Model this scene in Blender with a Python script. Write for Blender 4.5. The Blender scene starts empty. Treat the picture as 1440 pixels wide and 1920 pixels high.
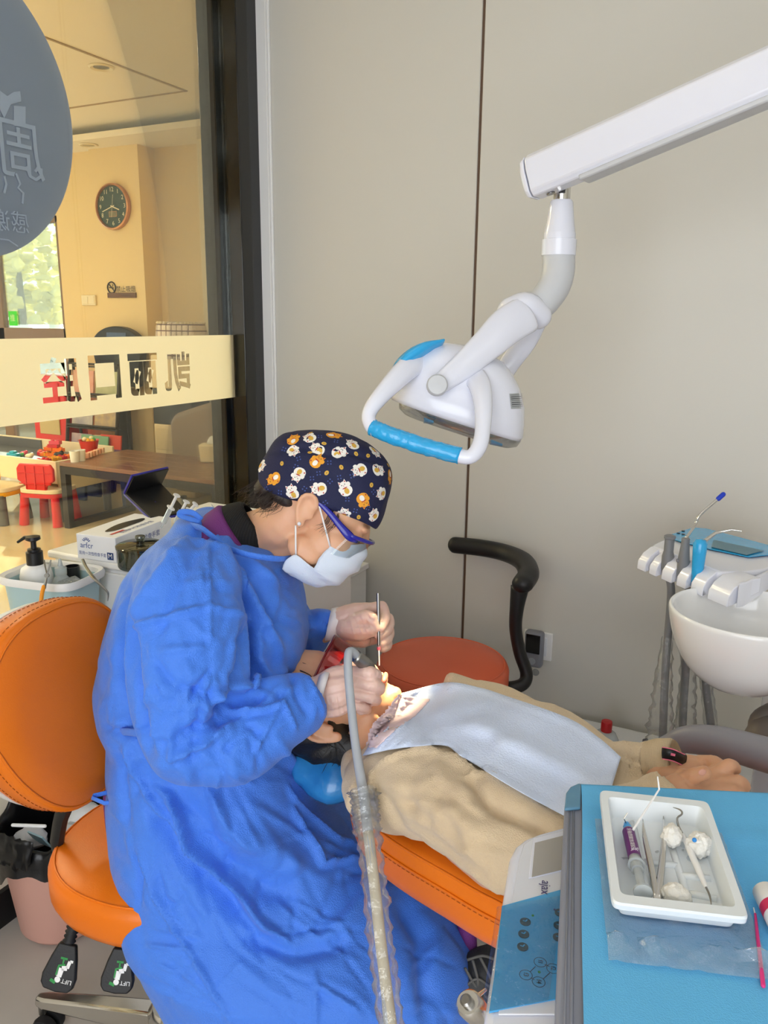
import bpy, bmesh, math, random
import numpy as np
from mathutils import Vector as V, Matrix, noise
from mathutils.bvhtree import BVHTree

random.seed(7)
rng = np.random.default_rng(7)
S = bpy.context.scene
COL = S.collection
PI = math.pi
# ------------------------------------------------------------------ camera
# world X runs along the panelled wall, Y towards it, the floor is Z = 0
FPX, PITCH, YAW, ROLL, EYE = 1506.0, math.radians(13.4), math.radians(26.7), math.radians(0.6), np.array([0, 0, 1.5])
_fh = np.array([-math.sin(YAW), math.cos(YAW), 0.0])
_r0 = np.array([math.cos(YAW), math.sin(YAW), 0.0])
_z = np.array([0, 0, 1.0])
CF = _fh * math.cos(PITCH) - _z * math.sin(PITCH)
_u0 = _fh * math.sin(PITCH) + _z * math.cos(PITCH)
CR = _r0 * math.cos(ROLL) + _u0 * math.sin(ROLL)
CU = -_r0 * math.sin(ROLL) + _u0 * math.cos(ROLL)
cam = bpy.data.cameras.new('camera')
cam.sensor_fit = 'VERTICAL'
cam.sensor_height = 32.0
cam.lens = 32.0 * FPX / 1920.0
cam.clip_start = 0.05
cam.clip_end = 200
camo = bpy.data.objects.new('camera', cam)
COL.objects.link(camo)
camo.matrix_world = Matrix(((CR[0], CU[0], -CF[0], EYE[0]), (CR[1], CU[1], -CF[1], EYE[1]), (CR[2], CU[2], -CF[2], EYE[2]), (0, 0, 0, 1)))
S.camera = camo

# ------------------------------------------------------------------ sky, sun, exposure
S.view_settings.view_transform = 'Standard'
S.view_settings.look = 'None'
S.view_settings.gamma = 1.0
S.view_settings.use_curve_mapping = False
S.view_settings.exposure = -0.95
S.cycles.use_denoising = True
S.cycles.max_bounces = 8
S.cycles.transparent_max_bounces = 16
S.cycles.sample_clamp_indirect = 6.0
w = bpy.data.worlds.new('sky')
S.world = w
w.use_nodes = True
bg = w.node_tree.nodes['Background']
bg.inputs[0].default_value = (0.93, 0.96, 1.0, 1)
bg.inputs[1].default_value = 7.0


def light(name, kind, loc, target, energy, color, **kw):
    d = bpy.data.lights.new(name, kind)
    d.energy = energy
    d.color = color
    for k, v in kw.items():
        setattr(d, k, v)
    o = bpy.data.objects.new(name, d)
    COL.objects.link(o)
    o.location = loc
    dv = V(target) - V(loc)
    o.rotation_euler = dv.to_track_quat('-Z', 'Y').to_euler()
    return o


# sun falls through the lobby's street door onto the lobby floor
light('sun', 'SUN', (-6, 9, 6), (-6 + 2.2, 9 - 2.5, 6 - 1.9), 60.0, (1.0, 0.95, 0.86), angle=0.01)
# LED ceiling panels of the treatment room
PANELS = [(-0.75, 1.15), (0.75, 1.15), (-0.55, -0.55), (0.75, -0.55)]
for x, y in PANELS:
    light('panel_light', 'AREA', (x, y, 2.70), (x, y, 0), 0.9, (1.0, 0.99, 0.985), shape='RECTANGLE', size=0.56, size_y=0.56)
# unseen soft fill lamp, added behind the camera to light the room evenly
light('rear_fill_light', 'AREA', (0.35, -1.56, 1.35), (-0.1, 1.2, 0.9), 34.0, (0.95, 0.975, 1.0), shape='RECTANGLE', size=2.2, size_y=2.0)
# lobby ceiling lamps (warm)
LOBBY = [(-3.5, 2.1), (-4.4, 1.4), (-5.8, 2.2), (-7.2, 1.2), (-5.6, 0.2), (-7.4, -0.6)]
for x, y in LOBBY:
    light('lobby_light', 'AREA', (x, y, 3.0), (x, y, 0), 88.0, (1.0, 0.80, 0.52), shape='DISK', size=0.5)


# ------------------------------------------------------------------ helpers
def P(px, py, D=None, X=None, Y=None, Z=None):
    """a point of the room seen at a photo pixel, at depth D along the lens axis or on a room plane"""
    d = CF + CR * (px - 720) / FPX - CU * (py - 960) / FPX
    t = D
    if X is not None:
        t = (X - EYE[0]) / d[0]
    if Y is not None:
        t = (Y - EYE[1]) / d[1]
    if Z is not None:
        t = (Z - EYE[2]) / d[2]
    return EYE + d * t


def proj(v):
    v = np.asarray(v) - EYE
    d = v @ CF
    return np.stack([720 + FPX * (v @ CR) / d, 960 - FPX * (v @ CU) / d, d], -1)


def lin(c):
    if isinstance(c, str):
        c = [int(c[i:i + 2], 16) for i in (0, 2, 4)]
    return tuple(((v / 255) / 12.92 if v / 255 <= 0.04045 else ((v / 255 + 0.055) / 1.055) ** 2.4) for v in c) + (1,)


def M(name, col, rough=0.5, metal=0.0, bump=None, var=0.0, vscale=6.0, trans=0.0, alpha=1.0, sheen=0.0, sss=0.0, coat=0.0, emit=None, spec=0.5, ior=1.45, col2=None):
    m = bpy.data.materials.new(name)
    m.use_nodes = True
    nt = m.node_tree
    b = nt.nodes['Principled BSDF']
    c = lin(col)
    b.inputs['Base Color'].default_value = c
    b.inputs['Roughness'].default_value = rough
    b.inputs['Metallic'].default_value = metal
    b.inputs['Transmission Weight'].default_value = trans
    b.inputs['Alpha'].default_value = alpha
    b.inputs['Sheen Weight'].default_value = sheen
    b.inputs['Coat Weight'].default_value = coat
    b.inputs['Coat Roughness'].default_value = 0.08
    b.inputs['Specular IOR Level'].default_value = spec
    b.inputs['IOR'].default_value = ior
    if sss:
        b.inputs['Subsurface Weight'].default_value = sss
        b.inputs['Subsurface Radius'].default_value = (0.012, 0.005, 0.003)
        b.inputs['Subsurface Scale'].default_value = 1.0
    if emit:
        b.inputs['Emission Color'].default_value = lin(col)
        b.inputs['Emission Strength'].default_value = emit
    tc = nt.nodes.new('ShaderNodeTexCoord')
    if var or col2:
        n = nt.nodes.new('ShaderNodeTexNoise')
        n.inputs['Scale'].default_value = vscale
        n.inputs['Detail'].default_value = 5
        nt.links.new(tc.outputs['Object'], n.inputs['Vector'])
        r = nt.nodes.new('ShaderNodeMix')
        r.data_type = 'RGBA'
        a2 = lin(col2) if col2 else tuple(min(1, v * (1 + var)) for v in c[:3]) + (1,)
        r.inputs[6].default_value = c if col2 else tuple(v * (1 - var) for v in c[:3]) + (1,)
        r.inputs[7].default_value = a2
        nt.links.new(n.outputs['Fac'], r.inputs[0])
        nt.links.new(r.outputs[2], b.inputs['Base Color'])
    if bump:
        kind, sc, st = bump
        bn = nt.nodes.new('ShaderNodeBump')
        bn.inputs['Strength'].default_value = st
        bn.inputs['Distance'].default_value = 0.002
        if kind == 'weave':
            t = nt.nodes.new('ShaderNodeTexVoronoi')
            t.inputs['Scale'].default_value = sc
            out = t.outputs['Distance']
        elif kind == 'rib':
            t = nt.nodes.new('ShaderNodeTexWave')
            t.inputs['Scale'].default_value = sc
            t.inputs['Distortion'].default_value = 0.6
            out = t.outputs['Fac']
        else:
            t = nt.nodes.new('ShaderNodeTexNoise')
            t.inputs['Scale'].default_value = sc
            t.inputs['Detail'].default_value = 6
            out = t.outputs['Fac']
        nt.links.new(tc.outputs['Object'], t.inputs['Vector'])
        nt.links.new(out, bn.inputs['Height'])
        nt.links.new(bn.outputs['Normal'], b.inputs['Normal'])
    return m


def clear_mat(name, col, refl=0.10, rough=0.03, milk=0.0, crinkle=0.0, cscale=60):
    """thin clear film or pane: lets light straight through, with a faint surface reflection"""
    m = bpy.data.materials.new(name)
    m.use_nodes = True
    nt = m.node_tree
    nt.nodes.remove(nt.nodes['Principled BSDF'])
    out = nt.nodes['Material Output']
    t = nt.nodes.new('ShaderNodeBsdfTransparent')
    t.inputs[0].default_value = lin(col)
    g = nt.nodes.new('ShaderNodeBsdfGlossy')
    g.inputs['Roughness'].default_value = rough
    fr = nt.nodes.new('ShaderNodeLayerWeight')
    fr.inputs['Blend'].default_value = 0.25
    mu = nt.nodes.new('ShaderNodeMath')
    mu.operation = 'MULTIPLY_ADD'
    mu.inputs[1].default_value = 0.6
    mu.inputs[2].default_value = refl
    mx = nt.nodes.new('ShaderNodeMixShader')
    nt.links.new(fr.outputs['Fresnel'], mu.inputs[0])
    nt.links.new(mu.outputs[0], mx.inputs[0])
    nt.links.new(t.outputs[0], mx.inputs[1])
    nt.links.new(g.outputs[0], mx.inputs[2])
    if crinkle:
        n = nt.nodes.new('ShaderNodeTexNoise')
        n.inputs['Scale'].default_value = cscale
        n.inputs['Detail'].default_value = 4
        tc = nt.nodes.new('ShaderNodeTexCoord')
        nt.links.new(tc.outputs['Object'], n.inputs['Vector'])
        bn = nt.nodes.new('ShaderNodeBump')
        bn.inputs['Strength'].default_value = crinkle
        bn.inputs['Distance'].default_value = 0.01
        nt.links.new(n.outputs['Fac'], bn.inputs['Height'])
        nt.links.new(bn.outputs['Normal'], g.inputs['Normal'])
    if milk:
        df = nt.nodes.new('ShaderNodeBsdfDiffuse')
        df.inputs[0].default_value = (0.85, 0.87, 0.88, 1)
        tl = nt.nodes.new('ShaderNodeBsdfTranslucent')
        tl.inputs[0].default_value = (0.85, 0.87, 0.88, 1)
        ad = nt.nodes.new('ShaderNodeMixShader')
        nt.links.new(df.outputs[0], ad.inputs[1])
        nt.links.new(tl.outputs[0], ad.inputs[2])
        m2 = nt.nodes.new('ShaderNodeMixShader')
        m2.inputs[0].default_value = milk
        nt.links.new(mx.outputs[0], m2.inputs[1])
        nt.links.new(ad.outputs[0], m2.inputs[2])
        mx = m2
    nt.links.new(mx.outputs[0], out.inputs[0])
    return m


def add_translucent(m, fac=0.5, col=None):
    """lets part of the light through a thin sheet"""
    nt = m.node_tree
    b = nt.nodes['Principled BSDF']
    t = nt.nodes.new('ShaderNodeBsdfTranslucent')
    t.inputs[0].default_value = lin(col) if col else b.inputs['Base Color'].default_value
    x = nt.nodes.new('ShaderNodeMixShader')
    x.inputs[0].default_value = fac
    nt.links.new(b.outputs[0], x.inputs[1])
    nt.links.new(t.outputs[0], x.inputs[2])
    nt.links.new(x.outputs[0], nt.nodes['Material Output'].inputs[0])
    return m


def mesh_obj(name, verts, faces, mat=None, parent=None, smooth=True, sharp=40, bevel=0.0, seg=2, sub=0, solid=0.0):
    me = bpy.data.meshes.new(name)
    me.from_pydata([tuple(v) for v in verts], [], [tuple(f) for f in faces])
    me.validate()
    if smooth and len(me.polygons):
        me.polygons.foreach_set('use_smooth', [True] * len(me.polygons))
        if sharp:
            me.set_sharp_from_angle(angle=math.radians(sharp))
    if mat:
        me.materials.append(mat)
    return link(name, me, parent, bevel, seg, sub, solid)


def link(name, me, parent=None, bevel=0.0, seg=2, sub=0, solid=0.0):
    o = bpy.data.objects.new(name, me)
    COL.objects.link(o)
    if parent is not None:
        o.parent = parent
        # things' empties stay unrotated while parts are added; parts themselves sit at the world origin
        off = V(parent['_base']) if parent.get('_base') is not None else V((0, 0, 0))
        o.matrix_parent_inverse = Matrix.Translation(-off)
    if solid:
        md = o.modifiers.new('solid', 'SOLIDIFY')
        md.thickness = solid
        md.offset = 0
    if bevel:
        md = o.modifiers.new('bevel', 'BEVEL')
        md.width = bevel
        md.segments = seg
        md.limit_method = 'ANGLE'
        md.angle_limit = math.radians(35)
    if sub:
        md = o.modifiers.new('sub', 'SUBSURF')
        md.levels = sub
        md.render_levels = sub
    return o


def thing(name, label, cat, loc, group=None):
    o = bpy.data.objects.new(name, None)
    COL.objects.link(o)
    o.empty_display_size = 0.05
    o.location = loc
    o['_base'] = [float(v) for v in loc]
    return tag(o, label, cat, group)


def tag(o, label, cat, group=None):
    o['label'] = label
    o['category'] = cat
    if group:
        o['group'] = group
    return o


def struct(o):
    o['kind'] = 'structure'
    return o


def dup(root, delta, rotz=0.0, label=None, group=None):
    """a copy of a thing with its parts and sub-parts, moved by delta and turned about its base"""
    r = root.copy()
    COL.objects.link(r)
    r.location = V(root.location) + V(delta)
    r.rotation_euler = (0, 0, root.rotation_euler[2] + rotz)
    if label:
        r['label'] = label
    if group:
        r['group'] = group
    for ch in list(root.children):
        c = ch.copy()
        COL.objects.link(c)
        c.parent = r
        for g in list(ch.children):
            d = g.copy()
            COL.objects.link(d)
            d.parent = c
    return r


def frame_from(n, up=(0, 0, 1)):
    """columns: x, y (as near to `up` as can be), z = n"""
    n = V(n).normalized()
    x = V(up).cross(n)
    if x.length < 1e-4:
        x = V((1, 0, 0)).cross(n)
    x.normalize()
    return Matrix((x, n.cross(x), n)).transposed()


class MB:
    """collects shapes into one mesh"""

    def __init__(self):
        self.v, self.f = [], []

    def add(self, verts, faces):
        o = len(self.v)
        self.v += [tuple(map(float, p)) for p in verts]
        self.f += [tuple(i + o for i in q) for q in faces]
        return self

    def box(self, c, s, R=None, taper=1.0):
        hx, hy, hz = s[0] / 2, s[1] / 2, s[2] / 2
        p = [(x * (taper if z > 0 else 1), y * (taper if z > 0 else 1), z) for x in (-hx, hx) for y in (-hy, hy) for z in (-hz, hz)]
        R = R or Matrix.Identity(3)
        return self.add([V(c) + R @ V(q) for q in p], [(0, 1, 3, 2), (4, 6, 7, 5), (0, 4, 5, 1), (2, 3, 7, 6), (0, 2, 6, 4), (1, 5, 7, 3)])

    def lo(self, lo, hi):
        return self.box([(a + b) / 2 for a, b in zip(lo, hi)], [abs(b - a) for a, b in zip(lo, hi)])

    def rings(self, rings, caps=True, closed=False):
        n = len(rings[0])
        vs = [p for r in rings for p in r]
        fs = []
        m = len(rings)
        for i in range(m if closed else m - 1):
            a, b = i * n, ((i + 1) % m) * n
            for j in range(n):
                k = (j + 1) % n
                fs.append((a + j, a + k, b + k, b + j))
        if caps and not closed:
            fs.append(tuple(range(n - 1, -1, -1)))
            fs.append(tuple((m - 1) * n + j for j in range(n)))
        return self.add(vs, fs)

    def tube(self, path, rad, n=10, caps=True, flat=None, up=None, round_ends=False, spline=0, twist=None):
        """a swept tube; rad per point (or one), flat = (axis, factor) squashes along an axis"""
        path = [np.asarray(p, float) for p in path]
        if not hasattr(rad, '__len__'):
            rad = [rad] * len(path)
        rad = [r if hasattr(r, '__len__') else (r, r) for r in rad]
        if spline:
            path, rad = catmull(path, spline), [tuple(x) for x in catmull([np.array(r, float) for r in rad], spline)]
        if round_ends:
            e0 = path[0] - path[1]
            e0 = e0 / (np.linalg.norm(e0) + 1e-9)
            e1 = path[-1] - path[-2]
            e1 = e1 / (np.linalg.norm(e1) + 1e-9)
            A, B, ra, rb = path[0], path[-1], rad[0], rad[-1]
            pre, prer, post, postr = [], [], [], []
            for a in (80, 60, 40, 20):
                s, c = math.sin(math.radians(a)), math.cos(math.radians(a))
                pre.append(A + e0 * s * min(ra)); prer.append((ra[0] * c, ra[1] * c))
            for a in (20, 40, 60, 80):
                s, c = math.sin(math.radians(a)), math.cos(math.radians(a))
                post.append(B + e1 * s * min(rb)); postr.append((rb[0] * c, rb[1] * c))
            path = pre + path + post
            rad = prer + rad + postr
        m = len(path)
        T = []
        for i in range(m):
            d = path[min(i + 1, m - 1)] - path[max(i - 1, 0)]
            T.append(d / (np.linalg.norm(d) + 1e-12))
        if up is not None:
            u = np.asarray(up, float)
        else:
            u = np.array([0, 0, 1.0]) if abs(T[0][2]) < 0.9 else np.array([1.0, 0, 0])
        rings = []
        prev = u
        for i in range(m):
            base = u if up is not None else prev
            a = base - T[i] * (base @ T[i])
            if np.linalg.norm(a) < 1e-6:
                a = np.cross(T[i], [0.3, 0.8, 0.5])
            a = a / np.linalg.norm(a)
            b = np.cross(T[i], a)
            prev = a
            rings.append([path[i] + a * rad[i][0] * math.cos(2 * PI * j / n) + b * rad[i][1] * math.sin(2 * PI * j / n) for j in range(n)])
        return self.rings(rings, caps)

    def lathe(self, prof, c, axis=(0, 0, 1), n=24, caps=True, sx=1.0, sy=1.0, up=(1, 0, 0)):
        """prof: list of (radius, height) along axis from point c"""
        a = V(axis).normalized()
        x = V(up) - a * V(up).dot(a)
        if x.length < 1e-4:
            x = V((0, 1, 0)) - a * a[1]
        x.normalize()
        y = a.cross(x)
        c = V(c)
        return self.rings([[c + a * h + x * (r * sx * math.cos(2 * PI * j / n)) + y * (r * sy * math.sin(2 * PI * j / n)) for j in range(n)] for r, h in prof], caps)

    def ball(self, c, r, R=None, n=16, m=10):
        if not hasattr(r, '__len__'):
            r = (r, r, r)
        R = R or Matrix.Identity(3)
        vs = [V(c) + R @ V((0, 0, -r[2]))]
        for i in range(1, m):
            t = -PI / 2 + PI * i / m
            for j in range(n):
                p = 2 * PI * j / n
                vs.append(V(c) + R @ V((r[0] * math.cos(t) * math.cos(p), r[1] * math.cos(t) * math.sin(p), r[2] * math.sin(t))))
        vs.append(V(c) + R @ V((0, 0, r[2])))
        fs = [(0, 1 + (j + 1) % n, 1 + j) for j in range(n)]
        for i in range(m - 2):
            for j in range(n):
                a, b = 1 + i * n, 1 + (i + 1) * n
                k = (j + 1) % n
                fs.append((a + j, a + k, b + k, b + j))
        a, e = 1 + (m - 2) * n, len(vs) - 1
        fs += [(a + j, a + (j + 1) % n, e) for j in range(n)]
        return self.add(vs, fs)

    def prism(self, pts, vec):
        """polygon (3-D points) pushed along vec"""
        n = len(pts)
        vs = [V(p) for p in pts] + [V(p) + V(vec) for p in pts]
        fs = [tuple(range(n - 1, -1, -1)), tuple(range(n, 2 * n))] + [(i, (i + 1) % n, n + (i + 1) % n, n + i) for i in range(n)]
        return self.add(vs, fs)

    def grid(self, rows):
        n = len(rows[0])
        return self.add([p for r in rows for p in r], [(i * n + j, i * n + j + 1, (i + 1) * n + j + 1, (i + 1) * n + j) for i in range(len(rows) - 1) for j in range(n - 1)])

    def build(self, name, mat=None, parent=None, fix=True, **kw):
        o = mesh_obj(name, self.v, self.f, mat, parent, **kw)
        if fix:
            bm = bmesh.new()
            bm.from_mesh(o.data)
            bmesh.ops.recalc_face_normals(bm, faces=bm.faces)
            bm.to_mesh(o.data)
            bm.free()
            if kw.get('sharp', 40) and kw.get('smooth', True):
                o.data.set_sharp_from_angle(angle=math.radians(kw.get('sharp', 40)))
        return o


def catmull(pts, k):
    """a smooth path through the points, k steps per span"""
    pts = [np.asarray(p, float) for p in pts]
    if len(pts) < 3:
        return [pts[0] + (pts[-1] - pts[0]) * i / k for i in range(k + 1)]
    q = [2 * pts[0] - pts[1]] + pts + [2 * pts[-1] - pts[-2]]
    out = []
    for i in range(1, len(q) - 2):
        for j in range(k):
            t = j / k
            a, b, c, d = q[i - 1], q[i], q[i + 1], q[i + 2]
            out.append(0.5 * (2 * b + (c - a) * t + (2 * a - 5 * b + 4 * c - d) * t * t + (3 * b - a - 3 * c + d) * t ** 3))
    out.append(pts[-1])
    return out


def fused(mb, voxel, smooth=4, fac=0.5):
    """one continuous skin over all shapes of mb, as a mesh data block"""
    o = mesh_obj('fuse', mb.v, mb.f, smooth=False)
    md = o.modifiers.new('r', 'REMESH')
    md.mode = 'VOXEL'
    md.voxel_size = voxel
    if smooth:
        md = o.modifiers.new('s', 'SMOOTH')
        md.factor = fac
        md.iterations = smooth
    dg = bpy.context.evaluated_depsgraph_get()
    me = bpy.data.meshes.new_from_object(o.evaluated_get(dg))
    bpy.data.objects.remove(o)
    me.polygons.foreach_set('use_smooth', [True] * len(me.polygons))
    return me


def co_of(me):
    a = np.empty(len(me.vertices) * 3)
    me.vertices.foreach_get('co', a)
    return a.reshape(-1, 3)


def nor_of(me):
    a = np.empty(len(me.vertices) * 3)
    me.vertices.foreach_get('normal', a)
    return a.reshape(-1, 3)


def put_co(me, a):
    me.vertices.foreach_set('co', a.ravel())
    me.update()


def seg_dist(p, line):
    """distance of points p (n,k) to a polyline, and how far along (0..1)"""
    best = np.full(len(p), 1e9)
    tt = np.zeros(len(p))
    L = [np.linalg.norm(np.subtract(b, a)) for a, b in zip(line, line[1:])]
    tot, acc = sum(L) + 1e-9, 0
    for (a, b), l in zip(zip(line, line[1:]), L):
        a, b = np.asarray(a, float), np.asarray(b, float)
        ab = b - a
        t = np.clip(((p - a) @ ab) / (ab @ ab + 1e-12), 0, 1)
        d = np.linalg.norm(p - a - t[:, None] * ab, axis=1)
        m = d < best
        best[m] = d[m]
        tt[m] = (acc + t[m] * l) / tot
        acc += l
    return best, tt


def text_mesh(s, size, align='CENTER'):
    c = bpy.data.curves.new('t', 'FONT')
    c.body = s
    c.size = size
    c.align_x = align
    c.align_y = 'CENTER'
    c.resolution_u = 3
    o = bpy.data.objects.new('t', c)
    COL.objects.link(o)
    dg = bpy.context.evaluated_depsgraph_get()
    me = bpy.data.meshes.new_from_object(o.evaluated_get(dg))
    bpy.data.objects.remove(o)
    return me


def lettering(s, size, origin, x, y, mat, parent, name='lettering', mirror=False, sx=1.0, lift=0.0006, align='CENTER'):
    """flat printed letters on a face: x = reading direction, y = up"""
    me = text_mesh(s, size, align)
    x, y = V(x).normalized(), V(y).normalized()
    y = (y - x * y.dot(x)).normalized()
    n = x.cross(y)
    k = -1 if mirror else 1
    a = co_of(me)
    if not len(a):
        return None
    w_ = np.array(origin)[None] + a[:, :1] * np.array(x)[None] * k * sx + a[:, 1:2] * np.array(y)[None] + np.array(n)[None] * lift
    put_co(me, w_)
    me.materials.clear()
    me.materials.append(mat)
    return link(name, me, parent)


def disc(mb, c, r, x, y, n=20, r2=0.0, lift=0.0):
    x, y = V(x).normalized(), V(y).normalized()
    nn = x.cross(y)
    c = V(c) + nn * lift
    o = [c + x * r * math.cos(2 * PI * i / n) + y * r * math.sin(2 * PI * i / n) for i in range(n)]
    if r2:
        i_ = [c + x * r2 * math.cos(2 * PI * i / n) + y * r2 * math.sin(2 * PI * i / n) for i in range(n)]
        return mb.add(o + i_, [(i, (i + 1) % n, n + (i + 1) % n, n + i) for i in range(n)])
    return mb.add(o, [tuple(range(n))])


def strip(mb, pts, wd, n):
    """a flat ribbon along pts lying in the plane with normal n"""
    pts = [V(p) for p in pts]
    n = V(n).normalized()
    L, R_ = [], []
    for i, p in enumerate(pts):
        t = (pts[min(i + 1, len(pts) - 1)] - pts[max(i - 1, 0)]).normalized()
        s = n.cross(t) * wd / 2
        L.append(p + s)
        R_.append(p - s)
    m = len(pts)
    return mb.add(L + R_, [(i, i + 1, m + i + 1, m + i) for i in range(m - 1)])


def tri_area_fix(me):
    bm = bmesh.new()
    bm.from_mesh(me)
    bmesh.ops.recalc_face_normals(bm, faces=bm.faces)
    bm.to_mesh(me)
    bm.free()

# ------------------------------------------------------------------ materials
m_wall = M('wall panel grey', (208, 206, 199), 0.42, bump=('n', 40, 0.05), var=0.015, vscale=1.5)
m_white = M('white plastic', (232, 234, 240), 0.22, var=0.01, coat=0.2)
m_white2 = M('white enamel', (238, 238, 238), 0.35, var=0.01)
m_black = M('black plastic', (22, 22, 24), 0.42, bump=('n', 300, 0.1), var=0.05)
m_blackgloss = M('black frame aluminium', (18, 17, 16), 0.12, var=0.05, coat=0.3)
m_chrome = M('polished metal', (214, 212, 208), 0.16, 1.0, bump=('n', 60, 0.05), var=0.02)
m_steel = M('steel', (150, 148, 144), 0.28, 1.0, bump=('n', 90, 0.05), var=0.02)
m_grey = M('grey plastic', (128, 130, 140), 0.45, bump=('n', 200, 0.05), var=0.02)
m_tube = M('grey hose', (168, 172, 178), 0.4, var=0.02)
m_tubed = M('dark grey hose', (122, 124, 128), 0.45, var=0.02)
m_seam = M('brown seam', (96, 74, 58), 0.5, var=0.1)
m_cream = M('cream wall', (232, 222, 200), 0.6, bump=('n', 80, 0.05), var=0.02)
m_lobby = M('warm beige wall', (232, 208, 160), 0.65, bump=('n', 80, 0.05), var=0.02)
m_ceil = M('lobby ceiling', (248, 240, 222), 0.7, var=0.01)
m_ceil2 = M('room ceiling', (235, 235, 232), 0.8, var=0.01)
m_floor = M('grey stone floor', (172, 167, 160), 0.32, bump=('n', 12, 0.04), col2=(204, 198, 190), vscale=3.5)
m_floor2 = M('polished lobby floor', (196, 176, 142), 0.12, bump=('n', 6, 0.02), col2=(214, 198, 166), vscale=2.5)
m_frame = M('taupe door frame', (128, 104, 86), 0.4, var=0.03)
m_glass = clear_mat('window glass', (236, 240, 236), 0.03, 0.01)
m_frost = add_translucent(M('frosted film', (226, 222, 200), 0.55, bump=('n', 500, 0.25), var=0.03, vscale=300), 0.62, (250, 246, 226))
m_sticker = M('back of round poster', (206, 212, 252), 0.5, var=0.02, vscale=2)
m_stick_ink = M('print showing through poster', (216, 226, 252), 0.5, var=0.02)
m_ink = M('dark print', (40, 42, 48), 0.5, var=0.05)
m_inkblue = M('blue print', (60, 84, 150), 0.5, var=0.05)
m_inkwhite = M('white print', (236, 236, 236), 0.5, var=0.02)
m_inkgreen = M('green print', (40, 140, 66), 0.5, var=0.05)
m_orange = M('orange leather', (226, 112, 10), 0.36, bump=('n', 420, 0.12), col2=(232, 120, 16), vscale=8)
m_redorange = M('red orange leather', (220, 100, 66), 0.38, bump=('n', 420, 0.1), col2=(226, 108, 74), vscale=8)
m_stitch = M('dark orange thread', (150, 72, 10), 0.6, var=0.1)
m_pink = M('pink plastic', (224, 172, 156), 0.4, var=0.02)
m_bag = M('black bin bag', (20, 20, 22), 0.28, bump=('n', 50, 0.5), var=0.1)
m_paper = M('white paper', (236, 238, 240), 0.6, bump=('n', 120, 0.1), var=0.02)
m_rubber = M('black rubber', (28, 28, 30), 0.6, var=0.1)

# ------------------------------------------------------------------ treatment room shell
YW, XG = 2.30, -1.64          # panelled wall, glass partition
f = struct(MB().lo((-1.72, -1.7, -0.05), (2.3, 2.4, 0)).build('floor', m_floor))
f = struct(MB().lo((-9.5, -1.7, -0.05), (-1.72, 6.2, 0)).build('floor', m_floor2))
struct(MB().lo((XG, -1.7, 2.75), (2.3, 2.4, 2.85)).build('ceiling', m_ceil2))
wb = thing('wall_back', 'smooth warm grey panelled wall behind the dental chair', 'wall', (0, YW, 0))
wb['kind'] = 'structure'
sx = P(887, 600, Y=YW)[0]
for a, b in ((-1.72, sx - 0.004), (sx + 0.004, sx + 1.21), (sx + 1.218, 2.3)):
    MB().lo((a, YW, 0), (b, YW + 0.02, 2.75)).build('wall_panel', m_wall, wb, bevel=0.002, seg=1)
MB().lo((sx - 0.004, YW + 0.004, 0), (sx + 0.004, YW + 0.02, 2.75)).build('joint_strip', m_seam, wb)
MB().lo((sx + 1.21, YW + 0.004, 0), (sx + 1.218, YW + 0.02, 2.75)).build('joint_strip', m_seam, wb)
struct(MB().lo((-1.72, YW + 0.02, 0), (2.3, YW + 0.12, 2.85)).build('wall_back_core', m_cream))
struct(MB().lo((2.2, -1.7, 0), (2.3, 2.4, 2.75)).build('wall_right', m_wall))
wf = MB().lo((-1.7, -1.7, 0), (2.3, -1.6, 0.3)).lo((-1.7, -1.7, 2.4), (2.3, -1.6, 2.75)).lo((-1.7, -1.7, 0.3), (-0.8, -1.6, 2.4)).lo((1.5, -1.7, 0.3), (2.3, -1.6, 2.4))
struct(wf.build('wall_front', m_wall))
struct(MB().lo((XG, YW - 0.016, 0.0), (XG + 0.065, YW, 2.75)).lo((XG + 0.065, YW - 0.008, 0), (XG + 0.072, YW, 2.75)).build('trim_1', m_white2, bevel=0.002))
struct(MB().lo((XG + 0.07, YW - 0.012, 0), (2.2, YW, 0.09)).build('baseboard_back', m_black))
for x, y in PANELS:
    t = thing('ceiling_light', 'square flat ceiling lamp panel above the ' + ('dentist and the glass partition', 'foot of the dental chair', 'glass partition, behind the photographer', 'corner behind the photographer')[PANELS.index((x, y))], 'ceiling light', (x, y, 2.75), 'ceiling lamp panels')
    MB().lo((x - 0.31, y - 0.31, 2.735), (x + 0.31, y + 0.31, 2.752)).build('frame', m_white2, t)
    MB().lo((x - 0.285, y - 0.285, 2.728), (x + 0.285, y + 0.285, 2.736)).build('diffuser', M('lamp panel diffuser', (255, 252, 245), 0.5, emit=0.85), t)

# low wall and glass partition towards the lobby
struct(MB().lo((XG - 0.08, -1.7, 0), (XG, 2.3, 0.62)).build('wall_left', m_cream))
struct(MB().lo((XG, -1.7, 0), (XG + 0.014, 2.23, 0.095)).build('baseboard_left', m_black))
win = thing('window_1', 'black framed glass partition with a frosted band, between treatment room and lobby', 'window', (XG - 0.02, 1.2, 0.62))
win['kind'] = 'structure'
yg = P(437, 700, X=XG - 0.02)[1]
y1 = P(404, 500, X=XG - 0.06)[1]
MB().lo((XG - 0.03, yg + 0.003, 0.62), (XG + 0.03, YW, 2.75)).build('frame_post', m_blackgloss, win, bevel=0.003)
MB().lo((XG - 0.10, y1, 0.62), (XG - 0.034, YW, 2.75)).build('frame_post', m_blackgloss, win, bevel=0.003)
MB().lo((XG - 0.06, -1.7, 0.62), (XG + 0.01, YW, 0.665)).build('sill', m_blackgloss, win, bevel=0.003)
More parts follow.
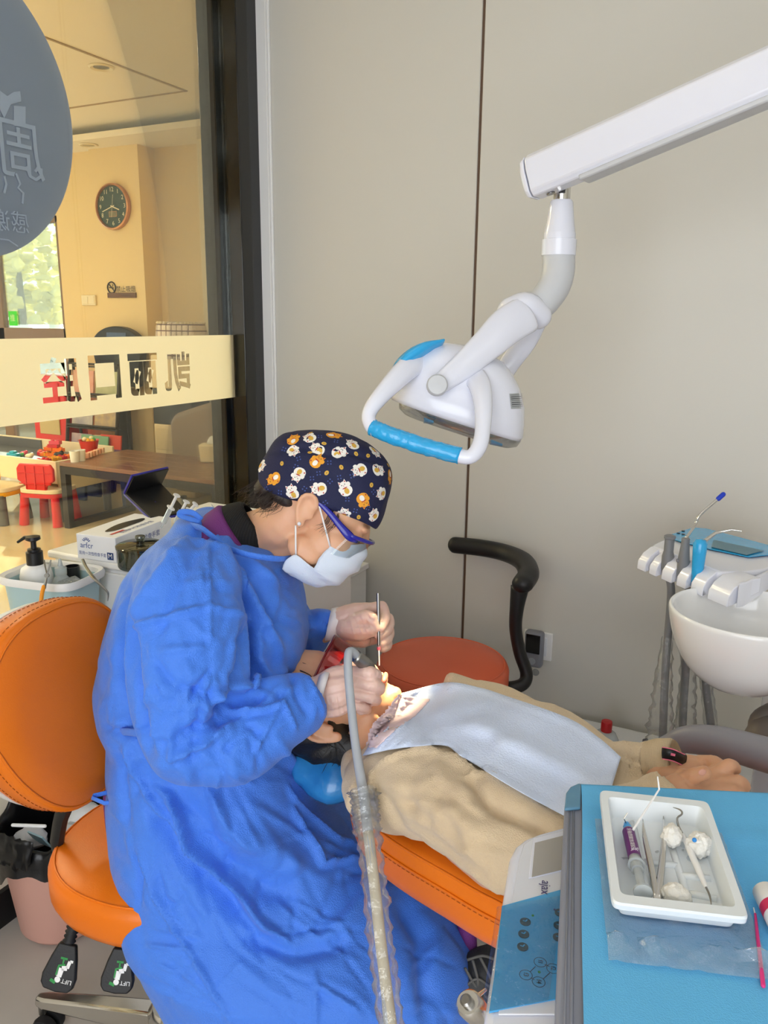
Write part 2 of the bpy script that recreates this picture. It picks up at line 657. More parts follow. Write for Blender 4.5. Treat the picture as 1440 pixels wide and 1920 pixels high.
MB().lo((XG - 0.06, -1.7, 2.66), (XG + 0.01, YW, 2.75)).build('head_rail', m_blackgloss, win, bevel=0.003)
MB().lo((XG - 0.06, -1.7, 0.62), (XG + 0.01, -1.62, 2.75)).build('frame_post', m_blackgloss, win, bevel=0.003)
MB().lo((XG - 0.024, -1.62, 0.66), (XG - 0.016, yg, 2.67)).build('pane', m_glass, win)
# frosted band with the clinic name cut out of it (it is read from the lobby, so it is mirrored in here)
XF = XG - 0.0145
za, zb = P(430, 746, X=XF)[2], P(430, 628, X=XF)[2]


def cut_film():
    c = bpy.data.curves.new('film', 'CURVE')
    c.dimensions = '2D'
    c.fill_mode = 'BOTH'

    def poly(pts):
        sp = c.splines.new('POLY')
        sp.points.add(len(pts) - 1)
        for p, q in zip(sp.points, pts):
            p.co = (q[0], q[1], 0, 1)
        sp.use_cyclic_u = True
    poly([(-1.62, za), (yg, za), (yg, zb), (-1.62, zb)])
    zc = (za + zb) / 2
    spots = [(78, 150, '腔'), (168, 226, '口'), (242, 296, '丽'), (309, 357, '凯')]
    for xa, xb, ch in spots:
        a, b = P(xa, 720, X=XF)[1], P(xb, 705, X=XF)[1]
        fc = bpy.data.curves.new('t', 'FONT')
        fc.body = ch
        fc.size = 0.1
        fc.resolution_u = 2
        fc.resolution_u = 2
        fo = bpy.data.objects.new('t', fc)
        COL.objects.link(fo)
        dg = bpy.context.evaluated_depsgraph_get()
        cc = fo.evaluated_get(dg).to_curve(dg)
        loops = []
        for sp in cc.splines:
            if sp.type == 'BEZIER':
                pts = []
                bp = list(sp.bezier_points)
                for p, q in zip(bp, bp[1:] + bp[:1]):
                    for t in (0, 0.34, 0.67):
                        s = 1 - t
                        pts.append(p.co * s ** 3 + p.handle_right * 3 * s * s * t + q.handle_left * 3 * s * t * t + q.co * t ** 3)
            else:
                pts = [p.co.to_3d() for p in sp.points]
            loops.append(pts)
        big = max(loops, key=lambda l: max(p.x for p in l) - min(p.x for p in l) + max(p.y for p in l) - min(p.y for p in l)) if loops else []
        sg = 1 if sum(p.x * q.y - q.x * p.y for p, q in zip(big, big[1:] + big[:1])) > 0 else -1
        th = 0.0042 if ch in '口丽' else 0.0026
        fat = []
        for l in loops:                      # bolder strokes: every outline pushed away from the ink
            m_ = len(l)
            o_ = []
            for i in range(m_):
                e1, e2 = l[i] - l[i - 1], l[(i + 1) % m_] - l[i]
                n1, n2 = V((e1.y, -e1.x, 0)).normalized(), V((e2.y, -e2.x, 0)).normalized()
                nn_ = n1 + n2
                k = nn_.length_squared
                o_.append(l[i] + (nn_ * (2 / max(k, 0.8)) if k > 1e-6 else n1) * th * sg)
            fat.append(o_)
        loops = fat
        al = [p for l in loops for p in l]
        if not al:
            bpy.data.objects.remove(fo)
            continue
        x0, x1 = min(p.x for p in al), max(p.x for p in al)
        z0, z1 = min(p.y for p in al), max(p.y for p in al)
        h = (zb - za) * 0.58
        for l in loops:
            poly([(b - (p.x - x0) / (x1 - x0) * (b - a), zc - h / 2 - 0.004 + (p.y - z0) / (z1 - z0) * h) for p in l])
        bpy.data.objects.remove(fo)
    co = bpy.data.objects.new('film', c)
    COL.objects.link(co)
    dg = bpy.context.evaluated_depsgraph_get()
    me = bpy.data.meshes.new_from_object(co.evaluated_get(dg))
    bpy.data.objects.remove(co)
    a = co_of(me)
    put_co(me, np.stack([np.full(len(a), XF), a[:, 0], a[:, 1]], 1))
    me.materials.clear()
    me.materials.append(m_frost)
    o = link('frosted_film', me, win)
    o['label'] = 'pale frosted band with clear mirrored characters'


cut_film()
# round poster stuck on the lobby side of the pane
sc = V((XG - 0.026, 1.271 * XG / -1.7 * 1.0 + 0.0, 1.5 + (1.96 - 1.5) * XG / -1.7))
k_ = (XG - 0.026) / -1.7
sc = V((XG - 0.026, 1.271 * k_, 1.5 + 0.46 * k_))
R_ = 0.332 * k_
st = thing('round_poster', 'large round slate blue poster seen from behind, stuck on the glass', 'poster', sc)
mb = MB()
mb.lathe([(R_, -0.001), (R_, 0.001)], sc, (1, 0, 0), n=96)
mb.build('sheet', m_sticker, st)


def SP(px, py):
    return P(px, py, X=XG - 0.0225)


lettering('感谢有', 0.052, SP(2, 416), (0, -1, 0), (0, 0, 1), m_stick_ink, st, mirror=False, lift=-0.0004)
lettering('周', 0.14, SP(38, 288), (0, -1, 0), (0, 0, 1), m_stick_ink, st, lift=-0.0004)
for pts_, wd_ in ((((50, 312), (56, 330), (68, 337), (78, 330), (78, 318), (70, 316), (66, 322)), 0.008), (((8, 330), (12, 345), (8, 362)), 0.006), (((30, 325), (38, 345), (34, 352), (44, 362), (42, 382)), 0.006), (((0, 448), (16, 450), (34, 462)), 0.003)):
    mb = MB()
    strip(mb, [SP(*p) for p in pts_], wd_, (1, 0, 0))
    mb.build('printed_ribbon', m_stick_ink, st, fix=False)
MB().add([SP(0, 170), SP(14, 180), SP(26, 172), SP(38, 171), SP(40, 190), SP(20, 196), SP(8, 222), SP(0, 205)], [tuple(range(8))]).build('printed_ribbon', m_stick_ink, st, fix=False)
MB().add([SP(26, 198), SP(48, 200), SP(48, 238), SP(26, 236)], [(0, 1, 2, 3)]).build('printed_ribbon', m_stick_ink, st, fix=False)

# ------------------------------------------------------------------ lobby shell
YB = 5.6
pl, pr = P(181, 500, Y=YB)[0], P(270, 500, Y=YB)[0]
zs, zc_ = 2.935, 3.05
struct(MB().lo((-9.5, -1.7, zc_), (XG - 0.1, 6.2, zc_ + 0.1)).build('ceiling', m_ceil))
struct(MB().lo((-9.5, 5.3, zs), (XG - 0.1, 6.0, zs + 0.05)).build('trim_2', m_ceil, bevel=0.004))
gc, gn, gl = P(352, 170, Z=zc_), P(85, 65, Z=zc_), P(130, 190, Z=zc_)
struct(MB().lo((gc[0] - 0.018, 1.0, zc_ - 0.006), (gc[0], gc[1], zc_ + 0.01)).lo((-8.0, gc[1] - 0.018, zc_ - 0.006), (gc[0], gc[1], zc_ + 0.01)).build('trim_3', M('ceiling groove', (170, 148, 118), 0.7, var=0.03)))
struct(MB().lo((pl, YB, 0), (pr, YB + 0.25, zs)).build('wall_lobby_pier', m_lobby))
struct(MB().lo((pr, YB + 0.2, 0), (XG - 0.1, YB + 0.3, zs)).build('wall_lobby_right', m_lobby))
xw = P(118, 560, Y=YB + 0.05)[0]
struct(MB().lo((xw, YB + 0.05, 0), (pl + 0.01, YB + 0.2, zs)).build('wall_lobby_left', m_lobby))
struct(MB().lo((-9.5, YB + 0.05, 2.42), (xw, YB + 0.2, zs)).build('wall_lobby_top', m_lobby))
struct(MB().lo((-9.6, -1.7, 0), (-9.5, 6.2, 0.4)).lo((-9.6, -1.7, 2.75), (-9.5, 6.2, 3.1)).build('wall_lobby_side', m_lobby))
sf = thing('added_window', 'unseen glazed front in a taupe frame, added to let daylight into the lobby', 'window', (-9.5, 2.2, 0.4))
sf['kind'] = 'structure'  # unseen opening, added so that sky light brightens the lobby
for y in (-1.66, 0.3, 2.2, 4.1, 6.0):
    MB().lo((-9.58, y - 0.04, 0.4), (-9.5, y + 0.04, 2.75)).build('mullion', m_frame, sf)
MB().lo((-9.545, -1.66, 0.4), (-9.54, 6.1, 2.75)).build('pane', m_glass, sf)
struct(MB().lo((-9.5, -1.8, 0), (XG - 0.08, -1.7, 3.1)).build('wall_lobby_front', m_lobby))
struct(MB().lo((XG - 0.10, YW + 0.12, 0), (XG - 0.0, YB + 0.3, 3.1)).build('wall_lobby_partition', m_lobby))
xs = P(389, 450, Y=YB + 0.1)[0]
struct(MB().lo((xs - 0.04, YB + 0.06, 0), (xs + 0.3, YB + 0.2, zs)).build('sunlit_edge_strip', M('painted sunlit edge', (250, 236, 200), 0.5, var=0.01)))  # sunlight on a wall edge, put into the strip's bright colour
# street door: upper and lower pane in a taupe frame
dr = thing('door_1', 'glazed street door in a taupe frame at the end of the lobby', 'door', (xw - 0.5, YB + 0.1, 0))
dr['kind'] = 'structure'
xl = P(11, 600, Y=YB + 0.1)[0]
YD = YB + 0.07
zr1 = P(60, 615, Y=YD)[2]
for a, b in ((xw - 0.05, xw + 0.0), (xl - 0.13, xl), (xl - 1.2, xl - 1.13)):
    MB().lo((a, YD, 0), (b, YD + 0.06, 2.42)).build('stile', m_frame, dr, bevel=0.004)
MB().lo((xl - 1.2, YD, zr1 - 0.16), (xw, YD + 0.06, zr1)).build('rail', m_frame, dr, bevel=0.004)
MB().lo((xl - 1.2, YD, 2.36), (xw, YD + 0.06, 2.42)).build('rail', m_frame, dr, bevel=0.004)
MB().lo((xl - 1.2, YD, 0), (xw, YD + 0.06, 0.1)).build('rail', m_frame, dr, bevel=0.004)
for a, b in ((xl, xw - 0.05), (xl - 1.13, xl - 0.13)):
    for za_, zb_ in ((0.1, zr1 - 0.16), (zr1, 2.36)):
        MB().lo((a, YD + 0.03, za_), (b, YD + 0.036, zb_)).build('pane', m_glass, dr)
q0 = P(20, 597, Y=YD - 0.004)
m_lgreen = M('green sticker', (60, 220, 40), 0.5, var=0.05)
MB().lo((q0[0] - 0.055, YD + 0.02, q0[2] - 0.07), (q0[0] + 0.055, YD + 0.028, q0[2] + 0.07)).build('door_sticker', m_lgreen, dr)
lettering('推', 0.075, (q0[0], YD + 0.019, q0[2]), (1, 0, 0), (0, 0, 1), M('pale green print', (214, 250, 190), 0.5, var=0.02), dr)
# outdoors: pavement, trees, a parked car
struct(MB().lo((-30, 6.2, -0.12), (10, 40, -0.06)).build('ground', M('pale pavement', (200, 196, 186), 0.8, var=0.05)))
m_leaf = add_translucent(M('glare-painted leaves', (226, 222, 150), 0.7, col2=(246, 238, 196), vscale=3), 0.5, (250, 242, 170))  # leaf colour lightened to imitate blown-out daylight
m_bark = M('bark', (110, 90, 70), 0.9, var=0.2)
for i, (x, y, h, r) in enumerate(((-12.9, 10.6, 2.3, 1.5), (-17.4, 13.6, 2.8, 2.0), (-6.4, 11.6, 2.2, 1.1))):
    t = thing('tree', ('tree with daylight glare in its leaf colour, behind the middle of the door pane', 'tall broad tree outside, seen beside the door stile', 'small tree outside with daylight glare in its leaf colour, nearest the door jamb')[i], 'tree', (x, y, 0), 'trees outside the street door')
    MB().tube([(x, y, -0.06), (x + 0.05, y, h * 0.5), (x, y + 0.05, h)], [0.12, 0.09, 0.05], 8).build('trunk', m_bark, t)
    mb = MB()
    for _ in range(420):
        a, b = random.uniform(0, 2 * PI), random.uniform(-0.8, 1)
        rr = r * random.uniform(0.3, 1.0)
        c = V((x + rr * math.cos(a), y + rr * math.sin(a), h + b * r))
        mb.ball(c, (random.uniform(0.06, 0.17), random.uniform(0.06, 0.17), random.uniform(0.04, 0.12)), n=6, m=4)
    o = mb.build('crown', m_leaf, t, sharp=0)
    a = co_of(o.data)
    put_co(o.data, a + rng.normal(0, 0.025, a.shape))
cx, cy = -9.9, 8.4
t = thing('parked_car', 'white parked car outside the street door', 'car', (cx, cy, 0))
m_car = M('white car paint', (240, 242, 244), 0.2, coat=0.6, var=0.01)
prof = [(-2.1, 0.3), (-2.1, 0.75), (-1.5, 0.85), (-0.9, 1.38), (0.7, 1.4), (1.4, 0.95), (2.1, 0.85), (2.15, 0.3)]
MB().prism([(cx + a, cy - 0.8, b) for a, b in prof], (0, 1.6, 0)).build('body', m_car, t, bevel=0.08, seg=3)
MB().prism([(cx + a, cy - 0.815, b) for a, b in ((-1.3, 0.9), (-0.85, 1.3), (0.6, 1.32), (1.2, 0.93))], (0, 1.63, 0)).build('window_glass', M('car glass', (60, 70, 80), 0.1), t)
for a in (-1.35, 1.35):
    for s in (-0.8, 0.62):
        MB().lathe([(0.1, 0), (0.31, 0), (0.31, 0.18), (0.1, 0.18)], (cx + a, cy + s, 0.25), (0, 1, 0), 20).build('wheel', m_rubber, t)

# ------------------------------------------------------------------ padded seats
def pad(outline, X, Y, N, c, t, rnd, name, mat, parent, puff=0.006, flip=False):
    """upholstered pad: 2-D outline in the X/Y frame at c, thickness t along N, rounded edges"""
    X, Y, N, c = [np.asarray(q, float) for q in (X, Y, N, c)]
    o = np.asarray(outline, float)
    ce = o.mean(0)
    R = np.abs(o - ce).max()
    mb = MB()
    rings = []
    lay = [(rnd * 3, -puff * 0.3), (rnd, 0), (rnd * 0.3, rnd * 0.3), (0, rnd), (0, t - rnd), (rnd * 0.3, t - rnd * 0.3), (rnd, t), (rnd * 2.2, t + puff * 0.5), (rnd * 4, t + puff)]
    for ins, h in lay:
        s = max(0.05, 1 - ins / R)
        rings.append([c + X * p[0] + Y * p[1] + N * h for p in (o - ce) * s + ce])
    mb.rings(rings)
    ob = mb.build(name, mat, parent, sharp=0)
    s = 1 - rnd * 0.6 / R
    seam = [c + X * p[0] + Y * p[1] + N * (t - rnd * 0.15) for p in (o - ce) * s + ce]
    mb = MB()
    mb.tube(seam + [seam[0]], 0.0022, 6, caps=False)
    mb.build('piping', mat, parent, sharp=0)
    return ob


def stitches(path, name, mat, parent, ln=0.006, gap=0.004, r=0.0006):
    """a row of short thread stitches along a path, one part"""
    path = [np.asarray(p, float) for p in path]
    mb = MB()
    seg = np.array([np.linalg.norm(b - a) for a, b in zip(path, path[1:])])
    cum = np.concatenate([[0], np.cumsum(seg)])

    def at(s):
        i = min(np.searchsorted(cum, s, 'right') - 1, len(seg) - 1)
        return path[i] + (path[i + 1] - path[i]) * (s - cum[i]) / (seg[i] + 1e-9)
    s = 0
    while s + ln < cum[-1]:
        mb.tube([at(s), at(s + ln)], r, 4)
        s += ln + gap
    o = mb.build(name, mat, parent)
    o['kind'] = 'stuff'
    return o


def superell(a, b, e, n=48, tilt=0.0):
    out = []
    for i in range(n):
        t = 2 * PI * i / n
        c, s = math.cos(t), math.sin(t)
        out.append((a * math.copysign(abs(c) ** (2 / e), c), b * math.copysign(abs(s) ** (2 / e), s)))
    return out


# ------------------------------------------------------------------ the dentist's stool
SEAT = P(305, 1572, Z=0.53)
n_ = _r0 * 0.93 - _fh * 0.36
w_ = _r0 * 0.36 + _fh * 0.93
st = thing('dentist_stool', 'orange leather wheeled stool with backrest that the dentist sits on', 'stool', (SEAT[0], SEAT[1], 0))
pad(superell(0.205, 0.195, 2.2), n_, w_, (0, 0, 1), SEAT - np.array([0, 0, 0.085]), 0.085, 0.022, 'seat', m_orange, st, puff=0.012)
stitches([SEAT + (n_ * a + w_ * b) * 0.992 + np.array([0, 0, -0.026]) for a, b in superell(0.205, 0.195, 2.2) + [(0.205, 0)]], 'seat_stitching', m_stitch, st)
MB().lathe([(0.12, 0), (0.15, 0.025)], SEAT - np.array([0, 0, 0.115]), n=24).build('seat_pan', m_black, st)
MB().lathe([(0.026, 0), (0.026, 0.2), (0.036, 0.2), (0.036, 0.36)], (SEAT[0], SEAT[1], 0.08)).build('gas_column', m_black, st)
# backrest
BC = P(142, 1322, D=1.415)
h_ = np.array([0, 0, 1.0]) * 0.985 - n_ * 0.17
h_ /= np.linalg.norm(h_)
bn_ = np.cross(w_, h_)
if bn_ @ n_ < 0:
    bn_ = -bn_
ol = []
for a, b in superell(0.178, 0.185, 2.5, 56):
    ol.append((a * (1.0 if b > 0 else 1.0 + 0.62 * b / 0.185 * 0.55), b))
pad(ol, w_, h_, bn_, BC - bn_ * 0.075, 0.075, 0.014, 'backrest', m_orange, st, puff=0.012)
for k, off in ((0.985, -0.02), (0.985, -0.052)):
    stitches([BC + w_ * a * 1.004 + h_ * b * 1.004 + bn_ * off for a, b in ol + ol[:1]], 'backrest_stitching', m_stitch, st)
MB().rings([[BC + w_ * a * s + h_ * b * s + bn_ * d for a, b in ol] for s, d in ((0.9, -0.11), (0.97, -0.098), (0.985, -0.074))]).build('back_shell', m_white2, st)
bb = BC - h_ * 0.17 - bn_ * 0.06
MB().tube([bb + h_ * 0.08, bb, P(112, 1545, D=1.50), P(124, 1610, D=1.56), SEAT + np.array([-0.06, 0.02, -0.11])], [(0.016, 0.010)] * 5, 8, spline=4).build('back_bracket', m_black, st)


def paddle(top, neck, tip, wd):
    """bellows and flat paddle of a height lever"""
    top, neck, tip = np.asarray(top), np.asarray(neck), np.asarray(tip)
    d = (neck - top) / 16
    mb = MB()
    mb.tube([top + d * i for i in range(17)], [0.012 if i % 2 else 0.0085 for i in range(17)], 12)
    mb.build('lever_bellows', m_rubber, st, sharp=0)
    y = tip - neck
    L = np.linalg.norm(y)
    y = y / L
    x = CR - y * (CR @ y)
    x /= np.linalg.norm(x)
    n = np.cross(x, y)
    if n @ CF > 0:
        n = -n
    pr = [(-0.25, 0), (0.25, 0), (0.38, 0.3), (0.5, 0.68), (0.48, 0.86), (0.36, 0.97), (0, 1.0), (-0.36, 0.97), (-0.48, 0.86), (-0.5, 0.68), (-0.38, 0.3)]
    MB().prism([neck + x * a * wd + y * b * L - n * 0.006 for a, b in pr], n * 0.012).build('lever_paddle', m_black, st, bevel=0.003, seg=2)
    f_ = neck + y * L * 0.55 + n * 0.0065
    # seated figure, chair and arrow printed upside down, with the word LIFT
    mb = MB()
    u, v = x * wd * 0.5, y * L * 0.5
    disc(mb, f_ + u * -0.02 + v * 0.36, wd * 0.085, x, -y if np.cross(x, -y) @ n > 0 else y, 14)
    for pts, ww in ((((0.0, 0.24), (0.05, -0.12)), 0.16), (((0.05, -0.12), (0.36, -0.16)), 0.13), (((0.36, -0.16), (0.42, -0.46)), 0.10), (((0.42, -0.46), (0.6, -0.46)), 0.07)):
        strip(mb, [f_ + u * a + v * b for a, b in pts], wd * ww, n)
    mb.build('printed_sitter', m_inkwhite, st, fix=False)
    mb = MB()
    for pts, ww in ((((-0.16, 0.2), (-0.14, -0.2), (0.2, -0.28)), 0.06), (((0.05, -0.3), (0.05, -0.52)), 0.05), (((-0.15, -0.52), (0.25, -0.52)), 0.06), (((-0.42, 0.42), (-0.1, 0.5)), 0.09)):
        strip(mb, [f_ + u * a + v * b for a, b in pts], wd * ww, n)
    mb.build('printed_chair', m_inkgreen, st, fix=False)
    lettering('LIFT', wd * 0.17, f_ + u * 0.52 + v * 0.36, -x, y if np.cross(-x, y) @ n > 0 else -y, m_inkwhite, st, lift=0.0002)


paddle(P(147, 1700, D=1.45), P(129, 1768, D=1.44), P(104, 1858, D=1.43), 0.062)
paddle(P(241, 1742, D=1.42), P(230, 1776, D=1.41), P(217, 1862, D=1.40), 0.058)
tip = P(70, 1872, Z=0.085)
a0 = math.atan2(tip[1] - SEAT[1], tip[0] - SEAT[0])
Ln = math.hypot(tip[0] - SEAT[0], tip[1] - SEAT[1])
MB().lathe([(0.045, 0), (0.05, 0.02), (0.05, 0.06), (0.04, 0.075)], (SEAT[0], SEAT[1], 0.075)).build('hub', m_chrome, st)
for k in range(5):
    a = a0 + k * 2 * PI / 5
    d = np.array([math.cos(a), math.sin(a), 0])
    s = np.array([-math.sin(a), math.cos(a), 0])
    b0 = np.array([SEAT[0], SEAT[1], 0.0])
    mb = MB()
    rings = []
    for t, ww, z0, z1 in ((0.04, 0.028, 0.085, 0.135), (0.5, 0.024, 0.082, 0.118), (0.93, 0.018, 0.075, 0.098), (1.0, 0.012, 0.076, 0.094)):
        c = b0 + d * Ln * t
        rings.append([c + s * ww + np.array([0, 0, z0]), c + s * ww * 0.7 + np.array([0, 0, z1]), c - s * ww * 0.7 + np.array([0, 0, z1]), c - s * ww + np.array([0, 0, z0])])
    mb.rings(rings)
    lg = mb.build('leg', m_chrome, st, bevel=0.005, seg=2)
    MB().lathe([(0.008, 0), (0.008, 0.03)], b0 + d * Ln * 0.97 + np.array([0, 0, 0.05])).build('caster_stem', m_steel, lg)
    for sg in (-1, 1):
        MB().lathe([(0.006, -0.009), (0.025, -0.009), (0.027, 0), (0.025, 0.009), (0.006, 0.009)], b0 + d * (Ln * 0.97 - 0.012) + s * 0.014 * sg + np.array([0, 0, 0.027]), s, 20).build('caster_wheel', m_rubber, lg)

# ------------------------------------------------------------------ pink bin with black bag
bc = P(118, 1765, Z=0) + np.array([-0.055, 0.055, 0])
t = thing('waste_bin', 'pink plastic waste bin lined with a black bag, beside the stool', 'bin', bc)
MB().lathe([(0.07, 0.0), (0.093, 0.006), (0.104, 0.02), (0.131, 0.262), (0.136, 0.268), (0.136, 0.276), (0.128, 0.276), (0.10, 0.03), (0.0, 0.03)], bc, n=40).build('bucket', m_pink, t, sharp=50)
mb = MB()
rings = []
for r, z, nz in ((0.10, 0.12, 0.004), (0.118, 0.24, 0.008), (0.122, 0.285, 0.012), (0.134, 0.30, 0.014), (0.146, 0.285, 0.014), (0.147, 0.255, 0.012), (0.15, 0.235, 0.018)):
    rings.append([bc + np.array([(r + nz * noise.noise(V((j * 0.6, z * 9, 2)))) * math.cos(2 * PI * j / 48), (r + nz * noise.noise(V((j * 0.6, z * 9, 5)))) * math.sin(2 * PI * j / 48),
                  z + nz * 1.6 * noise.noise(V((j * 0.45, r * 20, 9))) - (0.05 if z < 0.24 and r > 0.14 and 22 < j < 36 else 0) + (0.03 if 0.27 < z and 8 < j < 26 else 0)]) for j in range(48)])
mb.rings(rings, caps=False)
mb.build('bin_liner', m_bag, t, sharp=0, sub=1)
mb = MB()
fl = [P(-6, 1560, D=1.86), P(30, 1572, D=1.83), P(62, 1580, D=1.82)]
rows = []
for i in range(7):
    k = i / 6
    rows.append([q + np.array([0, 0, -0.075 * k - 0.02 * k * noise.noise(V((j * 1.3, k * 3, 1)))]) + (CR * 0.02 * (-k)) + CF * 0.012 * noise.noise(V((j * 0.9, k * 2.5, 4))) for j, q in enumerate(catmull(fl, 6))])
mb.grid(rows)
mb.build('liner_flap', m_bag, t, sharp=0, solid=0.002)


def crumple(name, label, cat, c, s, mat, group=None, seed=0, R=None):
    mb = MB().ball(c, s, R, 14, 9)
    o = mb.build(name, mat, None, sharp=25)
    a = co_of(o.data)
    c = np.asarray(c)
    for i, p in enumerate(a):
        d = p - c
        a[i] = c + d * (1 + 0.35 * noise.noise(V(d / max(s) * 1.8) + V((seed, 0, 0))) + 0.15 * noise.noise(V(d / max(s) * 5) + V((seed, 3, 0))))
    put_co(o.data, a)
    return tag(o, label, cat, group)


m_film = clear_mat('crumpled clear plastic', (244, 247, 248), 0.16, 0.15, milk=0.18, crinkle=0.6, cscale=70)
crumple('paper_waste', 'crumpled white paper towel on top of the waste bin', 'paper', bc + np.array([0.04, 0.05, 0.27]), (0.06, 0.05, 0.035), m_paper, seed=1)
crumple('paper_waste', 'grey white wrapper in the waste bin behind the stool bracket', 'wrapper', bc + np.array([0.055, -0.01, 0.255]), (0.04, 0.04, 0.035), M('grey wrapper', (196, 200, 202), 0.5, var=0.05), seed=4)
crumple('plastic_waste', 'scrap of clear plastic wrapping in the waste bin', 'wrapper', bc + np.array([-0.03, -0.05, 0.262]), (0.045, 0.035, 0.02), M('milky plastic', (206, 210, 220), 0.3, var=0.03), seed=6)
o = MB().box(bc + np.array([0.02, -0.065, 0.282]), (0.05, 0.004, 0.045), Matrix.Rotation(0.5, 3, 'X')).build('waste_card', M('pale blue card', (170, 206, 220), 0.5, var=0.03))
tag(o, 'pale blue card sticking up out of the waste bin', 'card')
o = MB().tube([P(24, 1547, D=1.86), P(84, 1549, D=1.84)], 0.004, 8, round_ends=True).build('waste_stick', m_paper)
tag(o, 'short white plastic stick lying across the waste bin', 'stick')

# ------------------------------------------------------------------ white trolley beside the partition, and what stands on it
CY = 1.365
ZT = 0.93
t = thing('supply_trolley', 'white supply trolley by the glass partition, behind the dentist', 'trolley', (-1.38, 1.65, 0))
MB().lo((-1.62, CY, 0.08), (-1.10, 1.98, ZT - 0.02)).build('body', m_white2, t, bevel=0.008)
MB().lo((-1.63, CY - 0.012, ZT - 0.02), (-1.09, 1.99, ZT)).build('top', m_white2, t, bevel=0.006)
for i, (a, b) in enumerate(((0.1, 0.36), (0.37, 0.62), (0.63, 0.9))):
    dw = MB().lo((-1.60, CY - 0.006, a), (-1.12, CY + 0.01, b)).build('drawer', m_white2, t, bevel=0.004)
for x in (-1.58, -1.14):
    for y in (CY + 0.04, 1.94):
        MB().lathe([(0.006, -0.012), (0.035, -0.012), (0.04, 0), (0.035, 0.012), (0.006, 0.012)], (x, y, 0.04), (1, 0, 0), 18).build('caster', m_rubber, t)

# basket hung on the trolley
kc = P(98, 1078, Z=0.905)
kc = np.array([-1.505, CY - 0.105, 0.915])
t = thing('hanging_basket', 'pale blue plastic basket with white rim hung on the trolley front', 'basket', kc - np.array([0, 0, 0.2]))
m_bask = M('pale blue plastic', (176, 206, 212), 0.35, var=0.02)
q = [(a * 0.985 - b * 0.17, a * 0.17 + b * 0.985) for a, b in superell(0.098, 0.075, 4.5, 48)]


def kring(s, z, dx=0):
    return [kc + np.array([a * s, b * s, z]) for a, b in q]


MB().rings([kring(0.78, -0.2), kring(0.81, -0.195), kring(0.98, -0.012), kring(0.95, -0.012), kring(0.77, -0.185)]).build('tub', m_bask, t, sharp=50)
MB().rings([kring(0.95, -0.016), kring(1.08, -0.014), kring(1.1, -0.004), kring(1.06, 0.004), kring(0.96, 0.0)], caps=False, closed=True).build('rim', m_white2, t, sharp=60)
# soap pump
pb = np.array(P(62, 1085, D=1.80))
pb[2] = 0.0
base = np.array([kc[0] - 0.045, kc[1] - 0.008, 0.805])
t = thing('pump_bottle', 'white pump bottle with black pump standing in the blue basket', 'bottle', base)
MB().lathe([(0.0, 0), (0.034, 0.0), (0.037, 0.006), (0.037, 0.10), (0.033, 0.118), (0.016, 0.13)], base, n=28).build('bottle', m_white2, t, sharp=50)
MB().lathe([(0.019, 0.126), (0.019, 0.158), (0.015, 0.16), (0.015, 0.165), (0.0065, 0.166), (0.0065, 0.184)], base, n=28).build('collar', m_black, t)
hd = base + np.array([0, 0, 0.184])
MB().lathe([(0.0, 0.014), (0.016, 0.011), (0.017, 0.004), (0.010, 0)], hd, n=24).tube([hd + np.array([0, 0, 0.007]), hd + np.array([-0.018, -0.008, 0.008]), hd + np.array([-0.034, -0.016, -0.004])], [(0.006, 0.006), (0.0045, 0.0045), (0.003, 0.003)], 8).build('pump_head', m_black, t)
# small clear bottle and sachets
b2 = np.array([kc[0] + 0.015, kc[1] + 0.012, 0.845])
t = thing('dropper_bottle', 'small translucent squeeze bottle standing in the blue basket', 'bottle', b2)
m_milky = M('translucent plastic', (222, 228, 230), 0.25, trans=0.55, ior=1.2)
MB().lathe([(0.0, 0), (0.021, 0), (0.022, 0.004), (0.022, 0.05), (0.013, 0.062), (0.012, 0.068)], b2, n=20).build('bottle', m_milky, t)
MB().lathe([(0.0135, 0.066), (0.0135, 0.082), (0.006, 0.086), (0.003, 0.104)], b2, n=16).build('cap', m_milky, t)
o = MB().box((kc[0] + 0.055, kc[1] + 0.012, 0.893), (0.05, 0.05, 0.004), Matrix.Rotation(0.35, 3, 'Y')).build('sachet', m_film)
tag(o, 'flat clear sachet lying in the blue basket beside the small bottle', 'sachet')
o = MB().lathe([(0.017, 0), (0.017, 0.05), (0.015, 0.05), (0.015, 0.002)], (kc[0] + 0.01, kc[1] + 0.05, 0.87), n=20).build('plastic_cup', m_black)
tag(o, 'small black cup at the back of the blue basket', 'cup')
# tweezers hooked over the rim, rubber-dam clamp with an orange handle
o = MB().tube([P(155, 1050, D=1.78), P(162, 1066, D=1.76), P(178, 1086, D=1.73), P(199, 1107, D=1.73), P(203, 1114, D=1.73), P(202, 1127, D=1.73)], [0.004, 0.0045, 0.0034, 0.0024, 0.0018, 0.0008], 8, spline=3).build('dental_explorer', m_steel)
tag(o, 'bent steel explorer hanging out over the basket rim', 'dental instrument')
t = thing('clamp_forceps', 'small steel clamp with an orange handle hanging on the basket rim', 'clamp', P(88, 1078, D=1.755))
for a in (-3, 4):
    MB().tube([P(88 + a * 1.8, 1050, D=1.765), P(88 + a, 1064, D=1.76), P(88, 1080, D=1.755), P(83 - a * 0.5, 1104, D=1.755)], 0.0018, 6, spline=3).build('jaw', m_steel, t)
MB().tube([P(82, 1100, D=1.755), P(78, 1118, D=1.75), P(76, 1150, D=1.745)], 0.0045, 10, spline=3, round_ends=True).build('handle', M('orange plastic', (240, 150, 20), 0.35, var=0.02), t)
MB().lathe([(0.005, -0.003), (0.005, 0.003)], P(88, 1079, D=1.755), CF, 12).build('pivot', m_steel, t)

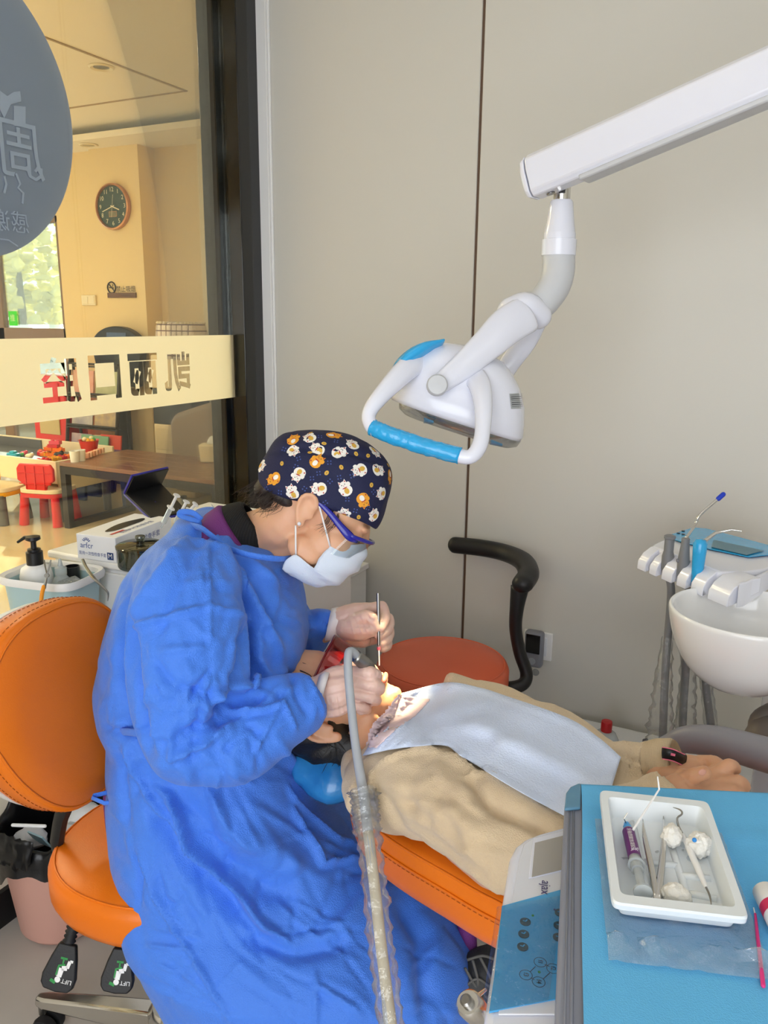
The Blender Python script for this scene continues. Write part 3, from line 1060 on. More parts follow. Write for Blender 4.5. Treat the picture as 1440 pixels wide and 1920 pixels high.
# glove box
ca, cb = P(219, 1056, Z=ZT), P(145, 1046, Z=ZT)
ex = (cb - ca) / np.linalg.norm(cb - ca)
ey = np.array([-ex[1], ex[0], 0]) * -1
if ey[1] < 0:
    ey = -ey
gw, gl, gh = 0.115, 0.225, 0.062
t = thing('glove_box', 'white cardboard box of medium gloves with blue print, on the trolley', 'box', ca + ex * gw / 2 + ey * gl / 2)
m_card = M('white card', (232, 234, 240), 0.5, var=0.01)


def GB(a, b, c):
    return ca + ex * a + ey * b + np.array([0, 0, c])


mb = MB()
mb.add([GB(a, b, c) for a in (0, gw) for b in (0, gl) for c in (0, gh)], [(0, 1, 3, 2), (4, 6, 7, 5), (0, 4, 5, 1), (2, 3, 7, 6), (0, 2, 6, 4), (1, 5, 7, 3)])
mb.build('carton', m_card, t, bevel=0.0015)
mb = MB()
disc(mb, GB(gw * 0.55, gl * 0.52, gh + 0.0008), 1, V(ex) * 1, V(ey), 20)
mb = MB().add([GB(gw * 0.5 + 0.018 * math.cos(a) * (1 + 0.15 * math.cos(3 * a)), gl * 0.5 + 0.075 * math.sin(a), gh + 0.0008) for a in np.linspace(0, 2 * PI, 28, False)], [tuple(range(28))])
mb.build('opening', m_black, t, fix=False)
mb = MB()
disc(mb, (0, 0, 0), 1, (1, 0, 0), (0, 1, 0), 3)
nl = -ey
lettering('arfcr', 0.020, GB(gw * 0.74, 0, gh * 0.56), -ex, (0, 0, 1), m_inkblue, t)
lettering('医用口罩', 0.006, GB(gw * 0.74, 0, gh * 0.40), -ex, (0, 0, 1), m_inkblue, t) if False else None
lettering('医用一次性检查手套', 0.0100, GB(gw * 0.60, 0, gh * 0.24), -ex, (0, 0, 1), m_inkblue, t, sx=0.9)
for a in (-60, -35, -12, 12, 35, 60):
    c = GB(gw * 0.74, 0, gh * 0.68)
    d = -ex * math.sin(math.radians(a)) + np.array([0, 0, math.cos(math.radians(a))])
    mb = MB()
    strip(mb, [c + d * 0.006 - ey * 0.0006, c + d * 0.013 - ey * 0.0006], 0.0022, -ey)
    mb.build('logo_ray', m_inkblue, t, fix=False)
mb = MB().add([GB(a, -0.0006, c) for a, c in ((0.008, 0.006), (0.026, 0.006), (0.026, 0.024), (0.008, 0.024))], [(0, 1, 2, 3)])
mb.build('size_patch', M('navy patch', (34, 62, 118), 0.5, var=0.02), t, fix=False)
lettering('M', 0.017, GB(0.017, 0, 0.0148), -ex, (0, 0, 1), m_inkwhite, t, lift=0.0012)
lettering('医用PVC检查手套', 0.0165, GB(gw * 0.16, gl * 0.48, gh), ey, -(-ex) , m_inkblue, t, lift=0.0008)
mb = MB()
strip(mb, [GB(gw * 0.25, 0.02, gh + 0.0008), GB(gw * 0.25, 0.07, gh + 0.0008)], 0.008, (0, 0, 1))
mb.build('red_patch', M('red print', (190, 60, 60), 0.5, var=0.03), t, fix=False)
lettering('PVC检查手套', 0.017, GB(0, gl * 0.55, gh * 0.55), ey, (0, 0, 1), m_inkblue, t)

# round glass jar
jc = P(264, 1060, D=1.80)
jc = np.array([-1.33, CY + 0.045, ZT]) * 0 + P(266, 1062, Z=ZT)
t = thing('glass_jar', 'round clear glass jar with lid on the trolley before the gloves', 'jar', jc)
m_jar = clear_mat('smoky glass', (176, 180, 168), 0.10, 0.03)
MB().lathe([(0.0, 0.002), (0.052, 0.002), (0.054, 0.006), (0.054, 0.05), (0.051, 0.05), (0.051, 0.008), (0.0, 0.006)], jc, n=40).build('jar', m_jar, t)
MB().lathe([(0.0, 0.058), (0.05, 0.056), (0.057, 0.053), (0.057, 0.048), (0.0, 0.049)], jc, n=40).build('lid', m_jar, t)
MB().lathe([(0.0, 0.076), (0.011, 0.075), (0.012, 0.071), (0.009, 0.067), (0.009, 0.057)], jc, n=20).build('knob', m_jar, t)
MB().lathe([(0.0, 0.008), (0.046, 0.008), (0.044, 0.03), (0.0, 0.032)], jc, n=30).build('cotton', M('white cotton', (226, 226, 222), 0.9, bump=('n', 200, 0.5)), t)

# open black presentation case, and syringes standing beside it
t = thing('open_case', 'open black presentation case with blue edges at the back of the trolley', 'case', P(290, 975, D=2.12))
m_case = M('black case lining', (24, 24, 27), 0.5, var=0.05)
m_cblue = M('blue case edge', (44, 40, 150), 0.4, var=0.05)


def panel(pts, name, mat, th=0.006):
    n = np.cross(pts[1] - pts[0], pts[3] - pts[0])
    n /= np.linalg.norm(n)
    if n @ CF > 0:
        n = -n
    MB().prism(pts, n * 0.004).build(name, mat, t)
    c = sum(pts) / 4
    MB().prism([c + (p - c) * 1.035 for p in pts], -n * th).build(name + '_cover', m_cblue, t, bevel=0.001)


A1, A2, A3, A4 = P(234, 926, D=2.24), P(301, 908, D=2.36), P(352, 962, D=2.20), P(282, 972, D=2.10)
panel([A1, A2, A3, A4], 'case_base', m_case)
panel([P(249, 893, D=2.20), P(315, 878, D=2.32), A2, A1], 'case_lid', m_case)
nx, ny = A3 - A4, A1 - A4
lettering('凯丽·口腔', 0.011, A4 + nx * 0.38 + ny * 0.42, nx, ny, m_inkwhite, t, lift=0.002)
for k in range(9):
    a = 2 * PI * k / 9
    c = A4 + nx * 0.40 + ny * 0.66
    exx, eyy = nx / np.linalg.norm(nx), ny / np.linalg.norm(ny)
    mb = MB()
    disc(mb, c + exx * 0.014 * math.cos(a) + eyy * 0.014 * math.sin(a), 0.0028, exx, eyy, 8, lift=0.002)
    mb.build('emblem_dot', m_inkwhite, t, fix=False)


def syringe(a, b, label, ring=m_white2, r=0.0065):
    """a: nozzle end, b: thumb end"""
    a, b = np.asarray(a), np.asarray(b)
    d = (b - a) / np.linalg.norm(b - a)
    L = np.linalg.norm(b - a)
    t = thing('syringe', label, 'syringe', a, 'syringes beside the open case')
    MB().lathe([(r * 0.3, 0), (r * 0.35, L * 0.12), (r, L * 0.16), (r, L * 0.62), (r * 1.05, L * 0.62)], a, d, 14).build('barrel', m_milky, t)
    MB().lathe([(r * 1.9, L * 0.6), (r * 2.0, L * 0.615), (r * 1.9, L * 0.63)], a, d, 14, sx=1.0, sy=0.6).build('flange', ring, t)
    MB().lathe([(r * 0.6, L * 0.55), (r * 0.6, L * 0.97), (r * 1.4, L * 0.972), (r * 1.5, L * 0.985), (r * 1.3, L)], a, d, 14).build('plunger', m_white2, t)


syringe(P(302, 990, D=2.06), P(332, 928, D=2.03), 'white dental syringe standing tallest, beside the open black case')
syringe(P(326, 985, D=2.04), P(350, 940, D=2.02), 'white dental syringe with a black collar, second from the open case', m_black)
syringe(P(336, 978, D=2.02), P(367, 945, D=2.0), 'white dental syringe lying low, third from the open case')
syringe(P(364, 976, D=1.98), P(400, 950, D=1.98), 'white dental syringe behind the purple collar, farthest from the open case')

# ------------------------------------------------------------------ assistant's stool by the wall
AC = P(830, 1237, Z=0.575)
t = thing('assistant_stool', 'red orange round stool with black curved armrest, against the panelled wall', 'stool', (AC[0], AC[1], 0))
pad(superell(0.186, 0.186, 2.0, 56), (1, 0, 0), (0, 1, 0), (0, 0, 1), AC - np.array([0, 0, 0.075]), 0.075, 0.02, 'seat', m_redorange, t, puff=0.014)
MB().lathe([(0.14, 0), (0.165, 0.02)], AC - np.array([0, 0, 0.098]), n=30).build('seat_pan', m_black, t)
MB().lathe([(0.026, 0.05), (0.026, 0.3), (0.034, 0.3), (0.034, AC[2] - 0.09)], (AC[0], AC[1], 0)).build('gas_column', m_steel, t)
for k in range(5):
    a = 0.4 + k * 2 * PI / 5
    d = np.array([math.cos(a), math.sin(a), 0])
    MB().tube([np.array([AC[0], AC[1], 0.09]), np.array([AC[0], AC[1], 0.075]) + d * 0.17], [(0.022, 0.022), (0.014, 0.014)], 8).build('leg', m_black, t)
    MB().lathe([(0.006, -0.014), (0.022, -0.014), (0.025, 0), (0.022, 0.014), (0.006, 0.014)], np.array([AC[0], AC[1], 0.025]) + d * 0.17, (-d[1], d[0], 0), 16).build('caster', m_rubber, t)
DA = 2.34
arm = [P(853, 1022, D=2.5), P(900, 1027, D=2.46), P(945, 1036, D=2.41), P(980, 1052, D=2.33), P(991, 1075, D=2.25), P(980, 1095, D=2.19)]
MB().tube(arm, [(0.026, 0.022), (0.026, 0.024), (0.026, 0.026), (0.027, 0.03), (0.027, 0.03), (0.025, 0.03)], 18, spline=6, round_ends=True, up=(0, 0, 1)).build('armrest', m_black, t, sharp=0)
MB().tube([P(975, 1100, D=2.24), P(969, 1140, D=2.25), P(967, 1180, D=2.27), P(975, 1225, D=2.28), P(987, 1262, D=2.28), P(980, 1283, D=2.27), P(950, 1290, D=2.27), P(915, 1285, D=2.28)],
          [(0.022, 0.026), (0.02, 0.02), (0.02, 0.018), (0.02, 0.018), (0.02, 0.018), (0.02, 0.018), (0.02, 0.018), (0.018, 0.016)], 14, spline=6, up=tuple(CF)).build('arm_post', m_black, t, sharp=0)

# ------------------------------------------------------------------ wall socket with a small gadget, white cabinet, red-capped bottle
sp = P(1009, 1209, Y=YW - 0.004)
t = thing('wall_socket', 'white square socket plate on the panelled wall behind the stool', 'socket', sp)
MB().lo((sp[0] - 0.045, YW - 0.01, sp[2] - 0.045), (sp[0] + 0.045, YW, sp[2] + 0.045)).build('plate', m_white2, t, bevel=0.003)
MB().lo((sp[0] - 0.03, YW - 0.012, sp[2] - 0.03), (sp[0] + 0.03, YW - 0.009, sp[2] + 0.03)).build('insert', m_white, t, bevel=0.001)
g = P(1001, 1216, Y=YW - 0.03)
t = thing('plug_device', 'small grey plug-in gadget with black window on the wall socket', 'device', g)
MB().lo((g[0] - 0.029, YW - 0.045, g[2] - 0.058), (g[0] + 0.029, YW - 0.012, g[2] + 0.058)).build('housing', m_grey, t, bevel=0.01, seg=3)
MB().lo((g[0] - 0.022, YW - 0.047, g[2] - 0.01), (g[0] + 0.022, YW - 0.043, g[2] + 0.05)).build('window', M('black gloss', (14, 14, 16), 0.1), t, bevel=0.001)
MB().lathe([(0.011, 0), (0.011, 0.003), (0.0, 0.004)], (g[0], YW - 0.044, g[2] - 0.036), (0, -1, 0), 18).build('button', M('pale grey button', (150, 158, 170), 0.4), t)
hk = P(1004, 1261, Y=YW - 0.003)
o = MB().lathe([(0.011, 0), (0.011, 0.004), (0.006, 0.006), (0.0, 0.006)], (hk[0], YW, hk[2]), (0, -1, 0), 16).build('wall_hook', m_milky)
tag(o, 'tiny clear adhesive hook on the wall below the socket', 'hook')
ca2, cb2 = P(560, 1085, Y=2.06), P(625, 1088, Y=2.06)
t = thing('low_cabinet', 'low white cabinet against the wall, behind the dentist', 'cabinet', (ca2[0], 2.1, 0))
MB().lo((XG + 0.09, 2.06, 0.0), (cb2[0], YW - 0.02, cb2[2] - 0.02)).build('body', m_white2, t, bevel=0.004)
MB().lo((XG + 0.085, 2.04, cb2[2] - 0.02), (cb2[0] + 0.01, YW - 0.02, cb2[2])).build('top', m_white2, t, bevel=0.003)
MB().lo((XG + 0.10, 2.045, 0.08), (cb2[0] - 0.012, 2.061, cb2[2] - 0.03)).build('door', m_white2, t, bevel=0.003)
m_unit = M('unit grey white', (214, 216, 220), 0.35, var=0.02)

# ------------------------------------------------------------------ dental lamp
m_blufilm = M('blue protective film', (40, 165, 225), 0.22, bump=('n', 70, 0.9), var=0.06, vscale=40, coat=0.4)
m_lampw = M('lamp white plastic', (226, 228, 240), 0.2, coat=0.3, var=0.01)
m_lampg = M('lamp pale grey joint', (198, 200, 204), 0.35, var=0.01)
LC = P(858, 788, D=1.52)
t = thing('dental_lamp', 'white dental operating lamp with forked arm and blue film on its handle', 'lamp', LC)
AX = CR * 0.95 - CU * 0.31
AX /= np.linalg.norm(AX)
AD = CF * 0.96 + CU * 0.16 + CR * 0.1
AD = AD - AX * (AD @ AX)
AD /= np.linalg.norm(AD)
AN = np.cross(AX, AD)
if AN @ CU < 0:
    AN = -AN
mb = MB()
rings = []
for h, a, b, sx_ in ((0.0, 0.128, 0.098, -0.004), (0.008, 0.132, 0.104, -0.006), (0.03, 0.129, 0.102, -0.008), (0.06, 0.122, 0.094, -0.011), (0.09, 0.108, 0.080, -0.016), (0.112, 0.088, 0.062, -0.018), (0.128, 0.060, 0.040, -0.014), (0.136, 0.022, 0.014, -0.012)):
    rings.append([LC + AX * (sx_ + p) + AD * q_ + AN * h for p, q_ in superell(a, b, 2.4, 48)])
mb.rings(rings)
mb.build('shell', m_lampw, t, sharp=0)
mb = MB()
mb.rings([[LC + AX * (0.004 + p) + AD * q_ + AN * h for p, q_ in superell(a, b, 2.4, 40)] for h, a, b in ((0.0, 0.121, 0.095), (-0.012, 0.117, 0.09), (-0.019, 0.104, 0.078), (-0.02, 0.02, 0.02))])
mb.build('light_cover', clear_mat('lamp glass', (246, 248, 248), 0.12, 0.05, milk=0.12), t, sharp=50)
mb = MB()
mb.rings([[LC + AX * (0.004 + p) + AD * q_ + AN * h for p, q_ in superell(a, b, 2.4, 40)] for h, a, b in ((-0.004, 0.09, 0.07), (-0.016, 0.06, 0.045), (-0.017, 0.01, 0.01))])
mb.build('reflector', m_chrome, t, sharp=50)
# handle frame towards the dentist, lower bar wrapped in film
hp = [P(806, 664, D=1.475), P(762, 693, D=1.425), P(712, 745, D=1.385), P(692, 776, D=1.38), P(697, 800, D=1.375), P(716, 812, D=1.372)]
MB().tube(hp, [(0.008, 0.022), (0.011, 0.021), (0.012, 0.015), (0.0125, 0.0125), (0.0125, 0.0125), (0.0125, 0.0125)], 14, spline=5, up=tuple(CF)).build('handle', m_lampw, t, sharp=0)
hq = [P(850, 852, D=1.345), P(880, 857, D=1.34), P(898, 838, D=1.345), P(905, 805, D=1.36), P(906, 760, D=1.38), P(899, 722, D=1.41), P(885, 700, D=1.44)]
MB().tube(hq, [(0.0125, 0.0125), (0.0125, 0.0125), (0.0125, 0.0135), (0.0125, 0.0135), (0.011, 0.016), (0.009, 0.02), (0.005, 0.022)], 14, spline=5, up=tuple(CF)).build('handle', m_lampw, t, sharp=0)
bar = catmull([P(697, 801, D=1.376), P(735, 817, D=1.365), P(790, 835, D=1.355), P(862, 855, D=1.343)], 14)
mb = MB()
mb.tube(bar, [0.0145 + 0.0012 * noise.noise(V((i * 0.7, 0, 0))) for i in range(len(bar))], 16, round_ends=False)
o = mb.build('handle_film', m_blufilm, t, sharp=0)
o['label'] = 'blue plastic film wrapped round the lower bar of the handle'
a = co_of(o.data)
put_co(o.data, a + np.array([[noise.noise(V(p) * 90 + V((k, 0, 0))) * 0.0016 for k in (0, 7, 13)] for p in a]))
MB().tube([P(737, 699, D=1.44), P(757, 680, D=1.45), P(786, 661, D=1.46), P(822, 649, D=1.475)], [(0.006, 0.02), (0.013, 0.03), (0.013, 0.034), (0.005, 0.03)], 14, spline=5, up=tuple(CU * 0.8 - CR * 0.6), round_ends=True).build('back_film', m_blufilm, t, sharp=0)
# film corner peeping out under the rim
for (xa, ya), (xb, yb) in (((795, 785), (813, 791)), ((921, 826), (942, 834))):
    MB().prism([P(xa, ya - 2, D=1.47), P(xb, yb - 2, D=1.47), P(xb, yb + 2, D=1.47), P(xa, ya + 6, D=1.47)], CF * 0.02).build('film_corner', m_blufilm, t)
# fork
front = [P(985, 590, D=1.50), P(950, 612, D=1.475), P(915, 645, D=1.45), P(870, 685, D=1.425), P(822, 722, D=1.405)]
MB().tube(front, [(0.014, 0.036), (0.013, 0.035), (0.012, 0.030), (0.011, 0.024), (0.010, 0.0175)], 18, spline=5, up=tuple(CF), round_ends=True).build('fork_arm', m_lampw, t, sharp=0)
rear = [P(1004, 598, D=1.54), P(985, 640, D=1.585), P(950, 690, D=1.61), P(935, 730, D=1.60)]
MB().tube(rear, [(0.012, 0.024), (0.012, 0.022), (0.011, 0.02), (0.010, 0.018)], 16, spline=5, up=tuple(CF)).build('fork_arm', m_lampw, t, sharp=0)
MB().tube([P(958, 583, D=1.52), P(985, 578, D=1.53), P(1008, 592, D=1.54)], [(0.032, 0.026), (0.036, 0.03), (0.03, 0.026)], 18, spline=4, round_ends=True, up=tuple(CF)).build('fork_yoke', m_lampw, t, sharp=0)
MB().lathe([(0.0175, 0), (0.0185, 0.003), (0.0185, 0.014), (0.016, 0.017), (0.0, 0.018)], P(819, 724, D=1.40) , -CF, 28).build('pivot_cap', m_lampg, t)
# elbow, collar, cone, pin
el = [P(1047, 470, D=1.56), P(1047, 505, D=1.56), P(1040, 535, D=1.555), P(1022, 562, D=1.55), P(1000, 583, D=1.545)]
MB().tube(el, [0.0315, 0.0315, 0.031, 0.030, 0.029], 24, spline=6).build('elbow', m_lampg, t, sharp=60)
cz = P(1047, 480, D=1.56)
up_ = np.array([0, 0, 1.0])
MB().lathe([(0.030, 0), (0.033, 0.001), (0.0335, 0.03), (0.0305, 0.031), (0.0305, 0.042), (0.0295, 0.044), (0.026, 0.065), (0.022, 0.098), (0.0195, 0.102), (0.0, 0.102)], cz, up_, 36).build('collar', m_lampw, t, sharp=40)
MB().lathe([(0.016, 0.1), (0.016, 0.165)], cz, up_, 24).build('pin', m_chrome, t)
MB().box(cz + np.array([0, 0, 0.125]) - CF * 0.015 - CR * 0.003, (0.011, 0.006, 0.032)).build('pin_slot', m_black, t)
lp = P(968, 755, D=1.44)
lx = CR * 0.99 + CU * 0.02 + CF * 0.3
ly = CU * 1.0 - CR * 0.12
lx, ly = lx / np.linalg.norm(lx), ly / np.linalg.norm(ly)
ray_ = P(968, 755, D=1.0) - EYE
# rating plate on the shell, set against its surface
bvh = BVHTree.FromPolygons([tuple(p) for p in co_of(bpy.data.objects['shell'].data)], [tuple(p.vertices) for p in bpy.data.objects['shell'].data.polygons])


def on_shell(px, py):
    d = V(P(px, py, D=1.0) - EYE).normalized()
    h = bvh.ray_cast(V(EYE), d)
    return np.array(h[0] - d * 0.0012) if h[0] is not None else P(px, py, D=1.5)


mb = MB()
mb.grid([[on_shell(955 + 24 * i / 4 + (j * 0.8), 738 + 29 * j / 4 - i * 0.3) for i in range(5)] for j in range(5)])
mb.build('rating_plate', M('silver label', (170, 174, 176), 0.4, var=0.02), t, sharp=0)
mb = MB()
for r_ in range(7):
    row = [on_shell(957 + 20 * i / 5 + r_ * 0.5, 741 + r_ * 3.6 - i * 0.25) - CF * 0.0006 for i in range(6)]
    strip(mb, row, 0.0018 if r_ % 3 else 0.0008, -CF)
o = mb.build('plate_print', m_ink, t, fix=False, sharp=0)
o['kind'] = 'stuff'
# main arm
a0_, a1_ = P(988, 337, D=1.53), P(1480, 122, D=1.26)
ad = (a1_ - a0_) / np.linalg.norm(a1_ - a0_)
au = np.array([0, 0, 1.0]) - ad * ad[2]
au /= np.linalg.norm(au)
as_ = np.cross(ad, au)
prof = [(-0.020, -0.040), (0.020, -0.040), (0.028, -0.030), (0.0285, -0.012), (0.030, 0.010), (0.024, 0.030), (0.010, 0.039), (-0.010, 0.039), (-0.024, 0.030), (-0.030, 0.010), (-0.0285, -0.012), (-0.028, -0.030)]
L_ = 0.95
o = MB().rings([[a0_ + ad * s + as_ * p * k + au * q_ * k for p, q_ in prof] for s, k in ((0, 0.86), (0.004, 0.96), (0.01, 1), (L_, 1))]).build('support_arm', m_lampw, None, sharp=30, bevel=0.003)
sa = thing('lamp_support_arm', 'long white sprung arm that carries the dental lamp from above', 'lamp arm', a0_ + ad * L_)
bpy.data.objects.remove(o)
MB().rings([[a0_ + ad * s + as_ * p * k + au * q_ * k for p, q_ in prof] for s, k in ((0.012, 1), (L_, 1))]).build('arm_cover', m_lampw, sa, sharp=30, bevel=0.003)
MB().rings([[a0_ + ad * s + as_ * p * k + au * q_ * k for p, q_ in prof] for s, k in ((-0.002, 0.8), (0.003, 0.95), (0.0095, 0.99))]).build('end_cap', m_lampw, sa, sharp=30, bevel=0.002)
MB().rings([[a0_ + ad * s + as_ * p + au * q_ for p, q_ in ((-0.024, -0.046), (0.024, -0.046), (0.026, -0.036), (-0.026, -0.036))] for s in (0.105, L_)]).build('lower_channel', m_lampg, sa, bevel=0.003)
MB().tube([a0_ + ad * 0.012 + as_ * -0.0287 + au * -0.018, a0_ + ad * L_ + as_ * -0.0287 + au * -0.018], 0.0006, 4).build('cover_joint', m_grey, sa)
MB().lathe([(0.008, 0), (0.008, 0.002)], a0_ + ad * 0.04 - au * 0.041 - as_ * 0.0, -au, 14).build('screw', m_steel, sa)
ce = a0_ + ad * L_
MB().tube([ce - ad * 0.06, ce, np.array([ce[0] + 0.1, ce[1], 2.75])], [0.035, 0.035, 0.035], 16).build('ceiling_post', m_lampw, sa)
# the beam of the lamp on the patient's mouth
light('operating_beam', 'SPOT', LC - AN * 0.035, P(716, 1248, D=1.46), 165.0, (1.0, 0.80, 0.46), spot_size=math.radians(21), spot_blend=0.5, shadow_soft_size=0.03)

# ------------------------------------------------------------------ patient chair
ZC = 0.69
t = thing('patient_chair', 'orange leather reclining dental chair with stitched edge, under the patient', 'dental chair', (0.0, 1.2, 0))
near = [P(*q_, Z=0.655)[:2] for q_ in ((655, 1488), (660, 1520), (680, 1562), (712, 1596), (760, 1630), (830, 1672), (940, 1735))]
cl = 1.27
ol = [np.array(p) for p in near] + [np.array((-0.1, near[-1][1] - 0.02)), np.array((0.35, near[-1][1] - 0.02)), np.array((0.42, 1.0))]
ol = catmull(ol, 4)
top_ = [np.array((p[0], cl + (cl - p[1]) * 0.35)) for p in ol[::-1]]
out_ = [tuple(p) for p in ol + top_]
pad(out_, (1, 0, 0), (0, 1, 0), (0, 0, 1), np.array([0, 0, ZC - 0.085]), 0.085, 0.022, 'backrest', m_orange, t, puff=0.004)
stp = [np.array([p[0], p[1], ZC - 0.030]) for p in ol]
pc = np.array([-0.1, cl, 0])
mb = MB()
mb.tube([p + (p - pc) * np.array([1, 1, 0]) * 0.004 for p in stp], 0.0022, 6)
mb.build('edge_seam', m_orange, t, sharp=0)
stitches([np.array([p[0], p[1], ZC - 0.036]) + (p - pc) * np.array([1, 1, 0]) * 0.002 for p in stp], 'edge_stitching', m_stitch, t)
MB().prism([V((p[0] * 0.97, cl + (p[1] - cl) * 0.9, ZC - 0.105)) for p in out_], (0, 0, 0.025)).build('back_shell', m_unit, t, bevel=0.008)
MB().lo((0.42, 1.03, 0.44), (1.5, 1.5, 0.52)).build('leg_rest', m_orange, t, bevel=0.03, seg=4)
MB().lo((-0.15, 1.12, 0.05), (0.55, 1.42, ZC - 0.1)).build('lift_column', m_unit, t, bevel=0.03, seg=3)
MB().lo((-0.35, 1.02, 0.0), (1.1, 1.52, 0.07)).build('floor_plate', m_unit, t, bevel=0.02, seg=3)
MB().tube([P(1246, 1397, D=1.50), P(1290, 1387, D=1.475), P(1350, 1392, D=1.435), P(1440, 1416, D=1.37), P(1560, 1450, D=1.28)], [(0.016, 0.014), (0.026, 0.02), (0.03, 0.024), (0.032, 0.026), (0.032, 0.026)], 20, spline=6, round_ends=True).build('armrest', M('grey armrest', (132, 132, 142), 0.38, bump=('n', 200, 0.05), var=0.02), t, sharp=0)
m_taupe = M('taupe plastic', (112, 104, 98), 0.45, var=0.03)
MB().tube([P(1415, 1385, D=1.58), P(1425, 1352, D=1.58), P(1450, 1335, D=1.58)], [(0.014, 0.03), (0.02, 0.03), (0.02, 0.03)], 14, spline=4, round_ends=True).build('arm_hinge', m_taupe, t, sharp=0)
MB().tube([P(1412, 1400, D=1.55), P(1432, 1372, D=1.55), P(1470, 1360, D=1.55)], [(0.016, 0.03), (0.024, 0.03), (0.024, 0.03)], 14, spline=4, round_ends=True).build('arm_hinge', m_taupe, t, sharp=0)
# head rest with blue cover
hr = MB().tube([P(585, 1420, D=1.50), P(620, 1432, D=1.50), P(668, 1425, D=1.50)], [(0.045, 0.07), (0.055, 0.10), (0.045, 0.09)], 22, spline=4, round_ends=True)
o = hr.build('headrest_cover', M('blue plastic cover', (14, 88, 160), 0.25, bump=('n', 45, 1.0), col2=(60, 150, 210), vscale=18, coat=0.4), t, sharp=0)
o['label'] = 'headrest in a shiny blue plastic cover'
a = co_of(o.data)
put_co(o.data, a + np.array([[noise.noise(V(p) * 26 + V((k, 0, 0))) * 0.006 for k in (0, 7, 13)] for p in a]))

# ------------------------------------------------------------------ cuspidor and unit
bc_ = P(1402, 1147, D=1.56)
t = thing('spittoon_bowl', 'white ceramic spittoon bowl of the dental unit', 'bowl', bc_ - np.array([0, 0, 0.2]))
m_ceram = M('white ceramic', (240, 240, 240), 0.08, coat=0.5, var=0.005)
pr = [(0.0, -0.165), (0.05, -0.162), (0.10, -0.135), (0.135, -0.095), (0.153, -0.045), (0.160, -0.01), (0.161, 0.0), (0.157, 0.005), (0.150, 0.002), (0.144, -0.025), (0.125, -0.07), (0.09, -0.095), (0.03, -0.105), (0.0, -0.106)]
MB().lathe(pr, bc_, n=64, sx=0.907, sy=0.907).build('bowl', m_ceram, t, sharp=0, sub=1)
MB().lathe([(0.02, -0.104), (0.02, -0.101), (0.012, -0.1), (0.0, -0.102)], bc_, n=20).build('drain', m_chrome, t)
cc = P(1475, 1330, D=1.74)
MB().lathe([(0.055, 0), (0.05, 0.2), (0.05, 0.52)], (cc[0], cc[1], 0.30), n=28).build('column', m_lampw, t)
t = thing('dental_unit_base', 'low grey white floor box of the dental unit behind the patient', 'unit base', (0.0, 2.05, 0))
MB().lo((-0.52, 1.78, 0.0), (0.5, 2.27, 0.335)).build('housing', m_unit, t, bevel=0.02, seg=3)
MB().lo((-0.5, 1.774, 0.03), (0.1, 1.785, 0.3)).build('service_door', m_white2, t, bevel=0.006)
bt = P(1135, 1390, Y=2.12)
t = thing('red_capped_bottle', 'clear plastic bottle with red cap by the wall behind the patient', 'bottle', (bt[0], bt[1], 0.335))
MB().lathe([(0.0, 0), (0.034, 0.0), (0.036, 0.004), (0.036, 0.025), (0.028, 0.042), (0.018, 0.05)], (bt[0], bt[1], 0.335), n=24).build('bottle', m_milky, t)
MB().lathe([(0.0, 0.08), (0.0145, 0.079), (0.0155, 0.075), (0.0155, 0.046), (0.0, 0.046)], (bt[0], bt[1], 0.335), n=24).build('cap', M('red plastic', (176, 22, 30), 0.3, var=0.03), t)
# dark bracket just behind the sleeve
o = MB().tube([P(1202, 1402, D=1.72), P(1210, 1386, D=1.72), P(1206, 1420, D=1.72)], 0.006, 8).build('hose_hook', m_grey)
tag(o, 'small grey hook rising behind the patient\'s sleeve', 'hook')

# assistant's instrument holder
hd_ = P(1330, 1060, D=1.76)
t = thing('instrument_holder', 'white instrument holder with scalloped front and blue film on top, above the bowl', 'holder', hd_)
topo = [P(1219, 1032, D=1.86), P(1226, 1016, D=1.88), P(1246, 1004, D=1.92), P(1300, 991, D=1.99), P(1440, 1022, D=1.86), P(1500, 1040, D=1.78), P(1440, 1047, D=1.68), P(1404, 1049, D=1.66), P(1352, 1058, D=1.66)]
zt = 1.0
topo = [np.array([p[0], p[1], zt]) for p in topo]
MB().prism(topo, (0, 0, -0.028)).build('body', m_lampw, t, bevel=0.008, seg=3)
fd0, fd1 = topo[0], topo[-1]
fdir = (fd1 - fd0) / np.linalg.norm(fd1 - fd0)
fn = np.array([fdir[1], -fdir[0], 0])
if fn @ CF > 0:
    fn = -fn
FL = np.linalg.norm(fd1 - fd0)
gaps = [(0.0, 0.13), (0.19, 0.30), (0.38, 0.53), (0.60, 0.73), (0.80, 0.96), (1.03, 1.28)]
for i, (a, b) in enumerate(gaps):
    ring = []
    w0, w1 = fd0 + fdir * FL * a, fd0 + fdir * FL * b
    mb = MB()
    rings = []
    for y_, z0, z1 in ((-0.05, -0.03, 0.0), (0.0, -0.045, -0.002), (0.02, -0.05, -0.014), (0.032, -0.052, -0.03), (0.034, -0.052, -0.045)):
        rings.append([w0 + fn * y_ + up_ * z0, w1 + fn * y_ + up_ * z0, w1 + fn * y_ + up_ * z1, w0 + fn * y_ + up_ * z1])
    mb.rings(rings)
    mb.build('lobe', m_lampw, t, bevel=0.006, seg=3)
MB().prism([topo[-1] + fdir * 0.07 - up_ * 0.052, topo[-1] + fdir * 0.07, topo[5], topo[5] - up_ * 0.03], fn * 0.02).build('side_cheek', m_lampw, t, bevel=0.002, seg=1)
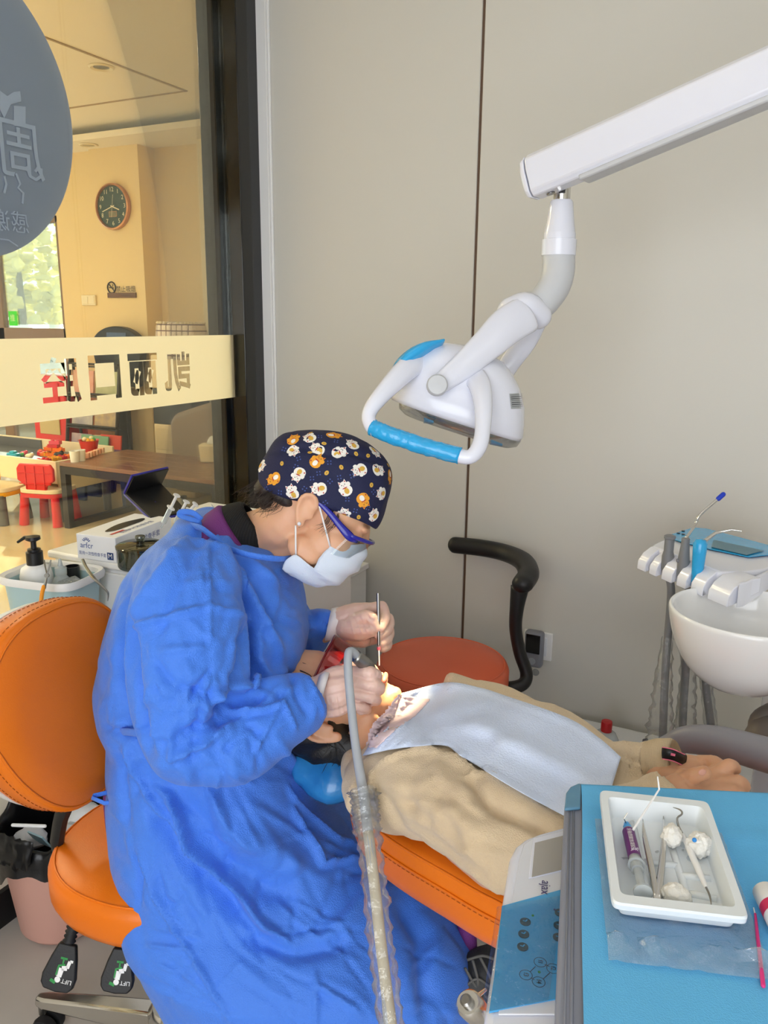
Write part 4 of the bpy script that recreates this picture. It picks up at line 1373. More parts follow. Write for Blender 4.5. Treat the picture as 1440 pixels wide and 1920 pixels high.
ft = [P(1248, 1006, Z=zt + 0.003), P(1300, 990, Z=zt + 0.003), P(1325, 992, Z=zt + 0.003), P(1460, 1028, Z=zt + 0.003), P(1452, 1040, Z=zt + 0.003), P(1404, 1045, Z=zt + 0.003), P(1330, 1030, Z=zt + 0.003), P(1275, 1016, Z=zt + 0.003)]
MB().prism(ft, (0, 0, 0.0015)).build('top_film', m_blufilm, t)
MB().prism([P(1338, 1013, Z=zt + 0.006), P(1432, 1033, Z=zt + 0.006), P(1400, 1041, Z=zt + 0.006), P(1334, 1026, Z=zt + 0.006)], (0, 0, 0.001)).build('grey_mat', M('blue grey mat', (88, 130, 150), 0.4, var=0.05), t)
for px, py in ((1272, 1000), (1281, 996), (1281, 1002), (1289, 1005)):
    MB().lathe([(0.004, 0), (0.004, 0.001)], P(px, py, Z=zt + 0.005), n=14).build('button', m_ink, t)


def holder_hose(top, pts, D, name, label):
    path = [P(x, y, D=d) for x, y, d in pts]
    o = MB().tube(path, 0.0085, 12, spline=6).build(name, m_tubed, None, sharp=0)
    return o


def slot(k):
    return fd0 + fdir * FL * k + fn * 0.012


s1, s2, s3 = slot(0.34), slot(0.565), slot(0.765)
t1 = thing('suction_handle', 'grey suction handle without tip, leftmost tool in the instrument holder', 'suction handle', s1)
MB().lathe([(0.010, -0.05), (0.013, -0.03), (0.0135, -0.004), (0.0105, 0.008), (0.0105, 0.036), (0.0125, 0.038), (0.0125, 0.043), (0.009, 0.045), (0.0, 0.044)], s1, n=20).build('handle', m_tubed, t1)
MB().tube([s1 - up_ * 0.04, P(1258, 1100, D=1.79), P(1256, 1150, D=1.80), P(1248, 1250, D=1.80), P(1242, 1400, D=1.80), P(1241, 1480, D=1.80)], 0.0088, 12, spline=6).build('hose', m_tubed, t1, sharp=0)
t2 = thing('saliva_ejector', 'grey handle with bent steel tube and blue tip in the instrument holder', 'saliva ejector', s2)
MB().lathe([(0.010, -0.055), (0.0125, -0.03), (0.013, -0.002), (0.0095, 0.03), (0.0085, 0.05), (0.004, 0.052)], s2, n=20).build('handle', m_tubed, t2)
MB().lathe([(0.004, -0.004), (0.005, 0.0), (0.004, 0.004)], s2 - CR * 0.011 + up_ * 0.0, CR, 12).build('valve', m_grey, t2)
st_ = s2 + up_ * 0.05
MB().tube([st_, P(1303, 985, D=1.78), P(1309, 970, D=1.78), P(1322, 956, D=1.78), P(1348, 934, D=1.78)], 0.0031, 10, spline=5).build('steel_tube', m_chrome, t2, sharp=0)
MB().tube([P(1347, 935, D=1.78), P(1356, 927, D=1.78)], [0.0055, 0.0055], 12, round_ends=True).build('blue_tip', M('blue tip', (26, 60, 190), 0.35, var=0.03), t2)
MB().tube([s2 - up_ * 0.045, P(1291, 1100, D=1.76), P(1290, 1170, D=1.77), P(1286, 1250, D=1.80), P(1281, 1330, D=1.82), P(1276, 1480, D=1.82)], 0.0088, 12, spline=6).build('hose', m_tubed, t2, sharp=0)
t3 = thing('air_water_syringe', 'blue film wrapped syringe with thin steel nozzle in the instrument holder', 'dental syringe', s3)
MB().lathe([(0.011, -0.045), (0.012, -0.01), (0.014, 0.03), (0.0145, 0.05), (0.010, 0.058), (0.0, 0.06)], s3, n=20).build('handle', m_blufilm, t3, sharp=0)
MB().tube([s3 + up_ * 0.048, P(1342, 999, D=1.70), P(1372, 993, D=1.69), P(1391, 996, D=1.68)], [0.0045, 0.0035, 0.002, 0.0018], 10).build('nozzle', m_chrome, t3)
MB().tube([s3 - up_ * 0.04, P(1322, 1110, D=1.74), P(1319, 1200, D=1.80), P(1324, 1290, D=1.82), P(1334, 1370, D=1.82), P(1342, 1480, D=1.82)], 0.0088, 12, spline=6).build('hose', m_tubed, t3, sharp=0)
# clear crumpled sleeves round the hoses
m_sleeve = clear_mat('clear crumpled sleeve', (250, 251, 251), 0.07, 0.12, milk=0.10, crinkle=0.5, cscale=80)


def sleeve(path, r0, r1, name, parent, n=22, per=5, amp=0.22, freq=40, seed=0.0):
    pts = catmull(path, 12)
    mb = MB()
    m = len(pts)
    mb.tube(pts, [r0 + (r1 - r0) * i / (m - 1) for i in range(m)], n, caps=False)
    o = mb.build(name, m_sleeve, parent, sharp=30)
    a = co_of(o.data).reshape(m, n, 3)
    for i in range(m):
        c = pts[i]
        for j in range(n):
            k = 1 + amp * (noise.noise(V((i * 0.4 + seed, j * 0.6, 0))) + 0.6 * noise.noise(V((i * 0.95, j * 1.1, seed))))
            k *= 1 + 0.10 * math.sin(i * 1.35 + 2.2 * noise.noise(V((i * 0.2, j * 0.25, seed + 3))))
            k = max(k, 0.72)
            a[i, j] = c + (a[i, j] - c) * k
    put_co(o.data, a.reshape(-1, 3))
    return o


sleeve([P(1252, 1195, D=1.80), P(1244, 1270, D=1.80), P(1240, 1330, D=1.80), P(1236, 1400, D=1.80)], 0.012, 0.03, 'clear_sleeve', t1, seed=1.0)
sleeve([P(1288, 1190, D=1.78), P(1290, 1270, D=1.80), P(1286, 1330, D=1.81), P(1284, 1400, D=1.82)], 0.014, 0.024, 'clear_sleeve', t2, seed=4.0)
sleeve([P(1321, 1200, D=1.80), P(1325, 1290, D=1.82), P(1334, 1370, D=1.82), P(1336, 1400, D=1.82)], 0.012, 0.016, 'clear_sleeve', t3, seed=8.0)

# ------------------------------------------------------------------ delivery table, its control panel
ZTB = 0.95
t = thing('instrument_table', 'grey edged instrument table covered with blue paper, over the patient', 'table', P(1300, 1700, Z=ZTB))


def T(px, py, dz=0.0):
    return P(px, py, Z=ZTB + dz)


m_rail = M('blue grey rail', (128, 132, 146), 0.4, var=0.02)
to = [T(1059, 1506), T(1062, 1492), T(1070, 1481), T(1084, 1474), T(1115, 1469), T(1440, 1494), T(1800, 1525), T(1960, 2150), T(1030, 2150)]
MB().prism(to, (0, 0, -0.028)).build('tray_body', m_rail, t, bevel=0.004, seg=2)
for off, r in ((8, 0.0012), (17, 0.0016)):
    MB().tube([T(1062 + off * 0.8, 1500), T(1048 + off * 1.4, 1900), T(1037 + off * 1.8, 2150)], r, 8).build('rail_rib', m_rail, t, sharp=0)
MB().prism([T(1058, 1522, 0.0005), T(1061, 1491, 0.0005), T(1069, 1480, 0.0005), T(1084, 1473, 0.0005), T(1090, 1474, 0.0005), T(1088, 1520, 0.0005)], (0, 0, 0.004)).build('corner_film', M('grey blue film', (92, 140, 170), 0.3, bump=('n', 40, 0.4), var=0.03), t, bevel=0.002)
m_bpaper = M('light blue paper', (98, 182, 234), 0.75, bump=('weave', 700, 0.2), var=0.03, vscale=20)
rows = []
for i in range(40):
    k = i / 39
    y = 1470 + (2150 - 1470) * k ** 1.5
    xl_ = 1089 + 6 * k + 1.5 * math.sin(k * 9)
    rows.append([T(xl_ + (1800 + 160 * k - xl_) * j / 39, y + 24 * (j / 39) * (1 - k) * 1.4, 0.0035 + 0.0009 * noise.noise(V((j * 0.35, k * 7, 0))) + (0.002 if i in (10,) else 0)) for j in range(40)])
front_ = [p + np.array([0, 0, -0.03]) for p in rows[0]]
mb = MB()
mb.grid([front_] + rows)
o = mb.build('paper_cover', m_bpaper, t, sharp=0)
o['label'] = 'light blue paper sheet covering the table'
# control panel hanging under the left edge
ZP = 0.90


def Q(px, py, dz=0.0):
    return P(px, py, Z=ZP + dz)


t = thing('control_panel', 'white control panel with blue keypad and grey screen beside the instrument table', 'control panel', Q(1000, 1750))
po = [Q(896, 1990), Q(912, 1880), Q(946, 1664), Q(955, 1606), Q(966, 1584), Q(984, 1570), Q(1010, 1560), Q(1062, 1546), Q(1200, 1512), Q(1250, 1990)]
MB().prism(po, (0, 0, -0.045)).build('housing', m_lampw, t, bevel=0.008, seg=3)
MB().prism([Q(934, 1905, 0.0003), Q(960, 1690, 0.0003), Q(974, 1612, 0.0003), Q(982, 1586, 0.0003), Q(1000, 1573, 0.0003), Q(1060, 1558, 0.0003), Q(1180, 1528, 0.0003), Q(1200, 1905, 0.0003)], (0, 0, 0.002)).build('face_plate', M('panel face', (222, 224, 232), 0.15, coat=0.4, var=0.01), t, bevel=0.0008)
m_key = M('keypad blue', (74, 168, 226), 0.2, coat=0.4, var=0.02)
MB().prism([Q(917, 1900, 0.0012), Q(927, 1830, 0.0012), Q(941, 1702, 0.0012), Q(1056, 1670, 0.0012), Q(1130, 1650, 0.0012), Q(1130, 1858, 0.0012), Q(1046, 1876, 0.0012)], (0, 0, 0.0022)).build('keypad', m_key, t)
MB().prism([Q(991, 1650, 0.001), Q(999, 1575, 0.001), Q(1062, 1560, 0.001), Q(1120, 1546, 0.001), Q(1120, 1620, 0.001)], (0, 0, 0.0028)).build('screen_bezel', m_lampw, t, bevel=0.0008)
MB().prism([Q(997, 1645, 0.0036), Q(1003, 1581, 0.0036), Q(1062, 1566, 0.0036), Q(1115, 1553, 0.0036), Q(1115, 1616, 0.0036)], (0, 0, 0.0006)).build('screen', M('grey screen', (168, 164, 158), 0.25, coat=0.3, var=0.01), t)
lettering('ajax', 0.0145, Q(1023, 1665, 0.003), Q(1023, 1690) - Q(1025, 1650), Q(1040, 1661) - Q(1010, 1668), M('indigo print', (60, 50, 110), 0.5, var=0.02), t, lift=0.0006)
m_btn = M('keypad button', (56, 84, 98), 0.35, var=0.03)
bx = Q(1000, 1736) - Q(980, 1741)
bx /= np.linalg.norm(bx)
by = np.array([-bx[1], bx[0], 0])
for px, py in ((985, 1729), (982, 1752), (980, 1776), (1050, 1712), (1048, 1736), (1047, 1758)):
    c = Q(px, py, 0.0035)
    MB().lathe([(0.0055, 0), (0.0055, 0.0008), (0.0, 0.0009)], c, n=20).build('button', m_btn, t)
    mb = MB()
    strip(mb, [c + bx * -0.002 + by * 0.0015 + up_ * 0.0014, c + bx * 0.0 - by * 0.0005 + up_ * 0.0014, c + bx * 0.0028 + by * 0.0012 + up_ * 0.0014], 0.0014, (0, 0, 1))
    mb.build('button_symbol', m_key, t, fix=False)
for i, (px, py) in enumerate(((1013, 1804), (1037, 1816), (986, 1828), (1010, 1841))):
    c = Q(px, py, 0.0036)
    mb = MB()
    disc(mb, c, 0.0062, bx, by, 24, r2=0.0057)
    mb.build('function_ring', m_ink, t, fix=False)
    lettering(('f1', 'f2', 'f3', 'f4')[i], 0.0066, c, by * -1 if False else Q(1013, 1830) - Q(1015, 1790), Q(1030, 1800) - Q(1000, 1807), m_ink, t, lift=0.0004)
for (xa, ya), (xb, yb) in (((1021, 1808), (1030, 1812)), ((994, 1822), (1004, 1812)), ((995, 1833), (1002, 1837)), ((1018, 1836), (1031, 1824))):
    mb = MB()
    strip(mb, [Q(xa, ya, 0.0038), Q(xb, yb, 0.0038)], 0.0006, (0, 0, 1))
    mb.build('link_line', m_ink, t, fix=False)
for px, py, m_ in ((1011, 1823, m_inkgreen), (999, 1717, m_inkgreen), (1040, 1706, m_inkblue)):
    MB().lathe([(0.0013, 0), (0.0013, 0.0006), (0, 0.0006)], Q(px, py, 0.0035), n=12).build('indicator', m_, t)
# clear cover film over the keypad
rows = []
for i in range(24):
    k = i / 23
    rows.append([Q(932 - 30 * k + j * 9.0, 1700 + 200 * k - j * 1.6, 0.006 + 0.0022 * noise.noise(V((i * 0.5, j * 0.6, 2))) - (0.03 * (1 if j == 0 else 0))) for j in range(15)])
mb = MB()
mb.grid(rows)
mb.build('clear_cover', clear_mat('clear keypad film', (240, 244, 246), 0.05, 0.08, crinkle=0.5, cscale=50), t, sharp=0)
# handpiece in its holder under the panel
t = thing('handpiece_holder', 'steel handpiece socket sticking out under the control panel', 'dental instrument', P(880, 1895, D=0.82))
MB().lathe([(0.012, -0.02), (0.0135, -0.012), (0.0135, 0.012), (0.011, 0.016), (0.008, 0.016)], P(886, 1890, D=0.80), P(866, 1872, D=0.78) - P(886, 1895, D=0.80), 22).build('socket', m_chrome, t)
MB().lathe([(0.006, 0.014), (0.006, 0.022), (0.004, 0.024), (0.0, 0.024)], P(886, 1890, D=0.80), P(866, 1872, D=0.78) - P(886, 1895, D=0.80), 16).build('collar', m_steel, t)
MB().tube([P(880, 1880, D=0.79), P(910, 1856, D=0.83)], [0.003, 0.0018], 10).build('pin', m_chrome, t)
MB().tube([P(890, 1896, D=0.81), P(905, 1905, D=0.83), P(930, 1930, D=0.86)], [0.008, 0.008, 0.01], 12).build('mount', m_steel, t)

# ------------------------------------------------------------------ what lies on the table
TZ = ZTB + 0.004
m_trayp = M('white tray plastic', (228, 234, 238), 0.3, var=0.01, sss=0.0)


def W(px, py, h):
    return P(px, py, Z=TZ + h)


# rim corners at 2.4 cm height
H_ = 0.026
c_tl, c_tr, c_br, c_bl = W(1124, 1480, H_), W(1328, 1502, H_), W(1406, 1722, H_), W(1148, 1692, H_)
ctr = (c_tl + c_tr + c_br + c_bl) / 4


def tray_ring(s, h, e=22, n=96):
    out = []
    for a, b in superell(1, 1, e, n):
        u, v = (a * s + 1) / 2, (b * s + 1) / 2
        p = c_bl * (1 - u) * (1 - v) + c_br * u * (1 - v) + c_tl * (1 - u) * v + c_tr * u * v
        out.append(np.array([p[0], p[1], TZ + h]))
    return out


t = thing('instrument_tray', 'white disposable plastic tray with compartments on the blue paper', 'tray', np.array([ctr[0], ctr[1], TZ]))
MB().rings([tray_ring(0.80, 0.001), tray_ring(0.86, 0.004), tray_ring(0.93, H_ - 0.006), tray_ring(1.0, H_ - 0.007), tray_ring(1.005, H_ - 0.002), tray_ring(0.99, H_), tray_ring(0.865, H_), tray_ring(0.84, H_ - 0.004), tray_ring(0.78, 0.006), tray_ring(0.74, 0.0045), tray_ring(0.05, 0.0045)]).build('tray', m_trayp, t, sharp=35)


def TR(u, v, h):
    p = c_bl * (1 - u) * (1 - v) + c_br * u * (1 - v) + c_tl * (1 - u) * v + c_tr * u * v
    return np.array([p[0], p[1], TZ + h])


for (u0, v0), (u1, v1) in (((0.34, 0.16), (0.30, 0.86)), ((0.64, 0.14), (0.60, 0.84)), ((0.62, 0.42), (0.86, 0.42)), ((0.66, 0.28), (0.86, 0.26)), ((0.34, 0.5), (0.62, 0.5))):
    MB().tube([TR(u0, v0, 0.0045), TR(u1, v1, 0.0045)], [(0.004, 0.004)] * 2, 8).build('divider', m_trayp, t, sharp=0)
for u, v in ((0.73, 0.70), (0.76, 0.58)):
    MB().lathe([(0.006, 0), (0.0055, 0.0006), (0, 0.0006)], TR(u, v, 0.0045), n=18).build('dimple', M('tray dimple', (196, 206, 214), 0.3), t)
# clear bag the tray came in, under it
mb = MB()
rows = []
for i in range(26):
    v = -0.24 + 1.12 * i / 25
    rows.append([TR(-0.04 + 1.14 * j / 20, v, 0.0025 + 0.004 * max(0, noise.noise(V((j * 0.5, i * 0.8, 3)))) + (0.010 * max(0, 1 - abs(v + 0.12) / 0.1)) * (0.5 + noise.noise(V((j * 0.4, i * 1.1, 5))))) for j in range(21)])
mb.grid(rows)
o = mb.build('plastic_pouch', m_film, None, sharp=25)
tag(o, 'clear crinkled plastic pouch lying under the white tray', 'plastic bag')


def bar_tool(name, label, cat, pts, rad, mat, **kw):
    t = thing(name, label, cat, pts[0])
    return t


# syringe with purple label
sa_, sb_ = W(1178, 1558, 0.014), W(1206, 1675, 0.020)
t = thing('etching_syringe', 'gel syringe with purple label and blue tip lying in the white tray', 'syringe', sa_)
d_ = (sb_ - sa_) / np.linalg.norm(sb_ - sa_)
Ls = np.linalg.norm(sb_ - sa_)
MB().lathe([(0.0058, 0.0), (0.0062, 0.002), (0.0062, Ls * 0.56), (0.0085, Ls * 0.56), (0.0085, Ls * 0.58), (0.0062, Ls * 0.58), (0.0062, Ls * 0.66)], sa_, d_, 20).build('barrel', m_milky, t)
m_purple = M('purple label', (100, 26, 110), 0.4, var=0.02)
MB().lathe([(0.0065, Ls * 0.02), (0.0066, Ls * 0.48)], sa_, d_, 24, caps=False).build('label_wrap', m_purple, t)
MB().lathe([(0.0042, Ls * 0.5), (0.0042, Ls * 0.97), (0.009, Ls * 0.97), (0.009, Ls)], sa_, d_, 18).build('plunger', m_milky, t)
MB().lathe([(0.0045, -0.008), (0.0045, 0.0)], sa_, d_, 12).lathe([(0.003, -0.014), (0.0034, -0.008)], sa_, d_, 12).build('blue_hub', M('blue hub', (70, 160, 225), 0.35, var=0.02), t)
MB().tube([sa_ - d_ * 0.012, W(1170, 1535, 0.024), W(1177, 1524, 0.030)], 0.0006, 6).build('needle', m_steel, t)
lettering('牙釉质酸蚀凝胶', 0.0052, sa_ + d_ * Ls * 0.22 + up_ * 0.0066 - CR * 0.0012, d_, CR, m_inkwhite, t, lift=0.0004)
lettering('凝胶', 0.0042, sa_ + d_ * Ls * 0.42 + up_ * 0.0066, CR, -d_ * 1.0 if False else CU, m_inkwhite, t, lift=0.0004)
# tweezers
ap = W(1232, 1690, 0.010)
t = thing('steel_tweezers', 'steel tweezers with two long arms lying open in the white tray', 'tweezers', ap)
for q_ in ([ap, W(1222, 1630, 0.014), W(1209, 1570, 0.018), W(1205, 1536, 0.016)], [ap, W(1240, 1630, 0.014), W(1245, 1570, 0.016), W(1244, 1530, 0.012)]):
    MB().tube(q_, [(0.0014, 0.0035), (0.0014, 0.0034), (0.0012, 0.0025), (0.0006, 0.0006)], 8, spline=4, up=(0, 0, 1)).build('arm', m_chrome, t, sharp=0)
MB().lathe([(0.003, 0), (0.003, 0.003), (0, 0.0035)], ap, n=12).build('joint', m_chrome, t)
# probe with a white handle
pa_, pb_ = W(1281, 1566, 0.016), W(1323, 1662, 0.014)
t = thing('dental_probe', 'double ended dental probe with a white handle lying in the tray', 'dental instrument', pa_)
MB().tube([pa_, (pa_ * 2 + pb_) / 3, (pa_ + pb_ * 2) / 3, pb_], [0.0022, 0.0034, 0.0034, 0.002], 12, round_ends=True).build('handle', m_white2, t)
MB().tube([pa_, W(1272, 1548, 0.022), W(1270, 1534, 0.028), W(1278, 1527, 0.03), W(1278, 1521, 0.032), W(1272, 1517, 0.032), W(1262, 1514, 0.03)], [0.0012, 0.0012, 0.001, 0.001, 0.001, 0.0008, 0.0003], 8, spline=4).build('hook', m_steel, t, sharp=0)
MB().tube([pb_, W(1331, 1680, 0.014), W(1334, 1700, 0.012)], [0.0012, 0.001, 0.0004], 8, spline=3).build('tip', m_steel, t, sharp=0)
# thin white applicator leaning out over the tray rim
t = thing('thin_applicator', 'thin bent white applicator leaning out over the far tray rim', 'applicator', W(1186, 1556, 0.022))
MB().tube([W(1187, 1556, 0.022), W(1236, 1480, 0.044)], [0.0013, 0.001], 8).build('stem', m_white2, t)
MB().tube([W(1236, 1480, 0.044), W(1233, 1456, 0.058)], [0.001, 0.0007], 8).build('tip', m_white2, t)


def cotton(c, r, label, seed):
    mb = MB().ball(c, r, n=48, m=32)
    o = mb.build('cotton_ball', m_cott, None, sharp=0)
    a = co_of(o.data)
    for i, p in enumerate(a):
        d = p - c
        k = V(d) * (110)
        a[i] = c + d * (1 + 0.28 * noise.noise(k * 0.6 + V((seed, 0, 0))) + 0.16 * noise.noise(k * 1.8 + V((0, seed, 0))) + 0.12 * noise.noise(k * 4.2 + V((seed, seed, 0))) + 0.07 * noise.noise(k * 9))
    put_co(o.data, a)
    return tag(o, label, 'cotton ball', 'cotton balls in the tray')


m_cott = M('cotton wool', (240, 238, 232), 0.95, bump=('n', 260, 0.8), var=0.02, vscale=60)
cotton(W(1258, 1567, 0.018), (0.011, 0.012, 0.010), 'cotton ball beside the tweezers, nearest the middle of the tray', 2)
cotton(W(1309, 1583, 0.017), (0.013, 0.014, 0.011), 'cotton ball with a blue speck, beyond the white probe', 5)
cotton(W(1267, 1674, 0.013), (0.013, 0.010, 0.008), 'flat cotton ball at the near end of the tray', 9)
o = MB().ball(W(1302, 1575, 0.029), 0.0024, n=10, m=6).build('blue_brush_tip', M('blue plastic bit', (50, 140, 220), 0.4, var=0.02))
tag(o, 'tiny blue tip resting on a cotton ball', 'applicator tip')
# pink brush and white tube at the table's right
t = thing('pink_microbrush', 'pink micro brush applicator lying on the blue paper', 'brush', T(1425, 1780, 0.006))
MB().tube([T(1416, 1714, 0.007), T(1420, 1752, 0.007), T(1431, 1848, 0.007)], [(0.0012, 0.0012), (0.0016, 0.0016), (0.002, 0.002)], 10, round_ends=True).build('stem', M('pink plastic stem', (226, 52, 130), 0.35, var=0.02), t)
MB().tube([T(1413, 1702, 0.007), T(1416, 1715, 0.007)], [0.0006, 0.0008], 8).build('bristle_tip', m_white2, t)
b0, b1 = T(1432, 1668, 0.016), T(1470, 1745, 0.016)
d_ = (b1 - b0) / np.linalg.norm(b1 - b0)
t = thing('bonding_bottle', 'small white bottle with pink print lying on the blue paper', 'bottle', b0)
MB().lathe([(0.0, -0.001), (0.009, 0.0), (0.0115, 0.003), (0.0115, 0.06), (0.008, 0.066), (0.0, 0.066)], b0, d_, 24).build('bottle', m_white2, t)
MB().lathe([(0.0117, 0.024), (0.0117, 0.036)], b0, d_, 24, caps=False).build('pink_band', M('magenta print', (206, 40, 90), 0.4, var=0.02), t)
lettering('3', 0.006, b0 + d_ * 0.016 + up_ * 0.0118 - CR * 0.005, CR, CU, m_ink, t) if False else None

# ------------------------------------------------------------------ people: helpers
m_skin = M('skin', (224, 172, 138), 0.45, sss=0.25, bump=('n', 260, 0.10), var=0.04, vscale=14)
m_skin2 = M('patient skin', (206, 156, 122), 0.45, sss=0.25, bump=('n', 260, 0.10), var=0.04, vscale=14)
m_gown = M('blue non-woven gown', (66, 126, 230), 0.6, bump=('weave', 460, 0.38), sheen=0.15, var=0.04, vscale=5)
m_glove = M('translucent vinyl glove', (226, 190, 176), 0.32, bump=('n', 130, 0.35), sss=0.2, var=0.05, vscale=20)
m_cuff = M('glove cuff', (232, 226, 226), 0.4, bump=('n', 60, 0.3), var=0.02)
m_purple2 = M('purple scrub cloth', (112, 46, 120), 0.7, bump=('weave', 500, 0.3), var=0.05)
m_blackcloth = M('black jersey', (18, 18, 20), 0.8, bump=('rib', 90, 0.3), var=0.1)
m_hair = M('dark brown hair', (44, 32, 26), 0.5, bump=('n', 300, 0.4), var=0.2, vscale=60)
m_blkhair = M('black hair', (16, 14, 14), 0.45, bump=('n', 300, 0.4), var=0.2)
m_cap = M('navy cap cloth', (26, 30, 66), 0.75, bump=('weave', 600, 0.2), var=0.06, vscale=8)
m_hood = M('beige corded jersey', (212, 190, 158), 0.85, bump=('weave', 520, 0.45), sheen=0.2, var=0.03, vscale=6)
m_bib = M('pale blue bib paper', (214, 226, 250), 0.8, bump=('weave', 330, 0.4), var=0.03, vscale=30)


class Head:
    """frame of a head: f forward out of the face, u to the crown, s away from the camera; units are millimetres"""

    def __init__(self, o, f, u):
        self.o = np.asarray(o)
        f = np.asarray(f, float)
        u = np.asarray(u, float)
        self.f = f / np.linalg.norm(f)
        u = u - self.f * (u @ self.f)
        self.u = u / np.linalg.norm(u)
        self.s = np.cross(self.f, self.u)
        if self.s @ CF < 0:
            self.s = -self.s
        self.R = Matrix((V(self.f), V(self.u), V(self.s))).transposed()

    def __call__(self, f, u, s=0.0):
        return self.o + (self.f * f + self.u * u + self.s * s) * 0.001

    def ball(self, mb, c, r, n=20, m=14):
        mb.ball(self(*c), [x * 0.001 for x in r], self.R, n, m)

    def build(self, mb):
        self.ball(mb, (-14, 44, 0), (94, 92, 74))
        self.ball(mb, (30, 20, 0), (66, 62, 66))
        self.ball(mb, (42, -34, 0), (52, 62, 58))
        self.ball(mb, (50, -78, 0), (38, 28, 40))
        self.ball(mb, (74, -86, 0), (18, 14, 20))          # chin
        for s in (-1, 1):
            self.ball(mb, (58, -28, 36 * s), (34, 30, 24))   # cheek
            self.ball(mb, (20, -66, 46 * s), (34, 24, 14))   # jaw
            self.ball(mb, (88, 18, 26 * s), (10, 8, 24))     # brow
            self.ball(mb, (80, 0, 31 * s), (14, 12, 15))     # eye
            # ear
            mb.tube([self(-2, -2, 70 * s), self(-2, 14, 77 * s), self(-14, 23, 82 * s), self(-28, 16, 83 * s), self(-29, -2, 80 * s), self(-21, -20, 76 * s), self(-12, -32, 73 * s)], 0.0046, 8, spline=4, round_ends=True)
            self.ball(mb, (-14, -2, 73 * s), (15, 24, 6))
            self.ball(mb, (-10, -28, 71 * s), (9, 10, 6))
            self.ball(mb, (0, -10, 72 * s), (5, 7, 5))
        mb.tube([self(92, 20), self(97, 6), self(104, -12), (self(102, -20))], [(0.008, 0.008), (0.009, 0.009), (0.010, 0.011), (0.006, 0.009)], 10, spline=3, round_ends=True)
        for s in (-1, 1):
            self.ball(mb, (95, -20, 10 * s), (10, 7, 7))
        self.ball(mb, (92, -48, 0), (9, 5, 22))
        self.ball(mb, (90, -59, 0), (9, 5, 18))


def sculpt(me, lines, rough=0.0, rscale=9.0, stretch=(1, 1, 1), facing=True, keep=None):
    """folds pressed into a cloth mesh: (photo polyline, width px, height m, sharp) plus a fine crumple"""
    a, n = co_of(me), nor_of(me)
    pr_ = proj(a)
    vis = np.ones(len(a))
    if facing:
        vd = a - EYE
        vd /= np.linalg.norm(vd, axis=1)[:, None]
        vis = np.clip(-(vd * n).sum(1) * 3, 0, 1)
    off = np.zeros(len(a))
    for line, wd, amp, sharp in lines:
        d, t = seg_dist(pr_[:, :2], line)
        fade = np.clip(np.minimum(t, 1 - t) * 5 + 0.25, 0, 1)
        k = np.clip(1 - d / wd, 0, 1) if sharp else np.exp(-(d / wd) ** 2)
        off += amp * k * fade * vis
    if rough:
        st_ = np.array(stretch)
        for i, p in enumerate(a):
            q_ = V(p * rscale * st_)
            d, _ = noise.voronoi(q_ + V((noise.noise(q_ * 0.7), noise.noise(q_ * 0.7 + V((5, 0, 0))), 0)) * 0.6)
            off[i] += rough * (min(d[1] - d[0], 0.5) - 0.22) + rough * 0.9 * noise.noise(q_ * 0.45)
    if keep is not None:
        off *= keep(a, pr_)
    put_co(me, a + n * off[:, None])
    return me


def cloth(name, mb, voxel, mat, parent, smooth=6, lines=(), **kw):
    me = fused(mb, voxel, smooth)
    sculpt(me, lines, **kw)
    me.materials.clear()
    me.materials.append(mat)
    me.polygons.foreach_set('use_smooth', [True] * len(me.polygons))
    return link(name, me, parent)


def rings_px(mb, rows, e=2.3, n=44, axis='h', ru=None, rv=None):
    """rows of (left px, right px, y px, depth, half depth): cross-sections spanned by the photo's width and depth"""
    out = []
    for xl, xr, y, D, b in rows:
        c = P((xl + xr) / 2, y, D=D)
        a = (xr - xl) / 2 * D / FPX
        out.append([c + CR * p + _fh * q_ for p, q_ in superell(a, b, e, n)])
    mb.rings(out)


# ------------------------------------------------------------------ the dentist
DH = Head(P(595, 960, D=1.45), CR * 0.85 - CU * 0.53, CR * 0.53 + CU * 0.85)
hip = P(300, 1520, D=1.5)
den = thing('person', 'dentist seated in blue gown, patterned navy cap, mask and glasses, working on the patient', 'person', (SEAT[0], SEAT[1], 0))
mb = MB()
DH.build(mb)
ncb = P(440, 1016, D=1.485)
mb.tube([DH(-34, 0), DH(-38, -46), P(502, 996, D=1.475), ncb], [0.056, 0.050, 0.046, 0.046], 20, spline=4)
mb.tube([DH(14, -66), P(526, 1022, D=1.47), P(490, 1010, D=1.48)], [0.03, 0.036, 0.034], 16, spline=3)
shN, shF, elN = P(345, 1110, D=1.32), P(440, 1075, D=1.66), P(370, 1385, D=1.26)
wrN, wrF, elF = P(598, 1304, D=1.36), P(632, 1170, D=1.585), P(500, 1235, D=1.72)
knN, knF = P(620, 1680, D=1.57), P(700, 1660, D=1.72)
mb.tube([ncb, P(390, 1090, D=1.48), P(360, 1250, D=1.48), P(330, 1400, D=1.49), hip], [(0.045, 0.05), (0.09, 0.13), (0.11, 0.14), (0.10, 0.13), (0.09, 0.13)], 22, spline=3, up=(CR[0], CR[1], 0))
for sh, el, wr in ((shN, elN, wrN), (shF, elF, wrF)):
    mb.tube([P(410, 1050, D=1.49), sh, el, wr], [0.045, 0.05, 0.038, 0.024], 16)
for s, kn in ((-0.09, knN), (0.09, knF)):
    h0 = hip + w_ * s + CR * 0.05
    mb.tube([h0, kn, np.array([kn[0] + 0.05, kn[1] - 0.02, 0.10])], [0.075, 0.058, 0.04], 16)
me = fused(mb, 0.0036, 5)
me.materials.clear()
me.materials.append(m_skin)
link('body', me, den)
